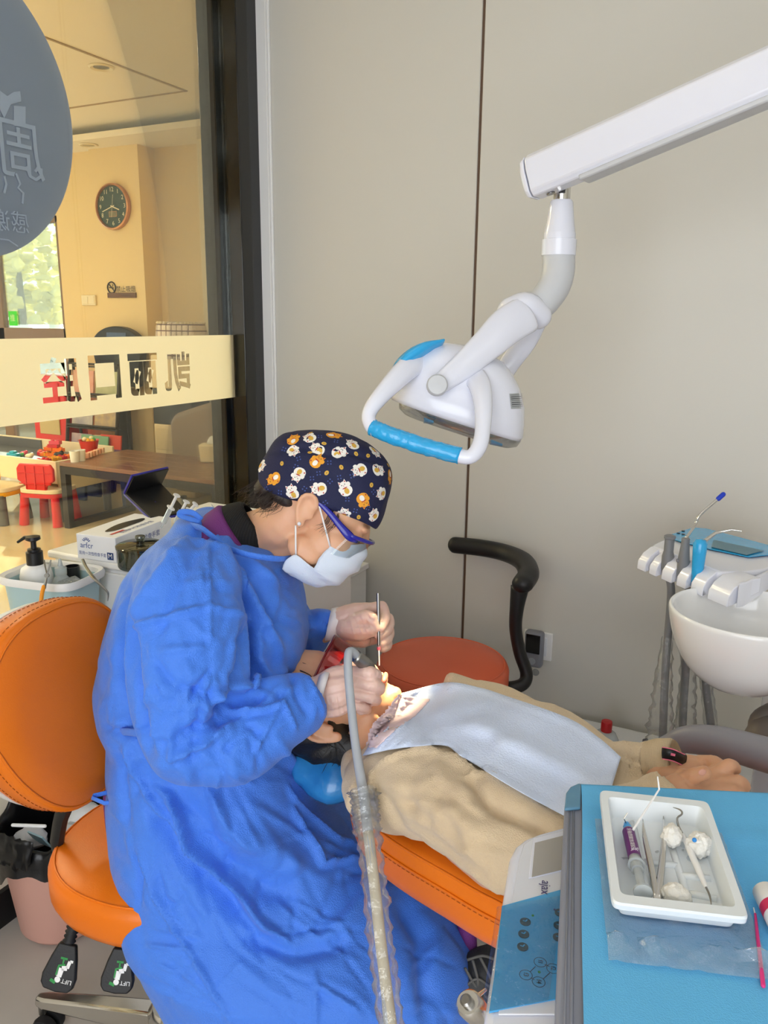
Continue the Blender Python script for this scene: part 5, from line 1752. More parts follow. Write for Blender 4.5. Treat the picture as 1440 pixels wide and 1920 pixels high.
# gown: torso, skirt and both sleeves
mb = MB()
rings_px(mb, [(344, 400, 968, 1.50, 0.09), (330, 436, 990, 1.50, 0.115), (300, 500, 1012, 1.50, 0.145), (266, 556, 1038, 1.50, 0.17), (242, 556, 1082, 1.50, 0.19), (226, 570, 1132, 1.50, 0.20), (204, 580, 1200, 1.50, 0.20), (196, 572, 1270, 1.50, 0.20),
               (205, 562, 1330, 1.50, 0.19), (219, 556, 1368, 1.50, 0.18), (217, 566, 1420, 1.50, 0.19), (219, 596, 1480, 1.53, 0.21), (222, 640, 1540, 1.54, 0.22), (229, 700, 1600, 1.53, 0.22), (232, 765, 1660, 1.50, 0.22),
               (247, 835, 1720, 1.48, 0.22), (276, 878, 1780, 1.48, 0.21), (312, 880, 1850, 1.48, 0.21), (352, 872, 1930, 1.48, 0.20), (385, 868, 2010, 1.48, 0.20), (420, 866, 2100, 1.48, 0.20), (440, 866, 2180, 1.48, 0.20)])
mb.tube([P(362, 1068, D=1.36), P(352, 1130, D=1.30), P(352, 1200, D=1.27), P(352, 1280, D=1.255), P(350, 1345, D=1.25), P(372, 1385, D=1.25), P(440, 1382, D=1.265), P(510, 1345, D=1.295), P(565, 1322, D=1.325), P(582, 1314, D=1.34), P(590, 1310, D=1.345)],
        [0.075, 0.088, 0.095, 0.092, 0.078, 0.066, 0.066, 0.062, 0.054, 0.046, 0.040], 24, spline=4)
mb.tube([P(450, 1090, D=1.64), P(520, 1150, D=1.68), P(555, 1200, D=1.66), P(590, 1178, D=1.62), P(614, 1170, D=1.59), P(622, 1170, D=1.588)], [0.075, 0.065, 0.056, 0.046, 0.036, 0.031], 20, spline=4)
F_ = [
    # upper body and near sleeve
    ([(391, 1005), (392, 1140), (391, 1230), (386, 1310), (376, 1390)], 7, 0.004, True),
    ([(240, 1182), (300, 1160), (390, 1137)], 9, 0.006, True), ([(392, 1138), (440, 1150), (480, 1166)], 9, 0.005, True),
    ([(238, 1075), (234, 1150), (243, 1240), (262, 1340), (288, 1410)], 12, -0.018, False),
    ([(398, 1005), (450, 1080), (500, 1170), (532, 1230)], 12, 0.008, False), ([(410, 1012), (470, 1060), (530, 1100)], 9, 0.006, False),
    ([(430, 1020), (485, 1110), (530, 1200)], 14, -0.008, False),
    ([(360, 1000), (310, 1070), (262, 1130), (238, 1180)], 10, 0.006, False), ([(380, 1010), (330, 1110), (290, 1200)], 12, -0.005, False),
    ([(470, 1166), (460, 1240), (440, 1300), (420, 1340)], 14, -0.016, False), ([(485, 1160), (480, 1230), (500, 1270)], 10, 0.008, False),
    ([(390, 1320), (440, 1296), (500, 1268), (545, 1255)], 9, 0.010, False), ([(400, 1345), (450, 1318), (500, 1300)], 8, -0.009, False),
    ([(432, 1330), (490, 1330), (535, 1316)], 8, 0.006, True), ([(320, 1372), (326, 1414), (390, 1392), (450, 1345)], 9, 0.008, True), ([(330, 1380), (380, 1362), (430, 1350)], 8, -0.008, False),
    ([(540, 1250), (560, 1300), (580, 1340)], 8, -0.006, False), ([(575, 1262), (596, 1300), (612, 1345)], 6, 0.004, True), ([(530, 1310), (555, 1370)], 8, 0.005, True),
    ([(280, 1230), (330, 1290), (385, 1310)], 10, -0.005, False), ([(300, 1220), (390, 1215)], 9, 0.004, False), ([(345, 1330), (390, 1260), (392, 1200)], 8, -0.005, True),
    ([(250, 1250), (262, 1330), (300, 1400)], 8, 0.006, False), ([(470, 1420), (520, 1330), (545, 1290)], 7, 0.004, True),
    # belt
    ([(200, 1362), (270, 1378)], 8, -0.007, False),
    # skirt
    ([(300, 1478), (318, 1492), (354, 1590), (380, 1612), (452, 1680), (486, 1728), (550, 1777)], 13, 0.016, True),
    ([(288, 1500), (330, 1600), (430, 1690), (470, 1750)], 22, -0.012, False), ([(330, 1480), (400, 1590), (480, 1660), (560, 1690)], 26, -0.010, False),
    ([(238, 1388), (262, 1460), (300, 1530), (352, 1592)], 9, 0.007, True), ([(226, 1395), (236, 1480), (240, 1560)], 7, -0.005, False),
    ([(549, 1509), (575, 1570), (599, 1622), (677, 1612)], 8, 0.007, True), ([(540, 1470), (556, 1500), (640, 1590)], 8, 0.005, True),
    ([(257, 1602), (312, 1711), (354, 1781), (432, 1917)], 8, 0.006, True), ([(250, 1590), (262, 1640), (262, 1700)], 8, -0.005, True), ([(275, 1772), (352, 1780)], 7, 0.004, True),
    ([(588, 1843), (630, 1870), (677, 1898)], 8, 0.006, True), ([(590, 1820), (592, 1920)], 8, 0.004, True), ([(700, 1640), (640, 1740), (600, 1760)], 20, 0.008, False),
    ([(430, 1560), (520, 1600), (560, 1640)], 26, 0.010, False), ([(470, 1760), (560, 1790), (650, 1770)], 18, -0.008, False), ([(740, 1690), (790, 1760), (800, 1900)], 20, -0.010, False),
]
F_ = [(l_, wd_ * 0.95, am_ * 1.9, sh_) for l_, wd_, am_, sh_ in F_]
rf = random.Random(11)
for x0, x1, y0, y1, an, sp, cnt, l0, l1 in ((235, 480, 1020, 1400, 75, 45, 64, 40, 150), (330, 590, 1265, 1440, -30, 40, 50, 30, 120), (440, 575, 1060, 1250, 62, 22, 26, 40, 140), (186, 262, 1100, 1380, 88, 14, 18, 40, 140),
                                                (212, 560, 1400, 1760, 62, 22, 48, 60, 220), (300, 860, 1560, 1915, 50, 38, 60, 60, 240), (560, 650, 1140, 1200, 70, 40, 10, 20, 50)):
    for _ in range(cnt):
        x, y, a, l = rf.uniform(x0, x1), rf.uniform(y0, y1), math.radians(rf.gauss(an, sp)), rf.uniform(l0, l1)
        bx_, by_ = rf.uniform(-0.15, 0.15) * l, rf.uniform(-0.15, 0.15) * l
        F_.append(([(x - math.cos(a) * l / 2, y - math.sin(a) * l / 2), (x + bx_, y + by_), (x + math.cos(a) * l / 2, y + math.sin(a) * l / 2)], rf.uniform(7, 16), rf.choice((-1, 1)) * rf.uniform(0.0022, 0.0052), True))
gw_ = cloth('gown', mb, 0.0052, m_gown, den, smooth=6, lines=F_, rough=0.015, rscale=6.0, stretch=(1, 1, 0.7))
gw_['label'] = 'pale blue disposable gown over the whole body'
# waist tie, neck tie, neckline binding
tie = [P(204, 1364, D=1.47), P(220, 1370, D=1.36), P(245, 1373, D=1.295), P(275, 1376, D=1.265)]
MB().tube(catmull(tie, 6), [(0.0065, 0.0022)] * 19, 8, up=(0, 0, 1)).build('waist_tie', m_gown, den, sharp=0)
MB().tube([P(228, 1480, D=1.40), P(176, 1492, D=1.395), P(172, 1496, D=1.39), P(196, 1506, D=1.39), P(230, 1502, D=1.40)], [(0.0045, 0.0015)] * 5, 6, up=(0, 0, 1)).build('waist_tie', m_gown, den, sharp=0)
nk = [P(350, 984, D=1.44), P(376, 990, D=1.385), P(396, 1004, D=1.37), P(430, 1028, D=1.36), P(470, 1041, D=1.355), P(520, 1048, D=1.375), P(545, 1046, D=1.42)]
MB().tube(nk, [(0.006, 0.003)] * 7, 8, spline=5).build('neckline_binding', m_gown, den, sharp=0)
for q_ in ([P(378, 975, D=1.42), P(362, 962, D=1.42), P(340, 960, D=1.43), P(338, 966, D=1.43), P(360, 974, D=1.42), P(376, 978, D=1.42)], [P(376, 976, D=1.42), P(350, 988, D=1.44), P(334, 1004, D=1.45)], [P(375, 978, D=1.42), P(358, 996, D=1.43), P(350, 1006, D=1.43)]):
    MB().tube(q_, [(0.0055, 0.0015)] * len(q_), 8, spline=4).build('neck_tie', m_gown, den, sharp=0)
# scrubs and undershirt at the neck
nd = CR * 0.83 + CU * 0.55
nd /= np.linalg.norm(nd)
npx = CR * 0.55 - CU * 0.83
npx /= np.linalg.norm(npx)


def neck_ring(px, py, a, b, D=1.485):
    c = P(px, py, D=D)
    return [c + npx * a * math.cos(2 * PI * j / 36) + CF * b * math.sin(2 * PI * j / 36) for j in range(36)]


MB().rings([neck_ring(484, 984, 0.047, 0.052), neck_ring(479, 986, 0.053, 0.057), neck_ring(463, 995, 0.059, 0.066), neck_ring(444, 1004, 0.06, 0.074), neck_ring(424, 1020, 0.06, 0.08)], caps=False).build('undershirt', m_blackcloth, den, sharp=0, solid=0.002)
MB().rings([neck_ring(452, 1000, 0.060, 0.073), neck_ring(446, 1002, 0.0635, 0.078), neck_ring(424, 1018, 0.0635, 0.088), neck_ring(405, 1040, 0.0635, 0.10)], caps=False).build('scrub_collar', m_purple2, den, sharp=0, solid=0.002)
MB().tube([P(216, 1395, D=1.51), P(211, 1460, D=1.51), P(214, 1530, D=1.51), P(226, 1600, D=1.50), P(248, 1660, D=1.48)], [0.012, 0.017, 0.018, 0.018, 0.016], 12, spline=4).build('scrub_top', m_purple2, den, sharp=0)
MB().tube([P(868, 1690, D=1.50), P(878, 1760, D=1.49), P(882, 1800, D=1.48)], [0.02, 0.016, 0.013], 12, spline=3).build('scrub_trouser', m_purple2, den, sharp=0)
m_shoe = M('grey black trainer', (52, 52, 52), 0.6, bump=('n', 90, 0.6), var=0.3, vscale=50)
m_sole = M('trainer trim', (88, 86, 82), 0.6, var=0.1)
shc = P(896, 1830, D=1.45)
sh = MB().tube([P(870, 1850, D=1.46), P(890, 1835, D=1.45), P(925, 1815, D=1.47), P(960, 1812, D=1.5)], [(0.03, 0.035), (0.042, 0.05), (0.04, 0.045), (0.025, 0.03)], 18, spline=4, round_ends=True).build('shoe', m_shoe, den, sharp=0)
for i, q_ in enumerate(([(876, 1800), (905, 1792), (930, 1800)], [(872, 1815), (892, 1850), (915, 1872)], [(886, 1800), (896, 1840), (890, 1868)], [(875, 1848), (895, 1835), (918, 1850)], [(900, 1795), (918, 1830), (926, 1850)])):
    MB().tube([P(x, y, D=1.405) for x, y in q_], [(0.003, 0.002)] * 3, 6, spline=3).build('shoe_trim', m_sole, sh, sharp=0)

# cap
capst = [(-134, 20, 62, 14), (-128, 2, 84, 30), (-116, -12, 99, 44), (-100, -18, 110, 57), (-78, -18, 126, 68), (-50, -10, 140, 77), (-18, 4, 151, 82), (10, 10, 154, 83), (40, 18, 152, 80), (66, 22, 144, 71), (82, 24, 128, 60), (95, 25, 102, 46), (103, 26, 74, 32), (108, 28, 48, 16)]
mb = MB()
rings = []
for f_, ub, ut, ww in capst:
    um = ub + 0.36 * (ut - ub)
    ring = []
    for j in range(33):
        th = PI * j / 32
        ring.append(DH(f_, um + (ut - um) * math.sin(th) ** 0.9, -ww * math.cos(th)))
    for k in (0.5, 1.0):
        ring.append(DH(f_, um + (ub - um) * k, ww * (1 - 0.05 * k)))
    ring.append(DH(f_, ub + 8, ww * 0.5))
    ring.append(DH(f_, ub + 8, -ww * 0.5))
    for k in (1.0, 0.5):
        ring.append(DH(f_, um + (ub - um) * k, -ww * (1 - 0.05 * k)))
    rings.append(ring)
mb.rings(rings)
cap_me_o = mb.build('cap_tmp', None, None, sharp=0, sub=2)
dg = bpy.context.evaluated_depsgraph_get()
me = bpy.data.meshes.new_from_object(cap_me_o.evaluated_get(dg))
bpy.data.objects.remove(cap_me_o)
sculpt(me, [([(500, 850), (565, 838), (610, 852), (655, 848), (700, 862), (735, 870)], 6, -0.004, False), ([(560, 838), (600, 812)], 7, 0.003, False), ([(490, 900), (560, 905), (620, 930)], 16, 0.003, False), ([(640, 880), (680, 920), (690, 980)], 18, 0.003, False),
            ([(500, 915), (560, 940), (610, 955)], 5, -0.002, False), ([(540, 870), (600, 890), (650, 900)], 14, -0.003, False)], rough=0.004, rscale=14)
me.materials.clear()
me.materials.append(m_cap)
me.polygons.foreach_set('use_smooth', [True] * len(me.polygons))
cap_o = link('cap', me, den)
cap_o['label'] = 'navy cloth cap printed with white and orange cats and coins'
bvh = BVHTree.FromPolygons([tuple(p) for p in co_of(me)], [tuple(p.vertices) for p in me.polygons])
m_cat = M('white cat print', (238, 234, 226), 0.75, var=0.02)
m_ocat = M('orange cat print', (232, 160, 48), 0.75, var=0.03)
m_coin = M('gold coin print', (214, 170, 70), 0.75, var=0.05)
m_red = M('red print dots', (176, 50, 50), 0.75, var=0.03)
m_flow = M('blue flower print', (70, 88, 150), 0.75, var=0.03)
prints = {k: MB() for k in ('w', 'o', 'c', 'r', 'f', 'k')}


def stick(key, c, n, ex_, ey_, pts, lift):
    q_ = []
    for x, y in [(sum(p[0] for p in pts) / len(pts), sum(p[1] for p in pts) / len(pts))] + pts:
        w0 = V(c) + V(ex_) * x + V(ey_) * y
        h = bvh.find_nearest(w0)
        q_.append(np.array(h[0] + h[1] * lift) if h[0] is not None else np.array(w0))
    m_ = len(pts)
    prints[key].add(q_, [(0, 1 + i, 1 + (i + 1) % m_) for i in range(m_)])


def circ(x, y, r, r2=None, n=14):
    return [(x + r * math.cos(2 * PI * i / n), y + (r2 or r) * math.sin(2 * PI * i / n)) for i in range(n)]


def cat(c, n, ang, key):
    n = V(n)
    ex_ = n.cross(V((0.3, 0.2, 0.9))).normalized()
    ey_ = n.cross(ex_)
    ex_, ey_ = ex_ * math.cos(ang) + ey_ * math.sin(ang), ey_ * math.cos(ang) - ex_ * math.sin(ang)
    if ex_.cross(ey_).dot(n) < 0:
        ex_ = -ex_
    k = 0.0142
    S_ = lambda key_, pts, l: stick(key_, c, n, ex_, ey_, [(x * k, y * k) for x, y in pts], l)
    S_(key, circ(0, -0.25, 0.78, 0.66), 0.0005)
    S_(key, circ(0, 0.5, 0.55, 0.46), 0.0006)
    for s in (-1, 1):
        S_(key, [(0.5 * s, 0.6), (0.42 * s, 1.15), (0.1 * s, 0.85)], 0.0007)
        S_('r', [(0.42 * s, 0.72), (0.40 * s, 1.0), (0.22 * s, 0.86)], 0.0009)
        S_('k', circ(0.2 * s, 0.55, 0.07, n=6), 0.0009)
        S_(key, circ(0.62 * s, 0.1 + 0.3 * (s > 0), 0.22, 0.28), 0.0007)
    S_('r', circ(0, 0.4, 0.06, n=6), 0.0009)
    S_('r', circ(0.0, 0.12, 0.34, 0.07, n=10), 0.0009)
    S_('c' if key == 'w' else 'w', circ(0.05, -0.3, 0.30, 0.38), 0.0009)
    S_('r', circ(-0.55, -0.45, 0.10, n=6), 0.0009)


zz = lambda l: [(440 + x / 4, 780 + y / 4) for x, y in l]
lists = {
    'w': zz([(440, 262), (782, 278), (885, 212), (1050, 265), (200, 372), (480, 437), (635, 547), (830, 547), (432, 578), (820, 735), (1045, 745), (1102, 582), (1075, 402), (940, 405), (622, 250), (560, 160)]),
    'o': zz([(740, 145), (615, 338), (295, 470), (965, 630), (1165, 455), (440, 178)]),
    'c': zz([(670, 207), (355, 357), (565, 275), (690, 427), (800, 385), (1000, 298), (910, 285), (1150, 370), (1025, 518), (930, 758), (280, 592), (570, 128)]),
    'f': zz([(640, 155), (760, 190), (480, 320), (460, 380), (630, 430), (580, 468), (715, 490), (785, 460), (525, 545), (340, 572), (845, 625), (680, 650), (710, 350), (370, 250), (905, 710), (880, 450), (1040, 570), (240, 545), (1000, 690)]),
}
ri = random.Random(3)
for key, l in lists.items():
    for px, py in l:
        d = V(P(px, py, D=1.0) - EYE).normalized()
        h = bvh.ray_cast(V(EYE), d)
        if h[0] is None:
            continue
        pts = [(h[0], h[1])]
        rel = np.array(h[0]) - DH.o
        mir = DH.o + rel - 2 * DH.s * (rel @ DH.s)
        h2 = bvh.find_nearest(V(mir))
        pts.append((h2[0], h2[1]))
        for c, n in pts:
            a = ri.uniform(0, 2 * PI)
            if key in 'wo':
                cat(c, n, a, key)
            else:
                ex_ = V(n).cross(V((0.1, 0.3, 0.9))).normalized()
                ey_ = V(n).cross(ex_)
                ex_, ey_ = ex_ * math.cos(a) + ey_ * math.sin(a), ey_ * math.cos(a) - ex_ * math.sin(a)
                if key == 'c':
                    stick('c', c, n, ex_, ey_, circ(0, 0, 0.0045, 0.0035, 12), 0.0006)
                    stick('k', c, n, ex_, ey_, circ(0, 0, 0.0014, 0.0006, 6), 0.0009)
                else:
                    for k in range(4):
                        t_ = k * PI / 2 + 0.4
                        stick('f', c, n, ex_, ey_, circ(0.0036 * math.cos(t_), 0.0036 * math.sin(t_), 0.0014, n=6), 0.0005)
for key, nm, mt in (('w', 'cat_print', m_cat), ('o', 'orange_cat_print', m_ocat), ('c', 'coin_print', m_coin), ('r', 'red_print', m_red), ('f', 'flower_print', m_flow), ('k', 'dark_print', m_ink)):
    o = prints[key].build(nm, mt, cap_o, fix=False, sharp=0)
    o['kind'] = 'stuff'
# hair at the nape and temple
hb = MB()
DH.ball(hb, (-96, -12, 0), (26, 26, 48))
DH.ball(hb, (-84, -28, 0), (22, 20, 44))
for s in (-50, 50):
    DH.ball(hb, (-62, -8, s), (26, 14, 12))
hb.build('hair', m_hair, den, sharp=0)
hs_ = MB()
for i in range(70):
    a = ri.uniform(-0.9, 0.9)
    f0 = ri.uniform(-120, -52)
    p0 = DH(f0, -4 + ri.uniform(-6, 4), -62 * abs(math.cos(a)) * (1 - max(0, (-f0 - 80) / 60)))
    hs_.tube([p0, p0 - DH.u * ri.uniform(0.018, 0.032) - DH.f * ri.uniform(-0.006, 0.016), p0 - DH.u * ri.uniform(0.034, 0.055) - DH.f * ri.uniform(0.0, 0.03)], [0.0005, 0.0004, 0.0002], 4, spline=2)
for i in range(26):
    p0 = DH(ri.uniform(20, 42), ri.uniform(14, 22), -68)
    hs_.tube([p0, p0 - DH.u * 0.02 + DH.f * 0.004, p0 - DH.u * ri.uniform(0.03, 0.045) - DH.f * ri.uniform(0.0, 0.012)], [0.0004, 0.0003, 0.0001], 4, spline=2)
o = hs_.build('hair_wisps', m_hair, den, sharp=0)
o['kind'] = 'stuff'
# eye under the glasses: lid line and lashes
for s in (-1, 1):
    MB().tube([DH(83, -4, 44 * s), DH(92, -5, 33 * s), DH(93, -4, 22 * s)], [0.0012, 0.0018, 0.001], 6, spline=3).build('eyelashes', m_hair, den, sharp=0)
# mask
C_ = [(104, -2), (117, -20), (116, -46), (110, -70), (99, -92), (82, -107), (54, -119), (24, -119)]
E_ = [(54, -36), (51, -50), (49, -66), (50, -84), (36, -82), (12, -80), (2, -98), (4, -114)]
SW = [58, 60, 61, 60, 61, 62, 58, 50]
rows = []
kk = 6
Cc, Ec, Sc = catmull([np.array(p + (0,)) for p in C_], kk), catmull([np.array(p + (0,)) for p in E_], kk), catmull([np.array((x, 0, 0)) for x in SW], kk)
for i, (c, e, s) in enumerate(zip(Cc, Ec, Sc)):
    row = []
    for j in range(33):
        ph = -PI / 2 + PI * j / 32
        k = 1 - math.cos(ph)
        q_ = c + (e - c) * k ** 1.0
        pl_ = 3.4 * math.asin(math.sin(i * 0.62)) / 1.57 * math.cos(ph) * (1 if 8 < i < 36 else 0.3)
        wv = 2.6 * noise.noise(V((j * 0.35, i * 0.25, 4)))
        row.append(DH(q_[0] + (pl_ + wv) * 0.8, q_[1] - (pl_ + wv) * 0.4, s[0] * math.sin(ph)))
    rows.append(row)
mk = MB()
mk.grid(rows)
o = mk.build('face_mask', M('white blue surgical mask', (216, 224, 238), 0.7, bump=('weave', 700, 0.2), sss=0.1, var=0.02), den, sharp=0, solid=0.0015)
for a_, b_, sd in ((E_[0], (-6, 22), -1), (E_[5], (-14, -36), -1), (E_[0], (-6, 22), 1), (E_[5], (-14, -36), 1)):
    MB().tube([DH(a_[0], a_[1], 60 * sd), DH((a_[0] + b_[0]) / 2, (a_[1] + b_[1]) / 2, 70 * sd), DH(b_[0], b_[1], 76 * sd)], [(0.0018, 0.001)] * 3, 6, spline=3).build('mask_loop', m_white2, den, sharp=0)
# glasses
m_gblue = M('deep blue glasses frame', (28, 30, 150), 0.25, coat=0.3, var=0.03)
gl = MB()
hinge = (72, -2)
arc = [DH(hinge[0] + (116 - hinge[0]) * math.cos(a), hinge[1] + 8 * math.cos(a), 70 * math.sin(a)) for a in np.linspace(-PI / 2, PI / 2, 17)]
MB().tube(arc, [(0.0035, 0.0022)] * 17, 8, up=tuple(DH.u)).build('glasses_frame', m_gblue, den, sharp=0)
for sd in (-1, 1):
    MB().tube([DH(-40, 8, 72 * sd), DH(-20, 21, 76 * sd), DH(20, 14, 75 * sd), DH(50, 4, 73 * sd), DH(74, -3, 70 * sd), DH(90, -4, 60 * sd)], [(0.003, 0.0015), (0.004, 0.0018), (0.005, 0.002), (0.0062, 0.0022), (0.0075, 0.0025), (0.004, 0.002)], 8, spline=4, up=tuple(DH.u)).build('glasses_temple', m_gblue, den, sharp=0)
rows = []
for i in range(6):
    k = i / 5
    rows.append([DH(hinge[0] + (116 - hinge[0]) * math.cos(a) - 10 * k, hinge[1] + 6 * math.cos(a) - 44 * k * (0.65 + 0.35 * abs(math.sin(a))) * (1 - 0.5 * math.exp(-(a / 0.22) ** 2)), (70 - 4 * k) * math.sin(a)) for a in np.linspace(-PI / 2, PI / 2, 25)])
gl.grid(rows)
gl.build('glasses_lens', clear_mat('clear safety lens', (232, 238, 240), 0.06, 0.02), den, sharp=0)
MB().ball(DH(-10, -30, -79), 0.0034, n=12, m=8).build('pearl_earring', m_white, den)


def hand(mb, wrist, palm, fingers, thumb):
    """palm bones, four bent fingers and a thumb as tapered chains of (px, py, depth, radius)"""
    for ch in palm:
        mb.tube([P(x, y, D=d) for x, y, d, r in ch], [r for x, y, d, r in ch], 12, spline=3, round_ends=True)
    for ch in fingers + [thumb]:
        pts, rr = [P(x, y, D=d) for x, y, d, r in ch], [r for x, y, d, r in ch]
        mb.tube(pts, rr, 14, spline=4, round_ends=True)
        for p, r in list(zip(pts, rr))[1:-1]:
            mb.ball(p, r * 1.07, n=12, m=8)


mb = MB()
hand(mb, None,
     [[(606, 1282, 1.365, 0.019), (630, 1270, 1.365, 0.020), (656, 1261, 1.362, 0.0125)], [(604, 1296, 1.355, 0.021), (632, 1287, 1.352, 0.021), (663, 1279, 1.350, 0.0125)],
      [(604, 1312, 1.355, 0.021), (634, 1306, 1.352, 0.021), (661, 1299, 1.350, 0.0125)], [(608, 1326, 1.362, 0.018), (634, 1324, 1.360, 0.018), (654, 1318, 1.358, 0.0125)],
      [(610, 1290, 1.385, 0.018), (640, 1290, 1.385, 0.02), (655, 1300, 1.385, 0.018)], [(585, 1302, 1.36, 0.030), (604, 1303, 1.362, 0.030)]],
     [[(656, 1261, 1.362, 0.0115), (694, 1262, 1.345, 0.0112), (707, 1268, 1.372, 0.0098), (694, 1275, 1.395, 0.0085)],
      [(663, 1279, 1.350, 0.0115), (700, 1284, 1.343, 0.0114), (712, 1292, 1.372, 0.0100), (696, 1297, 1.398, 0.0086)],
      [(661, 1299, 1.350, 0.0112), (694, 1306, 1.347, 0.0108), (705, 1313, 1.374, 0.0094), (690, 1316, 1.396, 0.0082)],
      [(654, 1318, 1.358, 0.0105), (678, 1324, 1.358, 0.0096), (688, 1330, 1.378, 0.0084), (676, 1333, 1.392, 0.0075)]],
     [(612, 1274, 1.385, 0.015), (640, 1258, 1.405, 0.0135), (668, 1250, 1.408, 0.0115), (692, 1258, 1.400, 0.0095)])
gme = fused(mb, 0.0018, 2)
sculpt(gme, [([(600, 1275), (608, 1345)], 4, 0.0015, False), ([(616, 1345), (612, 1300)], 3, 0.0010, True), ([(625, 1344), (622, 1310)], 3, 0.001, True), ([(636, 1342), (630, 1305)], 3, 0.001, True), ([(645, 1340), (640, 1318)], 3, 0.001, True),
             ([(670, 1266), (688, 1276), (700, 1277)], 2.5, -0.0014, False), ([(668, 1290), (690, 1298), (704, 1301)], 2.5, -0.0014, False), ([(664, 1312), (684, 1319)], 2.5, -0.0012, False), ([(672, 1270), (664, 1285)], 3, 0.0008, True)], rough=0.0012, rscale=55)
gme.materials.clear()
gme.materials.append(m_glove)
link('glove', gme, den)['label'] = 'clear vinyl glove gripping the handpiece'
MB().rings([[c_ + (CU * 0.9 + CR * 0.25) * r * math.cos(2 * PI * j / 30) + CF * r * 0.85 * math.sin(2 * PI * j / 30) for j in range(30)] for c_, r in ((P(588, 1308, D=1.355), 0.0405), (P(597, 1306, D=1.355), 0.0445), (P(606, 1304, D=1.355), 0.0425))], caps=False).build('glove_cuff', m_cuff, den, sharp=0, solid=0.0025)
mb = MB()
hand(mb, None,
     [[(640, 1160, 1.575, 0.024), (668, 1150, 1.575, 0.022), (694, 1142, 1.585, 0.014)], [(640, 1170, 1.585, 0.024), (672, 1162, 1.60, 0.022), (706, 1156, 1.61, 0.0135)],
      [(640, 1176, 1.585, 0.024), (672, 1180, 1.60, 0.022), (708, 1176, 1.61, 0.013)], [(642, 1182, 1.585, 0.022), (672, 1196, 1.595, 0.02), (706, 1196, 1.605, 0.012)],
      [(650, 1178, 1.56, 0.022), (676, 1182, 1.555, 0.022), (694, 1180, 1.55, 0.016)], [(655, 1196, 1.58, 0.016), (680, 1200, 1.58, 0.016)]],
     [[(694, 1142, 1.585, 0.0125), (716, 1138, 1.585, 0.0115), (722, 1160, 1.565, 0.0105), (714, 1178, 1.548, 0.0092)],
      [(706, 1156, 1.61, 0.0125), (728, 1160, 1.605, 0.0112), (728, 1180, 1.575, 0.010), (711, 1193, 1.550, 0.0088)],
      [(708, 1176, 1.61, 0.012), (729, 1182, 1.60, 0.0108), (727, 1198, 1.575, 0.0096), (715, 1208, 1.553, 0.0084)],
      [(706, 1196, 1.605, 0.0105), (725, 1202, 1.595, 0.0096), (726, 1212, 1.575, 0.0086), (718, 1217, 1.556, 0.0076)]],
     [(664, 1168, 1.555, 0.018), (684, 1158, 1.55, 0.0145), (697, 1160, 1.546, 0.012), (704, 1178, 1.545, 0.0098)])
gme = fused(mb, 0.0020, 2)
sculpt(gme, [([(655, 1150), (665, 1195)], 3, 0.001, True), ([(664, 1148), (680, 1192)], 3, 0.001, True), ([(676, 1150), (690, 1188)], 3, 0.0012, True), ([(685, 1150), (699, 1186)], 3, 0.001, True), ([(680, 1142), (692, 1160), (704, 1166)], 3, -0.0018, False), ([(672, 1196), (700, 1192)], 3, -0.001, False)], rough=0.0012, rscale=55)
gme.materials.clear()
gme.materials.append(m_glove)
link('glove', gme, den)['label'] = 'clear vinyl glove pinching the upright probe'
MB().rings([[c_ + (CU * 0.93 + CR * 0.2) * r * math.cos(2 * PI * j / 30) + CF * r * 0.85 * math.sin(2 * PI * j / 30) for j in range(30)] for c_, r in ((P(616, 1171, D=1.58), 0.033), (P(626, 1169, D=1.58), 0.034), (P(644, 1168, D=1.58), 0.0305))], caps=False).build('glove_cuff', m_cuff, den, sharp=0, solid=0.0025)

# tools in the hands
t = thing('hand_probe', 'slim steel instrument held upright over the patient\'s mouth', 'dental instrument', P(711, 1246, D=1.54))
MB().tube([P(709, 1112, D=1.545), P(709.5, 1150, D=1.545), P(710, 1210, D=1.54)], [0.0034, 0.0034, 0.003], 12).build('handle', m_steel, t)
MB().lathe([(0.0036, -0.003), (0.0036, 0.003)], P(710, 1216, D=1.54), P(709, 1112, D=1.545) - P(710, 1210, D=1.54), 12).build('pink_ring', M('pink ring', (230, 110, 130), 0.4), t)
MB().tube([P(710, 1212, D=1.54), P(711, 1248, D=1.53)], [0.0018, 0.0014], 10).build('brush_stem', m_white2, t)
t = thing('dental_handpiece', 'steel handpiece with pale grey hose held in the nearer gloved hand', 'dental handpiece', P(690, 1250, D=1.34))
ha, hb2 = P(666, 1229, D=1.335), P(722, 1280, D=1.40)
MB().tube([ha, P(676, 1238, D=1.345), P(690, 1250, D=1.36), P(700, 1260, D=1.385), P(712, 1270, D=1.41)], [0.0105, 0.0115, 0.0115, 0.007, 0.004], 20, spline=3).build('body', m_steel, t, sharp=0)
MB().tube([P(683, 1244, D=1.352), P(686, 1247, D=1.356)], [0.0121, 0.0121], 20).build('ring', m_black, t)
hose = [P(669, 1231, D=1.338), P(664, 1224, D=1.33), P(657, 1221, D=1.322), P(653, 1228, D=1.315), P(653, 1260, D=1.305), P(658, 1320, D=1.29), P(667, 1400, D=1.26), P(680, 1480, D=1.22), P(690, 1560, D=1.18), P(701, 1650, D=1.14), P(713, 1760, D=1.10), P(724, 1850, D=1.07), P(738, 1960, D=1.04), P(790, 2100, D=1.0), P(900, 2150, D=0.95)]
MB().tube(hose, [0.0070] * 7 + [0.0078] * 8, 14, spline=7).build('hose', m_tube, t, sharp=0)
MB().tube(hose[8:13], 0.0080, 12, spline=5).build('hose_lining', M('cream inner hose', (196, 186, 162), 0.5, bump=('n', 120, 0.3), var=0.04), t, sharp=0)
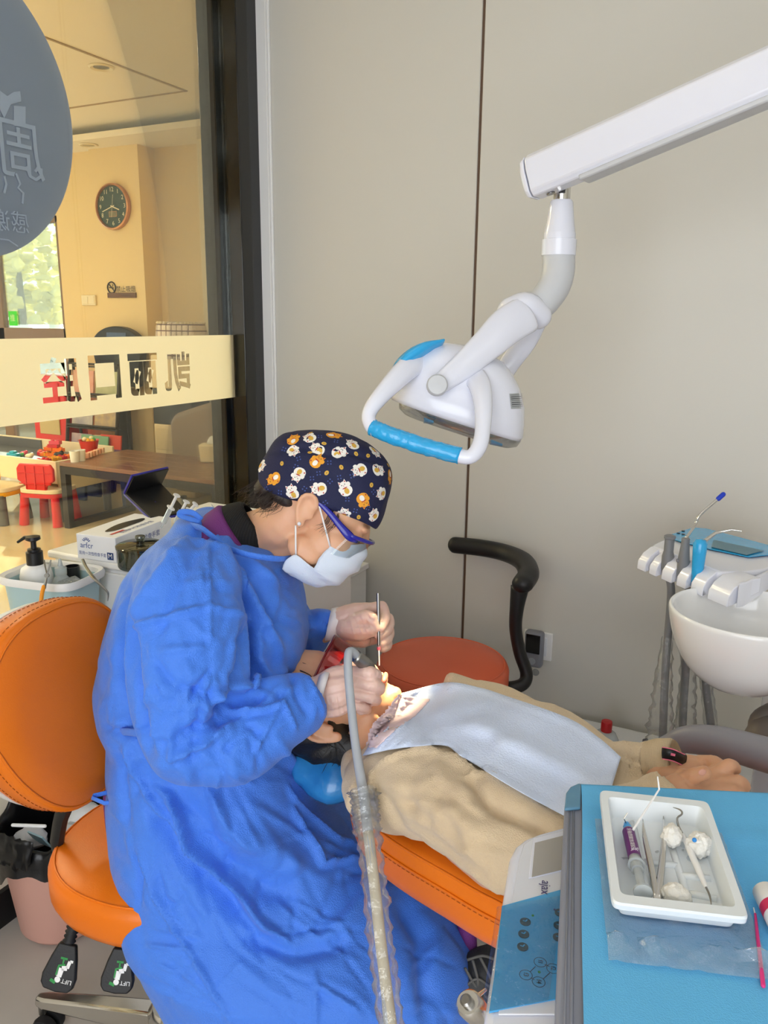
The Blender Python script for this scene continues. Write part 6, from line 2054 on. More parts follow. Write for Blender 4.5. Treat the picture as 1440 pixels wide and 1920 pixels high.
sleeve(hose[7:13], 0.017, 0.017, 'clear_sleeve', t, n=20, seed=12.0, amp=0.30)
sleeve([hose[7] * 1.0, P(683, 1505, D=1.21), P(686, 1530, D=1.20), P(690, 1565, D=1.18)], 0.021, 0.019, 'bunched_sleeve', t, n=20, seed=15.0, amp=0.3)

# ------------------------------------------------------------------ the patient
PH = Head(P(625, 1322, D=1.465), CR * 0.45 + CU * 0.82 - CF * 0.28, -CR * 0.87 + CU * 0.49)
pat = thing('person', 'patient lying in a beige hooded top under a pale blue bib, hands clasped', 'person', (-0.3, 1.2, 0.66))
mb = MB()
PH.build(mb)
mb.tube([PH(10, -50), P(690, 1352, D=1.46), P(735, 1400, D=1.44)], [0.05, 0.052, 0.06], 18, spline=4)
chest = P(870, 1430, D=1.36)
belly = P(1080, 1490, D=1.26)
mb.tube([P(735, 1400, D=1.44), chest, belly, P(1270, 1545, D=1.15)], [(0.04, 0.06), (0.04, 0.09), (0.04, 0.085), (0.035, 0.08)], 20, spline=3, up=(0, 0, 1))
mb.tube([P(760, 1440, D=1.30), P(840, 1530, D=1.19), P(985, 1635, D=1.09), P(1150, 1560, D=1.09), P(1285, 1480, D=1.10)], [0.05, 0.045, 0.04, 0.034, 0.026], 14, spline=3)
mb.tube([P(840, 1345, D=1.47), P(940, 1360, D=1.46), P(1040, 1402, D=1.40), P(1120, 1426, D=1.30), P(1180, 1434, D=1.24), P(1240, 1445, D=1.195)], [0.036, 0.036, 0.034, 0.03, 0.027, 0.025], 14, spline=3)
for dy in (-0.06, 0.06):
    b0 = P(1300, 1540, D=1.14)
    mb.tube([np.array([b0[0] - 0.02, 1.13 + dy, 0.735]), np.array([0.30, 1.15 + dy, 0.73]), np.array([0.9, 1.22 + dy, 0.60]), np.array([1.35, 1.25 + dy, 0.58])], [0.04, 0.042, 0.042, 0.036], 14, spline=3)
# near (right) hand, underneath
hand(mb, None,
     [[(1283, 1488, 1.10, 0.018), (1312, 1470, 1.115, 0.016), (1344, 1452, 1.122, 0.0115)], [(1283, 1490, 1.095, 0.018), (1316, 1477, 1.108, 0.016), (1350, 1462, 1.115, 0.011)], [(1285, 1494, 1.09, 0.018), (1320, 1484, 1.10, 0.016), (1352, 1471, 1.105, 0.011)], [(1290, 1500, 1.085, 0.016), (1325, 1494, 1.09, 0.015), (1350, 1482, 1.095, 0.0105)]],
     [[(1344, 1452, 1.122, 0.0105), (1367, 1437, 1.12, 0.0104), (1377, 1441, 1.135, 0.009), (1369, 1451, 1.15, 0.0078)],
      [(1350, 1462, 1.115, 0.0100), (1366, 1460, 1.13, 0.009), (1368, 1468, 1.145, 0.008), (1360, 1473, 1.15, 0.0075)],
      [(1352, 1471, 1.105, 0.0104), (1383, 1466, 1.10, 0.0098), (1395, 1474, 1.112, 0.0088), (1384, 1481, 1.13, 0.0078)],
      [(1350, 1482, 1.095, 0.010), (1374, 1482, 1.09, 0.0092), (1386, 1489, 1.10, 0.0082), (1376, 1495, 1.115, 0.0074)]],
     [(1300, 1470, 1.13, 0.013), (1325, 1456, 1.14, 0.011), (1342, 1446, 1.148, 0.010), (1352, 1442, 1.152, 0.0082)])
# far (left) hand on top, thumb towards the lens
hand(mb, None,
     [[(1236, 1446, 1.195, 0.022), (1272, 1436, 1.18, 0.019), (1306, 1431, 1.175, 0.0115)], [(1236, 1448, 1.185, 0.022), (1276, 1443, 1.17, 0.018), (1312, 1438, 1.165, 0.011)], [(1240, 1454, 1.175, 0.022), (1272, 1452, 1.16, 0.017), (1300, 1448, 1.155, 0.010)]],
     [[(1306, 1431, 1.175, 0.0108), (1333, 1429, 1.165, 0.0100), (1350, 1438, 1.152, 0.0090), (1348, 1450, 1.142, 0.0080)],
      [(1312, 1429, 1.19, 0.0108), (1340, 1430, 1.185, 0.0100), (1357, 1442, 1.17, 0.0090), (1358, 1454, 1.16, 0.0078)],
      [(1314, 1432, 1.20, 0.0105), (1343, 1437, 1.20, 0.0094), (1362, 1450, 1.185, 0.0086), (1364, 1460, 1.175, 0.0076)],
      [(1312, 1440, 1.205, 0.010), (1338, 1446, 1.21, 0.009), (1356, 1456, 1.20, 0.008), (1358, 1464, 1.19, 0.0072)]],
     [(1252, 1462, 1.155, 0.0175), (1282, 1460, 1.108, 0.0135), (1303, 1454, 1.086, 0.0104), (1320, 1449, 1.080, 0.0098)])
me = fused(mb, 0.0027, 1)
sculpt(me, [([(1268, 1447), (1284, 1444)], 3, -0.002, False), ([(1308, 1424), (1314, 1438)], 2, -0.0012, False), ([(1322, 1424), (1326, 1440)], 2, -0.0012, False), ([(1300, 1446), (1301, 1460)], 1.5, -0.0008, False), ([(1304, 1446), (1305, 1459)], 1.5, -0.0006, False), ([(1320, 1474), (1340, 1462)], 4, -0.0012, False), ([(1345, 1462), (1352, 1456)], 3, 0.0012, False), ([(1322, 1486), (1345, 1476)], 4, -0.0012, False)])
me.materials.clear()
me.materials.append(m_skin2)
link('body', me, pat)
m_nail = M('finger nail', (214, 158, 138), 0.25, coat=0.3)
nn = (P(1315, 1450, D=1.0) - EYE)
nn /= np.linalg.norm(nn)
MB().ball(P(1317, 1448, D=1.0712), (0.0055, 0.0042, 0.0010), Matrix((V(CR * 0.98 + CU * 0.1), V(CU), V(-CF))).transposed(), 14, 8).build('thumb_nail', m_nail, pat)
# hair
hb = MB()
hb.ball(PH(-34, 30, 0), (0.085, 0.088, 0.076), PH.R)
hb.ball(P(640, 1398, D=1.45), (0.06, 0.035, 0.04))
hb.ball(P(610, 1392, D=1.47), (0.06, 0.05, 0.04))
me = fused(hb, 0.005, 4)
sculpt(me, [], rough=0.004, rscale=30)
me.materials.clear()
me.materials.append(m_blkhair)
link('hair', me, pat)
hs_ = MB()
for i in range(60):
    p0 = P(600 + ri.uniform(0, 80), 1385 + ri.uniform(-10, 25), D=1.42 + ri.uniform(-0.01, 0.03))
    hs_.tube([p0, p0 + CR * ri.uniform(-0.01, 0.02) - CU * ri.uniform(0.01, 0.03), p0 + CR * ri.uniform(-0.02, 0.035) - CU * ri.uniform(0.025, 0.05)], [0.0009, 0.0007, 0.0003], 4, spline=2)
for i in range(9):
    p0 = PH(62 + ri.uniform(-24, 12), 88 + ri.uniform(-6, 6), -36 + ri.uniform(-30, 20))
    hs_.tube([p0, p0 - PH.u * 0.018 + PH.f * 0.004 - PH.s * 0.004, p0 - PH.u * ri.uniform(0.028, 0.045) - PH.s * ri.uniform(0.004, 0.012)], [0.0007, 0.0005, 0.0002], 4, spline=2)
o = hs_.build('hair_wisps', m_blkhair, pat, sharp=0)
o['kind'] = 'stuff'
for s in (-1, 1):
    MB().tube([PH(83, -4, 44 * s), PH(93, -5, 33 * s), PH(93, -4, 20 * s)], [0.001, 0.0018, 0.001], 6, spline=3).build('eyelashes', m_blkhair, pat, sharp=0)
    MB().tube([PH(84, 22, 46 * s), PH(98, 27, 32 * s), PH(102, 25, 14 * s)], [(0.002, 0.0015), (0.004, 0.002), (0.0035, 0.002)], 6, spline=3).build('eyebrow', m_blkhair, pat, sharp=0)
MB().ball(PH(98, -55, 0), (0.006, 0.006, 0.02), PH.R, 14, 8).build('lips', M('lips', (206, 116, 104), 0.35, sss=0.1), pat)
# red goggles
m_rlens = clear_mat('red goggle lens', (226, 92, 92), 0.06, 0.04)
rows = []
for i in range(8):
    k = i / 7
    rows.append([])
    for a in np.linspace(-PI * 0.56, PI * 0.56, 31):
        notch = 26 * math.exp(-(a / 0.2) ** 2) * max(0, k - 0.35) / 0.65
        rows[-1].append(PH(26 + 90 * math.cos(a) - 6 * k, 58 - 18 * abs(math.sin(a)) ** 3 - 62 * k * (1 - 0.45 * abs(math.sin(a)) ** 3) + notch + 22 * (1 - math.cos(a)), 78 * math.sin(a)))
mb = MB()
mb.grid(rows)
o = mb.build('red_goggles', m_rlens, pat, sharp=0, solid=0.002)
o['label'] = 'dark red see-through protective goggles'
MB().tube(rows[0], 0.0016, 6).build('goggle_rim', M('dark red rim', (110, 12, 18), 0.3), o)
MB().tube(rows[-1], 0.0016, 6).build('goggle_rim', M('dark red rim low', (110, 12, 18), 0.3), o)
# hooded top
mb = MB()


def station(x, yt, yb, D, b, e=2.5):
    c = P(x, (yt + yb) / 2, D=D)
    a = (yb - yt) / 2 * D / FPX
    vz = np.array([0, 0, 1.0])
    dirb = np.array([0.1, 0.99, 0])
    return [c + vz * p + dirb * q_ for p, q_ in superell(a, b, e, 36)]


mb.rings([station(692, 1396, 1448, 1.42, 0.08), station(717, 1366, 1460, 1.41, 0.13), station(755, 1343, 1480, 1.39, 0.17), station(820, 1330, 1515, 1.365, 0.18), station(900, 1335, 1540, 1.33, 0.18), station(980, 1352, 1560, 1.29, 0.175), station(1060, 1400, 1575, 1.25, 0.16), station(1130, 1440, 1585, 1.215, 0.14), station(1200, 1468, 1590, 1.18, 0.12), station(1250, 1488, 1595, 1.155, 0.11)])
mb.tube([P(750, 1410, D=1.33), P(766, 1448, D=1.28), P(806, 1482, D=1.235), P(876, 1526, D=1.17), P(952, 1578, D=1.11), P(1015, 1605, D=1.09), P(1090, 1580, D=1.09), P(1180, 1540, D=1.09), P(1262, 1494, D=1.10)],
        [0.060, 0.066, 0.068, 0.068, 0.066, 0.060, 0.054, 0.046, 0.04], 22, spline=4)
mb.tube([P(830, 1325, D=1.47), P(940, 1352, D=1.46), P(1040, 1408, D=1.40), P(1110, 1438, D=1.31), P(1175, 1436, D=1.24), P(1225, 1434, D=1.205)], [0.06, 0.06, 0.051, 0.036, 0.035, 0.036], 20, spline=4)
mb.tube([P(692, 1485, D=1.36), P(672, 1462, D=1.37), P(668, 1430, D=1.41), P(690, 1395, D=1.45)], [0.020, 0.024, 0.026, 0.022], 14, spline=4, round_ends=True)
hl = [
    ([(700, 1440), (712, 1430), (760, 1405), (800, 1400), (860, 1425), (900, 1450)], 7, 0.006, True), ([(694, 1440), (690, 1470), (700, 1500)], 6, 0.005, True),
    ([(862, 1440), (890, 1470), (908, 1500), (930, 1520), (990, 1545), (1040, 1570)], 12, -0.014, False), ([(860, 1452), (905, 1452), (940, 1470)], 7, 0.005, True), ([(880, 1445), (905, 1480), (920, 1510)], 6, 0.006, False),
    ([(720, 1460), (800, 1500), (870, 1540), (930, 1600)], 22, 0.006, False), ([(760, 1480), (850, 1500), (900, 1540)], 12, -0.004, False), ([(760, 1540), (840, 1600), (920, 1645)], 12, -0.004, False),
    ([(850, 1600), (900, 1590), (950, 1600)], 8, 0.004, True), ([(700, 1470), (760, 1560)], 9, -0.004, False),
    ([(1150, 1405), (1180, 1425), (1215, 1430)], 5, -0.005, False), ([(1160, 1430), (1200, 1445), (1230, 1462)], 5, -0.004, True), ([(1165, 1395), (1195, 1405), (1225, 1405)], 5, 0.004, False),
]
hl = [(l_, wd_, am_ * 1.6, sh_) for l_, wd_, am_, sh_ in hl]
for _ in range(40):
    x, y, a, l = ri.uniform(700, 1000), ri.uniform(1400, 1650), math.radians(ri.gauss(38, 30)), ri.uniform(40, 130)
    hl.append(([(x - math.cos(a) * l / 2, y - math.sin(a) * l / 2), (x + ri.uniform(-6, 6), y + ri.uniform(-6, 6)), (x + math.cos(a) * l / 2, y + math.sin(a) * l / 2)], ri.uniform(9, 18), ri.choice((-1, 1)) * ri.uniform(0.002, 0.0045), False))
ho = cloth('hooded_top', mb, 0.006, m_hood, pat, smooth=5, lines=hl, rough=0.012, rscale=9)
ho['label'] = 'beige ribbed jersey hooded top'
# open sleeve cuff round the far wrist
cu = []
for k, (x, y, D, ra, rb) in enumerate(((1216, 1433, 1.208, 0.035, 0.034), (1236, 1433, 1.198, 0.039, 0.037), (1264, 1434, 1.188, 0.040, 0.038), (1270, 1434, 1.186, 0.037, 0.035), (1250, 1434, 1.192, 0.034, 0.032))):
    c = P(x, y, D=D)
    ax_ = CU * 0.97 - CR * 0.2
    cu.append([c + ax_ * ra * math.cos(2 * PI * j / 32) + (CF * 0.8 + CR * 0.55) * rb * math.sin(2 * PI * j / 32) for j in range(32)])
MB().rings(cu, caps=False).build('sleeve_cuff', M('beige rib cuff', (206, 184, 150), 0.85, bump=('rib', 200, 0.5), var=0.03), pat, sharp=0)
wt = P(1253, 1420, D=1.175)
t2_ = MB().tube([P(1242, 1412, D=1.158), P(1262, 1416, D=1.150), P(1284, 1426, D=1.162)], [(0.0085, 0.003)] * 3, 10, spline=3, up=tuple(CU)).build('smart_band', M('black band', (16, 16, 20), 0.3), pat, sharp=0)
t2_['label'] = 'black wrist band with pink edges'
m_pinkl = M('pink band edge', (232, 120, 150), 0.4)
for dy in (-11, 11):
    MB().tube([P(1242, 1412 + dy, D=1.156), P(1262, 1416 + dy, D=1.147), P(1284, 1426 + dy, D=1.159)], 0.0008, 6, spline=3).build('band_edge', m_pinkl, t2_)
MB().box(P(1262, 1415, D=1.146), (0.006, 0.002, 0.003)).build('band_clasp', m_pinkl, t2_)
# grey trousers with dark print
mb = MB()
b0 = P(1300, 1540, D=1.14)
for dy in (-0.06, 0.06):
    mb.tube([np.array([b0[0] - 0.04, 1.13 + dy, 0.735]), np.array([b0[0] + 0.08, 1.13 + dy, 0.735]), np.array([0.30, 1.15 + dy, 0.73]), np.array([0.9, 1.22 + dy, 0.60]), np.array([1.35, 1.25 + dy, 0.58])], [0.055, 0.056, 0.055, 0.055, 0.05], 18, spline=3)
tr = cloth('trousers', mb, 0.008, M('light grey cotton', (186, 180, 176), 0.8, bump=('weave', 400, 0.3), var=0.05), pat, smooth=5, rough=0.008, rscale=9)
tr['label'] = 'light grey printed trousers'
trb = BVHTree.FromPolygons([tuple(p) for p in co_of(tr.data)], [tuple(p.vertices) for p in tr.data.polygons])
for l_ in ([(1414, 1440), (1417, 1480)], [(1425, 1452), (1440, 1452)], [(1433, 1446), (1434, 1462)], [(1424, 1438), (1430, 1442)]):
    pts = []
    for k in np.linspace(0, 1, 6):
        px, py = l_[0][0] + (l_[1][0] - l_[0][0]) * k, l_[0][1] + (l_[1][1] - l_[0][1]) * k
        d = V(P(px, py, D=1.0) - EYE).normalized()
        h = trb.ray_cast(V(EYE), d)
        if h[0] is not None:
            pts.append(np.array(h[0] - d * 0.001))
    if len(pts) > 2:
        mb = MB()
        strip(mb, pts, 0.004, -CF)
        mb.build('trouser_print', m_ink, tr, fix=False, sharp=0)

# ------------------------------------------------------------------ bib laid over the chest
hv = co_of(ho.data)
hoodb = BVHTree.FromPolygons([tuple(p) for p in hv], [tuple(p.vertices) for p in ho.data.polygons])
bot = [np.array(p + (0,)) for p in ((680, 1417), (741, 1404), (829, 1397), (866, 1418), (966, 1479), (1059, 1530), (1120, 1562))]
top = [np.array(p + (0,)) for p in ((753, 1300), (837, 1280), (900, 1290), (942, 1303), (1063, 1346), (1123, 1384), (1164, 1420))]
NB, NT = 16, 72
bc1, tc1 = catmull(bot, NT // 6), catmull(top, NT // 6)
Dm = np.zeros((NB, len(bc1)))
px_ = np.zeros((NB, len(bc1), 2))
for i in range(NB):
    k = i / (NB - 1)
    for j in range(len(bc1)):
        q_ = bc1[j] * (1 - k) + tc1[j] * k
        px_[i, j] = q_[:2]
        d = V(P(q_[0], q_[1], D=1.0) - EYE)
        L = d.length
        h = hoodb.ray_cast(V(EYE), d / L)
        Dm[i, j] = h[3] / L if h[0] is not None else np.nan
D0 = Dm.copy()
colm = np.nanmean(Dm, axis=0)
for j in range(Dm.shape[1]):
    last = np.nan
    for i in range(NB):
        if np.isnan(Dm[i, j]):
            Dm[i, j] = last + 0.010 if not np.isnan(last) else (colm[j] if not np.isnan(colm[j]) else 1.36)
        last = Dm[i, j]
for _ in range(10):
    q_ = np.pad(Dm, 1, mode='edge')
    sm = (q_[:-2, 1:-1] + q_[2:, 1:-1] + q_[1:-1, :-2] + q_[1:-1, 2:] + 2 * Dm) / 6
    Dm = np.minimum(sm, Dm + 0.02)
Dm = np.fmin(Dm, D0)
rows = []
for i in range(NB):
    rows.append([])
    for j in range(len(bc1)):
        x, y = px_[i, j]
        d, _t = seg_dist(np.array([[x, y]]), [(840, 1352), (900, 1362), (1000, 1410), (1110, 1462)])
        d2, _t = seg_dist(np.array([[x, y]]), [(780, 1345), (860, 1365), (960, 1415), (1080, 1480)])
        off = 0.010 * math.exp(-(d[0] / 14) ** 2) - 0.007 * math.exp(-(d2[0] / 16) ** 2)
        off += 0.0035 * noise.noise(V((x * 0.012 + y * 0.03, y * 0.05 - x * 0.02, 3)))
        ru = 0.006 * noise.noise(V((x * 0.07, y * 0.11, 1))) * max(0, min(1, (830 - x) / 60 + 0.25))
        rows[-1].append(P(x, y, D=Dm[i, j] - 0.012 - max(off, -0.006) - ru))
edge = [p + CF * 0.03 - np.array([0, 0, 0.02]) for p in rows[-1]]
edge2 = [p + CF * 0.06 - np.array([0, 0, 0.07]) for p in rows[-1]]
mb = MB()
mb.grid(rows + [edge, edge2])
o = mb.build('paper_bib', m_bib, None, sharp=0, solid=0.0012)
tag(o, 'pale blue paper bib laid over the patient\'s chest', 'bib')
# ruffled tissue edge at the neck
mb = MB()
tb = BVHTree.FromPolygons([tuple(map(float, p)) for r in rows for p in r], [(i * len(rows[0]) + j, i * len(rows[0]) + j + 1, (i + 1) * len(rows[0]) + j + 1, (i + 1) * len(rows[0]) + j) for i in range(len(rows) - 1) for j in range(len(rows[0]) - 1)])
la, lb = catmull([np.array(q_) for q_ in ((686.0, 1400.0), (697, 1362), (722, 1334), (748, 1302))], 16), catmull([np.array(q_) for q_ in ((706.0, 1402.0), (742, 1368), (778, 1342), (806, 1312))], 16)
rr_ = []
last = 1.37
for k in range(9):
    rr_.append([])
    for i, (a_, b_) in enumerate(zip(la, lb)):
        q_ = a_ + (b_ - a_) * k / 8
        d = V(P(q_[0], q_[1], D=1.0) - EYE)
        h = tb.ray_cast(V(EYE), d.normalized())
        last = min(h[3] / d.length, last + 0.01) if h[0] is not None else last
        wob = noise.noise(V((i * 0.75, k * 0.5, 2))) + 0.5 * noise.noise(V((i * 1.6, k * 1.2, 7)))
        rr_[-1].append(P(q_[0] + 4 * wob * (1 - k / 8), q_[1] + 3 * wob, D=last - 0.006 - 0.006 * wob * (1 - 0.5 * k / 8)))
mb.grid(rr_)
o = mb.build('tissue_ruffle', M('pinkish lace tissue', (232, 208, 210), 0.8, bump=('n', 120, 0.5), var=0.03), None, sharp=0, solid=0.001)
tag(o, 'crumpled pinkish tissue tucked in at the patient\'s neck', 'tissue')

# ------------------------------------------------------------------ lobby things
m_wood = M('brown wood top', (120, 86, 64), 0.28, bump=('n', 30, 0.1), col2=(146, 108, 82), vscale=9, coat=0.2)
m_iron = M('black iron frame', (40, 38, 38), 0.45, var=0.05)
m_clockface = M('dark green clock face', (38, 66, 60), 0.35, var=0.03)
m_copper = M('rose gold rim', (196, 146, 112), 0.28, 0.8, var=0.03)
m_redp = M('red plastic', (214, 32, 44), 0.3, coat=0.3, var=0.02)
m_yelp = M('yellow plastic', (240, 178, 20), 0.3, coat=0.3, var=0.02)
m_greyp = M('slate plastic', (96, 98, 104), 0.4, var=0.03)
m_creamp = M('cream plastic', (238, 226, 196), 0.35, var=0.01)
m_navyp = M('navy blue plastic', (26, 48, 110), 0.35, var=0.03)
# clock
c = P(215, 388, Y=YB)
c = np.array([c[0], YB, c[2]])
t = thing('wall_clock', 'round wall clock with dark green face and pale numerals on the pier', 'clock', c)
fx, fz, fn_ = np.array([1.0, 0, 0]), np.array([0, 0, 1.0]), np.array([0, -1.0, 0])
MB().lathe([(0.165, 0.0), (0.190, 0.0), (0.196, 0.012), (0.192, 0.04), (0.180, 0.046), (0.172, 0.034), (0.172, 0.02)], c, fn_, 56, caps=False).build('rim', m_copper, t, sharp=50)
MB().lathe([(0.0, 0.0), (0.18, 0.0), (0.176, 0.026), (0.0, 0.026)], c, fn_, 48).build('face', m_clockface, t)
cf = c + fn_ * 0.027
for i in range(1, 13):
    a = PI / 2 - i * PI / 6
    lettering(str(i), 0.052, cf + (fx * math.cos(a) + fz * math.sin(a)) * 0.140, fx, fz, m_creamp, t, name='numeral', lift=0.001)
for nm, ang, ln, wd, bk in (('hour_hand', 3.7 / 12, 0.085, 0.009, 0.02), ('minute_hand', 42 / 60, 0.125, 0.007, 0.025), ('second_hand', 1.5 / 60, 0.10, 0.003, 0.09)):
    a = PI / 2 - ang * 2 * PI
    d = fx * math.cos(a) + fz * math.sin(a)
    mb = MB()
    strip(mb, [cf - d * bk + fn_ * 0.004, cf + d * ln + fn_ * 0.004], wd, fn_)
    mb.build(nm, m_creamp, t, fix=False)
MB().box(cf - fz * 0.062 + fn_ * 0.001, (0.085, 0.002, 0.038)).build('date_window', M('clock window', (120, 116, 92), 0.3), t)
MB().box(cf - fz * 0.062 + fn_ * 0.0005, (0.092, 0.002, 0.045)).build('window_frame', m_copper, t)
# no smoking plaque
c = P(228, 553, Y=YB - 0.01)
t = thing('no_smoking_sign', 'brown wooden plaque with cut-out no smoking ring below the clock', 'sign', c)
MB().lo((c[0] - 0.17, YB - 0.014, c[2] - 0.025), (c[0] + 0.17, YB, c[2] + 0.02)).build('plank', M('dark wood plank', (104, 70, 46), 0.5, bump=('n', 40, 0.2), var=0.1), t, bevel=0.003)
mb = MB()
rc = np.array([c[0] - 0.12, YB - 0.006, c[2] + 0.065])
mb.tube([rc + fx * 0.048 * math.cos(a) + fz * 0.048 * math.sin(a) for a in np.linspace(0, 2 * PI, 33)], 0.006, 8, caps=False)
mb.build('ring', m_iron, t, sharp=0)
MB().tube([rc + (fx * 0.7 - fz * 0.7) * 0.047, rc - (fx * 0.7 - fz * 0.7) * 0.047], 0.005, 8).build('slash', m_iron, t)
MB().tube([rc - fx * 0.026, rc + fx * 0.022 - fz * 0.004], 0.005, 8).build('cigarette', m_iron, t)
MB().tube([rc + fx * 0.01 + fz * 0.008, rc + fx * 0.02 + fz * 0.02, rc + fx * 0.012 + fz * 0.03], 0.003, 6).build('smoke', m_iron, t)
lettering('禁止吸烟', 0.058, (c[0] + 0.05, YB - 0.006, c[2] + 0.047), fx, fz, m_iron, t)
lettering('NO SMOKING', 0.016, (c[0] + 0.06, YB - 0.0145, c[2] - 0.004), fx, fz, m_iron, t)
# light switch
c = P(167, 563, Y=YB + 0.04)
t = thing('light_switch', 'double beige light switch on the lobby wall left of the pier', 'switch', c)
MB().lo((c[0] - 0.088, YB + 0.03, c[2] - 0.046), (c[0] + 0.088, YB + 0.05, c[2] + 0.046)).build('plate', m_creamp, t, bevel=0.004)
for s in (-1, 1):
    MB().lo((c[0] + s * 0.04 - 0.036, YB + 0.026, c[2] - 0.034), (c[0] + s * 0.04 + 0.036, YB + 0.031, c[2] + 0.034)).build('rocker', m_creamp, t, bevel=0.003)
# down lights
for (px, py, zz_, lab) in ((190, 125, zc_, 'round recessed ceiling lamp inside the ceiling groove'), (166, 271, zs, 'round recessed lamp in the lowered soffit above the pier')):
    q_ = P(px, py, Z=zz_)
    t = thing('recessed_lamp', lab, 'ceiling lamp', q_, 'recessed lobby lamps')
    MB().lathe([(0.045, 0.002), (0.075, 0.002), (0.082, -0.004), (0.07, -0.012), (0.05, -0.004)], q_, n=32, caps=False, ).build('ring', m_creamp, t)
    MB().lathe([(0.0, -0.003), (0.05, -0.003), (0.05, 0.0), (0.0, 0.0)], q_, n=24).build('lens', m_chrome, t)
# coffee table
X0, X1, Y0, Y1, ZH = -4.64, -3.22, 4.03, 4.70, 0.49
t = thing('coffee_table', 'low brown wooden table on a black iron frame in the lobby', 'table', ((X0 + X1) / 2, (Y0 + Y1) / 2, 0))
for i in range(5):
    a = Y0 + (Y1 - Y0) * i / 5
    MB().lo((X0, a + 0.001, ZH - 0.03), (X1, a + (Y1 - Y0) / 5 - 0.001, ZH)).build('plank', m_wood, t, bevel=0.003)
for y in (Y0 + 0.02, Y1 - 0.02):
    MB().lo((X0 + 0.01, y - 0.02, ZH - 0.085), (X1 - 0.01, y + 0.02, ZH - 0.03)).build('apron', m_iron, t)
for x in (X0 + 0.025, X1 - 0.03):
    for y in (Y0 + 0.025, Y1 - 0.025):
        MB().lo((x - 0.025, y - 0.025, 0), (x + 0.025, y + 0.025, ZH - 0.03)).build('leg', m_iron, t)
    MB().lo((x - 0.025, Y0 + 0.02, 0.0), (x + 0.025, Y1 - 0.02, 0.045)).build('foot_rail', m_iron, t)
    MB().lo((x - 0.02, Y0 + 0.02, ZH - 0.085), (x + 0.02, Y1 - 0.02, ZH - 0.03)).build('apron', m_iron, t)
# tissue box
q_ = P(389, 868, Z=ZH)
t = thing('tissue_box', 'white plastic tissue box with a tissue sticking out, on the wooden table', 'tissue box', q_)
Rz = Matrix.Rotation(0.45, 3, 'Z')
MB().box(q_ + np.array([0, 0.06, 0.065]), (0.155, 0.115, 0.13), Rz, taper=1.12).build('box', m_creamp, t, bevel=0.012, seg=3)
MB().rings([[q_ + np.array([0, 0.06, 0.13]) + np.array([a * k + 0.006 * noise.noise(V((j * 0.8, h * 50, 0))), b * k, h]) for j, (a, b) in enumerate(superell(0.05, 0.018, 1.6, 20))] for k, h in ((1, 0), (0.8, 0.02), (0.45, 0.045), (0.1, 0.058))]).build('tissue', m_paper, t, sharp=0)
# armchair
t = thing('armchair', 'taupe leather armchair with rounded arms behind the wooden table', 'armchair', (-4.0, 5.15, 0))
m_lea = M('taupe leather', (150, 132, 112), 0.32, bump=('n', 200, 0.1), var=0.03)
Aq = lambda x, y, Y: P(x, y, Y=Y)
sd = [Aq(316, 792, 4.95), Aq(325, 776, 4.95), Aq(420, 745, 4.95), Aq(470, 735, 4.95), Aq(470, 940, 4.95), Aq(325, 920, 4.95)]
MB().prism([np.array([p[0], 4.95, max(p[2], 0.08)]) for p in sd], (0, 0.12, 0)).build('arm', m_lea, t, bevel=0.04, seg=4)
MB().prism([np.array([p[0], 5.45, max(p[2], 0.08)]) for p in sd], (0, 0.12, 0)).build('arm', m_lea, t, bevel=0.04, seg=4)
MB().lo((-4.40, 5.05, 0.2), (-3.6, 5.47, 0.46)).build('seat', m_lea, t, bevel=0.05, seg=4)
MB().lo((-3.75, 5.0, 0.2), (-3.55, 5.5, 1.0)).build('backrest', m_lea, t, bevel=0.06, seg=4)
for x in (-4.35, -3.65):
    for y in (5.0, 5.5):
        MB().lathe([(0.02, 0), (0.025, 0.09)], (x, y, 0), n=12).build('leg', m_iron, t)
# water dispenser: beige body with a black tap recess
t = thing('water_dispenser', 'tall beige water dispenser with a black middle section, between rack and armchair', 'water dispenser', (-4.66, 5.38, 0))
m_disp = M('pale dispenser body', (222, 202, 164), 0.4, var=0.02)
MB().lo((-4.87, 5.26, 0.0), (-4.45, 5.5, 0.62)).build('lower_body', m_disp, t, bevel=0.012)
MB().lo((-4.85, 5.255, 0.40), (-4.47, 5.262, 0.585)).build('door_panel', M('pale dispenser door', (210, 190, 150), 0.45, var=0.02), t, bevel=0.003)
MB().lo((-4.87, 5.26, 0.62), (-4.45, 5.5, 0.92)).build('tap_section', m_iron, t, bevel=0.008)
MB().lo((-4.87, 5.26, 0.92), (-4.45, 5.5, 1.2)).build('upper_body', m_disp, t, bevel=0.012)
# device with a rounded black top, cloth-covered appliance
q_ = P(215, 616, Y=5.45)
t = thing('round_top_kiosk', 'black rounded-top stand with a small bluish screen before the pier', 'kiosk', (q_[0], 5.5, 0))
MB().prism([np.array([q_[0] + 0.30 * math.cos(a), 5.45, q_[2] - 0.17 + 0.19 * math.sin(a)]) for a in np.linspace(0, PI, 25)] + [np.array([q_[0] - 0.22, 5.45, 0.9]), np.array([q_[0] + 0.22, 5.45, 0.9])], (0, 0.08, 0)).build('head', m_black, t, bevel=0.01)
MB().lo((q_[0] - 0.10, 5.455, q_[2] - 0.16), (q_[0] + 0.13, 5.446, q_[2] - 0.035)).build('screen', M('bluish screen', (70, 90, 130), 0.3, var=0.1, vscale=20), t)
MB().lo((q_[0] - 0.06, 5.46, 0.0), (q_[0] + 0.06, 5.52, 0.95)).build('post', m_iron, t)
MB().lo((q_[0] - 0.2, 5.42, 0.0), (q_[0] + 0.2, 5.57, 0.03)).build('foot', m_iron, t)
q_ = P(327, 604, Y=5.3)
m_check = bpy.data.materials.new('checked cloth')
m_check.use_nodes = True
nt = m_check.node_tree
b_ = nt.nodes['Principled BSDF']
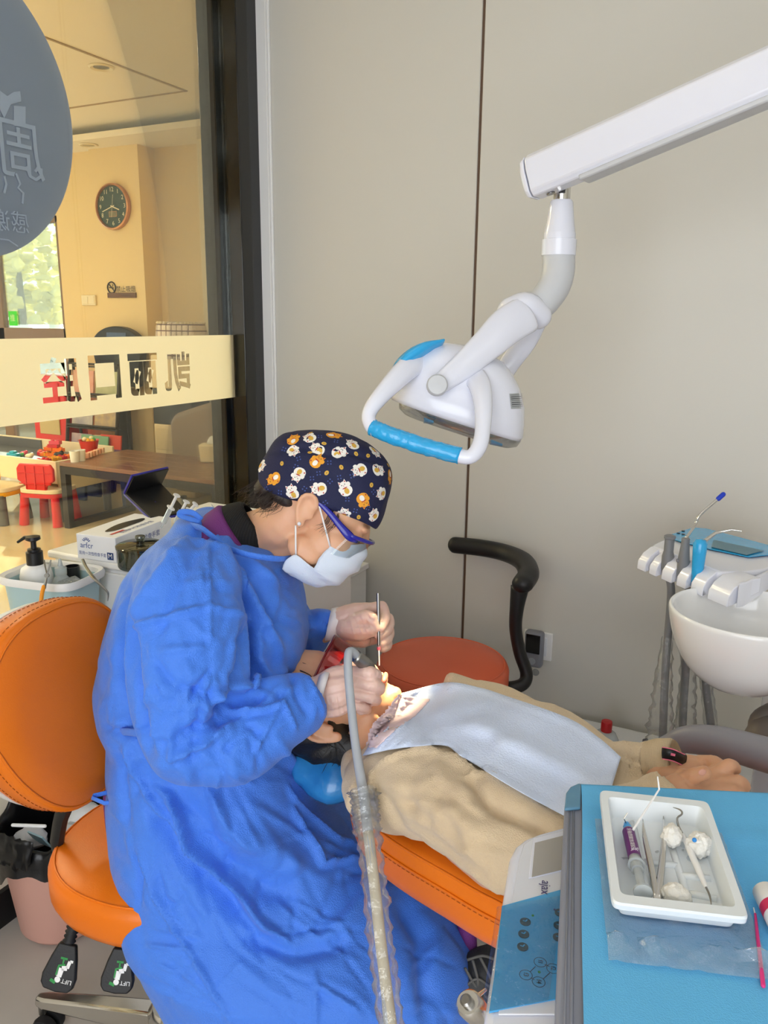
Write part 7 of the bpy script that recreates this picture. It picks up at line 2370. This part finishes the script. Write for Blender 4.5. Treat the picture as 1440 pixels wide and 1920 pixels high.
b_.inputs['Roughness'].default_value = 0.9
tc_ = nt.nodes.new('ShaderNodeTexCoord')
br = nt.nodes.new('ShaderNodeTexBrick')
br.offset = 0
br.inputs['Color1'].default_value = lin((240, 228, 214))
br.inputs['Color2'].default_value = lin((240, 228, 214))
br.inputs['Mortar'].default_value = lin((112, 84, 92))
br.inputs['Scale'].default_value = 1.0
br.inputs['Brick Width'].default_value = 0.055
br.inputs['Row Height'].default_value = 0.05
br.inputs['Mortar Size'].default_value = 0.005
cx_ = nt.nodes.new('ShaderNodeSeparateXYZ')
cm_ = nt.nodes.new('ShaderNodeCombineXYZ')
nt.links.new(tc_.outputs['Object'], cx_.inputs[0])
nt.links.new(cx_.outputs[0], cm_.inputs[0])
nt.links.new(cx_.outputs[2], cm_.inputs[1])
nt.links.new(cm_.outputs[0], br.inputs['Vector'])
nt.links.new(br.outputs['Color'], b_.inputs['Base Color'])
t = thing('cloth_cover', 'white checked cloth cover with a frill over the top of the water dispenser', 'cloth cover', (q_[0], 5.35, 0))
MB().rings([[np.array([q_[0] + a * k, 5.38 + b * k, q_[2] + h]) for a, b in superell(0.215, 0.13, 4, 40)] for k, h in ((1.0, -0.3), (0.99, -0.1), (0.96, -0.03), (0.86, -0.005), (0.5, 0.004), (0.1, 0.005))]).build('cover', m_check, t, sharp=0)
mb = MB()
for i in range(26):
    a, b = superell(0.19, 0.12, 4, 26)[i]
    mb.ball((q_[0] + a, 5.38 + b, q_[2] - 0.006), (0.016, 0.016, 0.012), n=6, m=4)
o = mb.build('frill', m_creamp, t, sharp=0)
o['kind'] = 'stuff'
# magazine rack with picture books
t = thing('magazine_rack', 'black iron magazine rack with picture books, behind the wooden table', 'magazine rack', (-5.55, 5.35, 0))
m_pic = [M('book cover ' + str(i), c_, 0.5, col2=c2, vscale=s) for i, (c_, c2, s) in enumerate((((236, 226, 210), (70, 80, 150), 7), ((232, 200, 120), (90, 90, 140), 16), ((200, 60, 60), (240, 220, 200), 8), ((90, 130, 90), (230, 220, 180), 9), ((70, 100, 160), (240, 200, 190), 9), ((220, 120, 60), (240, 230, 200), 8)))]
for x in (-5.86, -5.26):
    MB().tube([(x, 5.14, 0.0), (x + 0.02, 5.30, 1.22)], 0.016, 8).build('post', m_iron, t)
    MB().tube([(x, 5.39, 0.0), (x + 0.02, 5.31, 1.22)], 0.014, 8).build('post', m_iron, t)
for i, z in enumerate((0.30, 0.56, 0.84, 1.1)):
    y = 5.14 + 0.16 * z / 1.22
    MB().tube([(-5.86 + 0.02, y - 0.02, z), (-5.26 + 0.02, y - 0.02, z)], 0.010, 8).build('rail', m_iron, t)
    MB().lo((-5.85, y - 0.02, z - 0.03), (-5.26, y + 0.06, z - 0.02)).build('shelf', m_iron, t)
k = 0
for i, (z, hh) in enumerate(((0.54, 0.22), (0.82, 0.22), (0.28, 0.2))):
    y = 5.16 + 0.16 * z / 1.22
    for j in range(2):
        x = -5.83 + j * 0.28
        o = MB().box((x + 0.135, y + 0.02, z + hh / 2), (0.255, 0.012, hh), Matrix.Rotation(-0.13, 3, 'X')).build('picture_book', m_pic[k], bevel=0.002)
        tag(o, ('pale picture book with a dark blue patch on the rack', 'yellow and violet picture book on the rack beside the pale one', 'red picture book on the upper row of the rack', 'green picture book on the upper row of the rack', 'blue picture book on the lowest row of the rack', 'orange picture book on the lowest row of the rack')[k], 'book', 'picture books on the rack')
        k += 1
for nm, xa, xb, y, h, col, lab in (('green_book', 150, 200, 5.03, 0.2, (120, 168, 136), 'pale green board book propped up below the rack'), ('red_book', 186, 224, 5.065, 0.2, (206, 70, 44), 'red orange board book propped up behind the green one')):
    a, b = P(xa, 847, Y=y), P(xb, 847, Y=y)
    o = MB().prism([(a[0], y, a[2] - 0.05), (b[0], y, a[2] - 0.05), (b[0], y + 0.03, a[2] + h - 0.05), (a[0], y + 0.03, a[2] + h - 0.05)], (0, 0.015, 0)).build('board_book', M(nm, col, 0.5, var=0.03), bevel=0.002)
    tag(o, lab, 'book')
t = thing('book_bench', 'low dark bench carrying the propped board books', 'bench', (-5.5, 5.12, 0))
zb_ = P(180, 847, Y=5.05)[2] - 0.05
MB().lo((-5.95, 4.99, zb_ - 0.03), (-5.2, 5.12, zb_)).build('top', m_iron, t, bevel=0.004)
for x in (-5.9, -5.25):
    MB().lo((x - 0.02, 5.0, 0), (x + 0.02, 5.03, zb_ - 0.03)).build('leg', m_iron, t)
    MB().lo((x - 0.02, 5.08, 0), (x + 0.02, 5.11, zb_ - 0.03)).build('leg', m_iron, t)
# red toy cabinet
t = thing('toy_cabinet', 'red plastic toy cabinet with a beige panel beside the street door', 'toy cabinet', (-6.1, 5.35, 0))
MB().lo((-6.34, 5.25, 0.0), (-5.9, 5.5, 0.98)).build('body', m_redp, t, bevel=0.02, seg=3)
MB().lo((-6.25, 5.24, 0.44), (-5.99, 5.26, 0.66)).build('panel', M('beige panel', (196, 176, 130), 0.5, var=0.03), t, bevel=0.004)
MB().lo((-6.29, 5.235, 0.12), (-5.95, 5.255, 0.38)).build('lower_panel', m_redp, t, bevel=0.01)
MB().lo((-6.27, 5.235, 0.70), (-5.97, 5.255, 0.92)).build('upper_panel', m_redp, t, bevel=0.01)
# toy table
tx0, tx1, ty0, ty1 = -6.2, -4.76, 4.1, 4.66
t = thing('toy_table', 'cream children\'s play table with a sunken top full of toys', 'play table', (-5.4, 4.4, 0))
MB().lo((tx0, ty0, 0.30), (tx1, ty0 + 0.02, 0.47)).build('front_panel', m_creamp, t, bevel=0.004)
MB().lo((tx0, ty1, 0.36), (tx1, ty1 + 0.02, 0.51)).build('rear_panel', m_creamp, t, bevel=0.004)
MB().lo((tx1 - 0.02, ty0 + 0.02, 0.24), (tx1, ty1, 0.47)).build('side_panel', m_creamp, t, bevel=0.004)
MB().lo((tx0, ty0 + 0.02, 0.24), (tx0 + 0.02, ty1, 0.47)).build('side_panel', m_creamp, t, bevel=0.004)
MB().lo((tx0 + 0.02, ty0 + 0.02, 0.41), (tx1 - 0.02, ty1, 0.425)).build('tray_floor', m_greyp, t)
MB().lo((tx0 + 0.02, ty1 - 0.012, 0.425), (-5.55, ty1, 0.50)).build('inner_wall', m_greyp, t)
for x in (tx0 + 0.05, tx1 - 0.05):
    for y in (ty0 + 0.05, ty1 - 0.04):
        MB().lathe([(0.03, 0), (0.036, 0.24)], (x, y, 0), n=14).build('leg', m_greyp, t)
# toys on it
def brick(name, x, y, z, col, label, n=2, rz=0.0, s=0.032):
    t_ = thing(name, label, 'toy brick', (x, y, z), 'building bricks on the play table')
    R = Matrix.Rotation(rz, 3, 'Z')
    MB().box((x, y, z + s * 0.3), (s * n, s, s * 0.6), R).build('block', col, t_, bevel=0.001, seg=1)
    for i in range(n):
        MB().lathe([(s * 0.3, 0), (s * 0.3, s * 0.18), (0, s * 0.18)], V((x, y, z + s * 0.6)) + R @ V(((i - (n - 1) / 2) * s, 0, 0)), n=10).build('stud', col, t_)
m_or = M('orange brick', (240, 120, 24), 0.3)
m_gr = M('green brick', (90, 170, 100), 0.3)
m_te = M('teal toy', (30, 160, 190), 0.3)
m_pk = M('pink toy', (230, 80, 110), 0.3)
zt_ = 0.425
pile = [(85, 846, m_redp, 'red brick at the left of the brick pile'), (92, 847, m_or, 'orange brick low in the brick pile'), (100, 847, m_yelp, 'yellow brick at the right of the brick pile'), (96, 843, m_redp, 'red brick at the back of the brick pile'), (88, 842, m_or, 'orange brick at the back left of the pile')]
for i, (px, py, cm, lab) in enumerate(pile):
    q_ = P(px, py + 8, Z=zt_)
    brick('toy_brick', q_[0], q_[1], zt_, cm, lab, 3, 0.2 * i, 0.045)
q_ = P(93, 854, Z=zt_)
for k_, (dx, cm, lab) in enumerate(((-0.05, m_or, 'orange brick stacked left on the pile'), (0.05, m_or, 'orange brick stacked right on the pile'), (0.0, m_redp, 'red brick on the very top of the pile'), (0.02, m_pk, 'pink brick crowning the brick pile'))):
    brick('toy_brick', q_[0] + dx, q_[1] + 0.05, zt_ + 0.03 + 0.028 * max(0, k_ - 1), cm, lab, 2, 0.1 * k_, 0.045)
for i in range(7):
    q_ = P(70 + i * 10, 868 - i * 1.6, Z=zt_)
    cm = (m_redp, m_redp, m_yelp, m_yelp, m_redp, m_or, m_yelp)[i]
    brick('toy_brick', q_[0], q_[1] + 0.03, zt_, cm, ('first red', 'second red', 'first yellow', 'second yellow', 'third red', 'orange', 'last yellow')[i] + ' brick of the row along the table front', 2, 0.0, 0.04)
q_ = P(26, 860, Z=zt_)
t = thing('toy_car', 'small teal toy car at the left end of the play table', 'toy car', q_)
MB().box(q_ + np.array([0, 0, 0.03]), (0.11, 0.05, 0.03)).build('body', m_te, t, bevel=0.01, seg=3)
MB().box(q_ + np.array([0, 0, 0.052]), (0.055, 0.045, 0.02), None, 0.8).build('cabin', m_te, t, bevel=0.006)
for dx in (-0.035, 0.035):
    for dy in (-0.026, 0.026):
        MB().lathe([(0.0, -0.004), (0.014, -0.004), (0.014, 0.004), (0.0, 0.004)], q_ + np.array([dx, dy, 0.016]), (0, 1, 0), 12).build('wheel', m_rubber, t)
for px, py, cm, lab, s in ((24, 849, m_redp, 'small red toy at the back of the play table', 0.03), (45, 849, m_pk, 'pink toy flower at the back of the play table', 0.035), (38, 853, m_gr, 'pale green toy beside the teal car', 0.035), (55, 855, m_creamp, 'cream toy heap beside the brick pile', 0.04), (110, 853, m_black, 'black toy animal behind the brick row', 0.045)):
    q_ = P(px, py + 5, Z=zt_)
    mb = MB()
    mb.ball(q_ + np.array([0, 0, s * 0.5]), (s, s * 0.7, s * 0.5), n=12, m=8)
    mb.ball(q_ + np.array([s * 0.8, 0, s * 0.9]), s * 0.45, n=10, m=6)
    o = mb.build('small_toy', cm, None, sharp=0)
    o.data.materials[0] = cm
    me = fused(mb, 0.008, 1)
    me.materials.append(cm)
    bpy.data.objects.remove(o)
    o = link('small_toy', me)
    tag(o, lab, 'toy')


def kid_chair(x, y, rz, mat_b, mat_s, mat_l, label):
    t = thing('kid_chair', label, 'children\'s chair', (x, y, 0), 'children\'s chairs at the play table')
    R = Matrix.Rotation(rz, 3, 'Z')
    L = lambda a, b, c: np.array(V((x, y, 0)) + R @ V((a, b, c)))
    MB().rings([[L(a, b, z) for a, b in superell(0.17, 0.15, 4, 28)] for z in (0.245, 0.262, 0.275)]).build('seat', mat_s, t, sharp=60, bevel=0.004)
    MB().rings([[L(a, b, z) for a, b in superell(0.172, 0.152, 4, 28)] for z in (0.215, 0.244)]).build('seat_rim', mat_b, t, sharp=60)
    for a in (-0.125, 0.125):
        for b in (-0.11, 0.11):
            MB().tube([L(a, b, 0.22), L(a * 1.12, b * 1.12, 0.0)], [0.030, 0.036], 14).build('leg', mat_l, t, sharp=60)
    ol_ = [(-0.075, 0.25), (0.075, 0.25), (0.085, 0.30), (0.15, 0.345), (0.15, 0.43), (0.125, 0.465), (-0.125, 0.465), (-0.15, 0.43), (-0.15, 0.345), (-0.085, 0.30)]
    bk_ = MB().prism([L(a, -0.145, z) for a, z in ol_], np.array(R @ V((0, 0.028, 0)))).build('backrest', mat_b, t, bevel=0.008, seg=3)
    for a in (-0.075, 0.0, 0.075):
        MB().tube([L(a, -0.147, 0.28), L(a, -0.147, 0.45)], 0.005, 6).build('groove_rib', mat_b, bk_)
    for z in (0.32, 0.40):
        MB().tube([L(-0.13, -0.147, z), L(0.13, -0.147, z)], 0.004, 6).build('groove_rib', mat_b, bk_)


kid_chair(-4.87, 4.08 + 0.03, 0.25, m_redp, m_creamp, m_redp, 'red child chair with cream seat at the play table')
kid_chair(-5.24, 3.92 + 0.05, 0.15, m_yelp, m_creamp, m_greyp, 'yellow backed child chair with grey legs, cut by the picture edge')
# blue arched stool under the table
t = thing('arched_stool', 'navy blue plastic children\'s table with arched sides, behind the wooden table frame', 'children\'s table', (-5.0, 4.85, 0))
for y in (4.75, 4.91):
    pts = [(-5.36, y, 0.0), (-5.36, y, 0.40), (-4.62, y, 0.40), (-4.62, y, 0.0), (-4.78, y, 0.0)] + [(-4.99 + 0.20 * math.cos(a), y, 0.19 + 0.15 * math.sin(a)) for a in np.linspace(0, PI, 15)] + [(-5.20, y, 0.0)]
    MB().prism(pts, (0, 0.03, 0)).build('arched_side', m_navyp, t, bevel=0.004)
MB().lo((-5.38, 4.735, 0.40), (-4.60, 4.955, 0.425)).build('top', m_navyp, t, bevel=0.008)
# bowl, blocks, cups on the wooden table
q_ = P(168, 847, Z=ZH)
t = thing('toy_bowl', 'red translucent bowl with yellow bits on the wooden table', 'bowl', q_)
MB().lathe([(0.0, 0.002), (0.05, 0.002), (0.06, 0.02), (0.075, 0.09), (0.082, 0.092), (0.070, 0.09), (0.054, 0.02), (0.0, 0.012)], q_, n=28).build('bowl', M('red bowl', (228, 50, 24), 0.2, coat=0.4), t, sharp=50)
for i in range(7):
    a = i * 0.9
    MB().ball(q_ + np.array([0.035 * math.cos(a), 0.035 * math.sin(a), 0.085 + 0.008 * (i % 3)]), 0.018, n=10, m=6).build('bit', (m_yelp, m_gr, m_creamp)[i % 3], t)
t = thing('block_strip', 'strip of joined pinkish building blocks lying on the wooden table', 'toy blocks', P(176, 856, Z=ZH))
for i in range(6):
    q_ = P(162 + i * 5.5, 860 - i * 2.0, Z=ZH)
    MB().box(q_ + np.array([0, 0.01, 0.022]), (0.034, 0.034, 0.04), Matrix.Rotation(0.5, 3, 'Z')).build('block', M('pinkish block %d' % i, ((232, 170, 140), (240, 200, 176))[i % 2], 0.5), t, bevel=0.003)
for k, (px, py) in enumerate(((141, 866), (152, 864))):
    q_ = P(px, py, Z=ZH)
    o = MB().lathe([(0.0, 0.0), (0.03, 0.0), (0.036, 0.08), (0.034, 0.08), (0.028, 0.004), (0.0, 0.003)], q_, n=20).build('paper_cup', m_paper)
    tag(o, ('white paper cup on the near corner of the wooden table', 'second white paper cup, right of the corner cup')[k], 'cup')
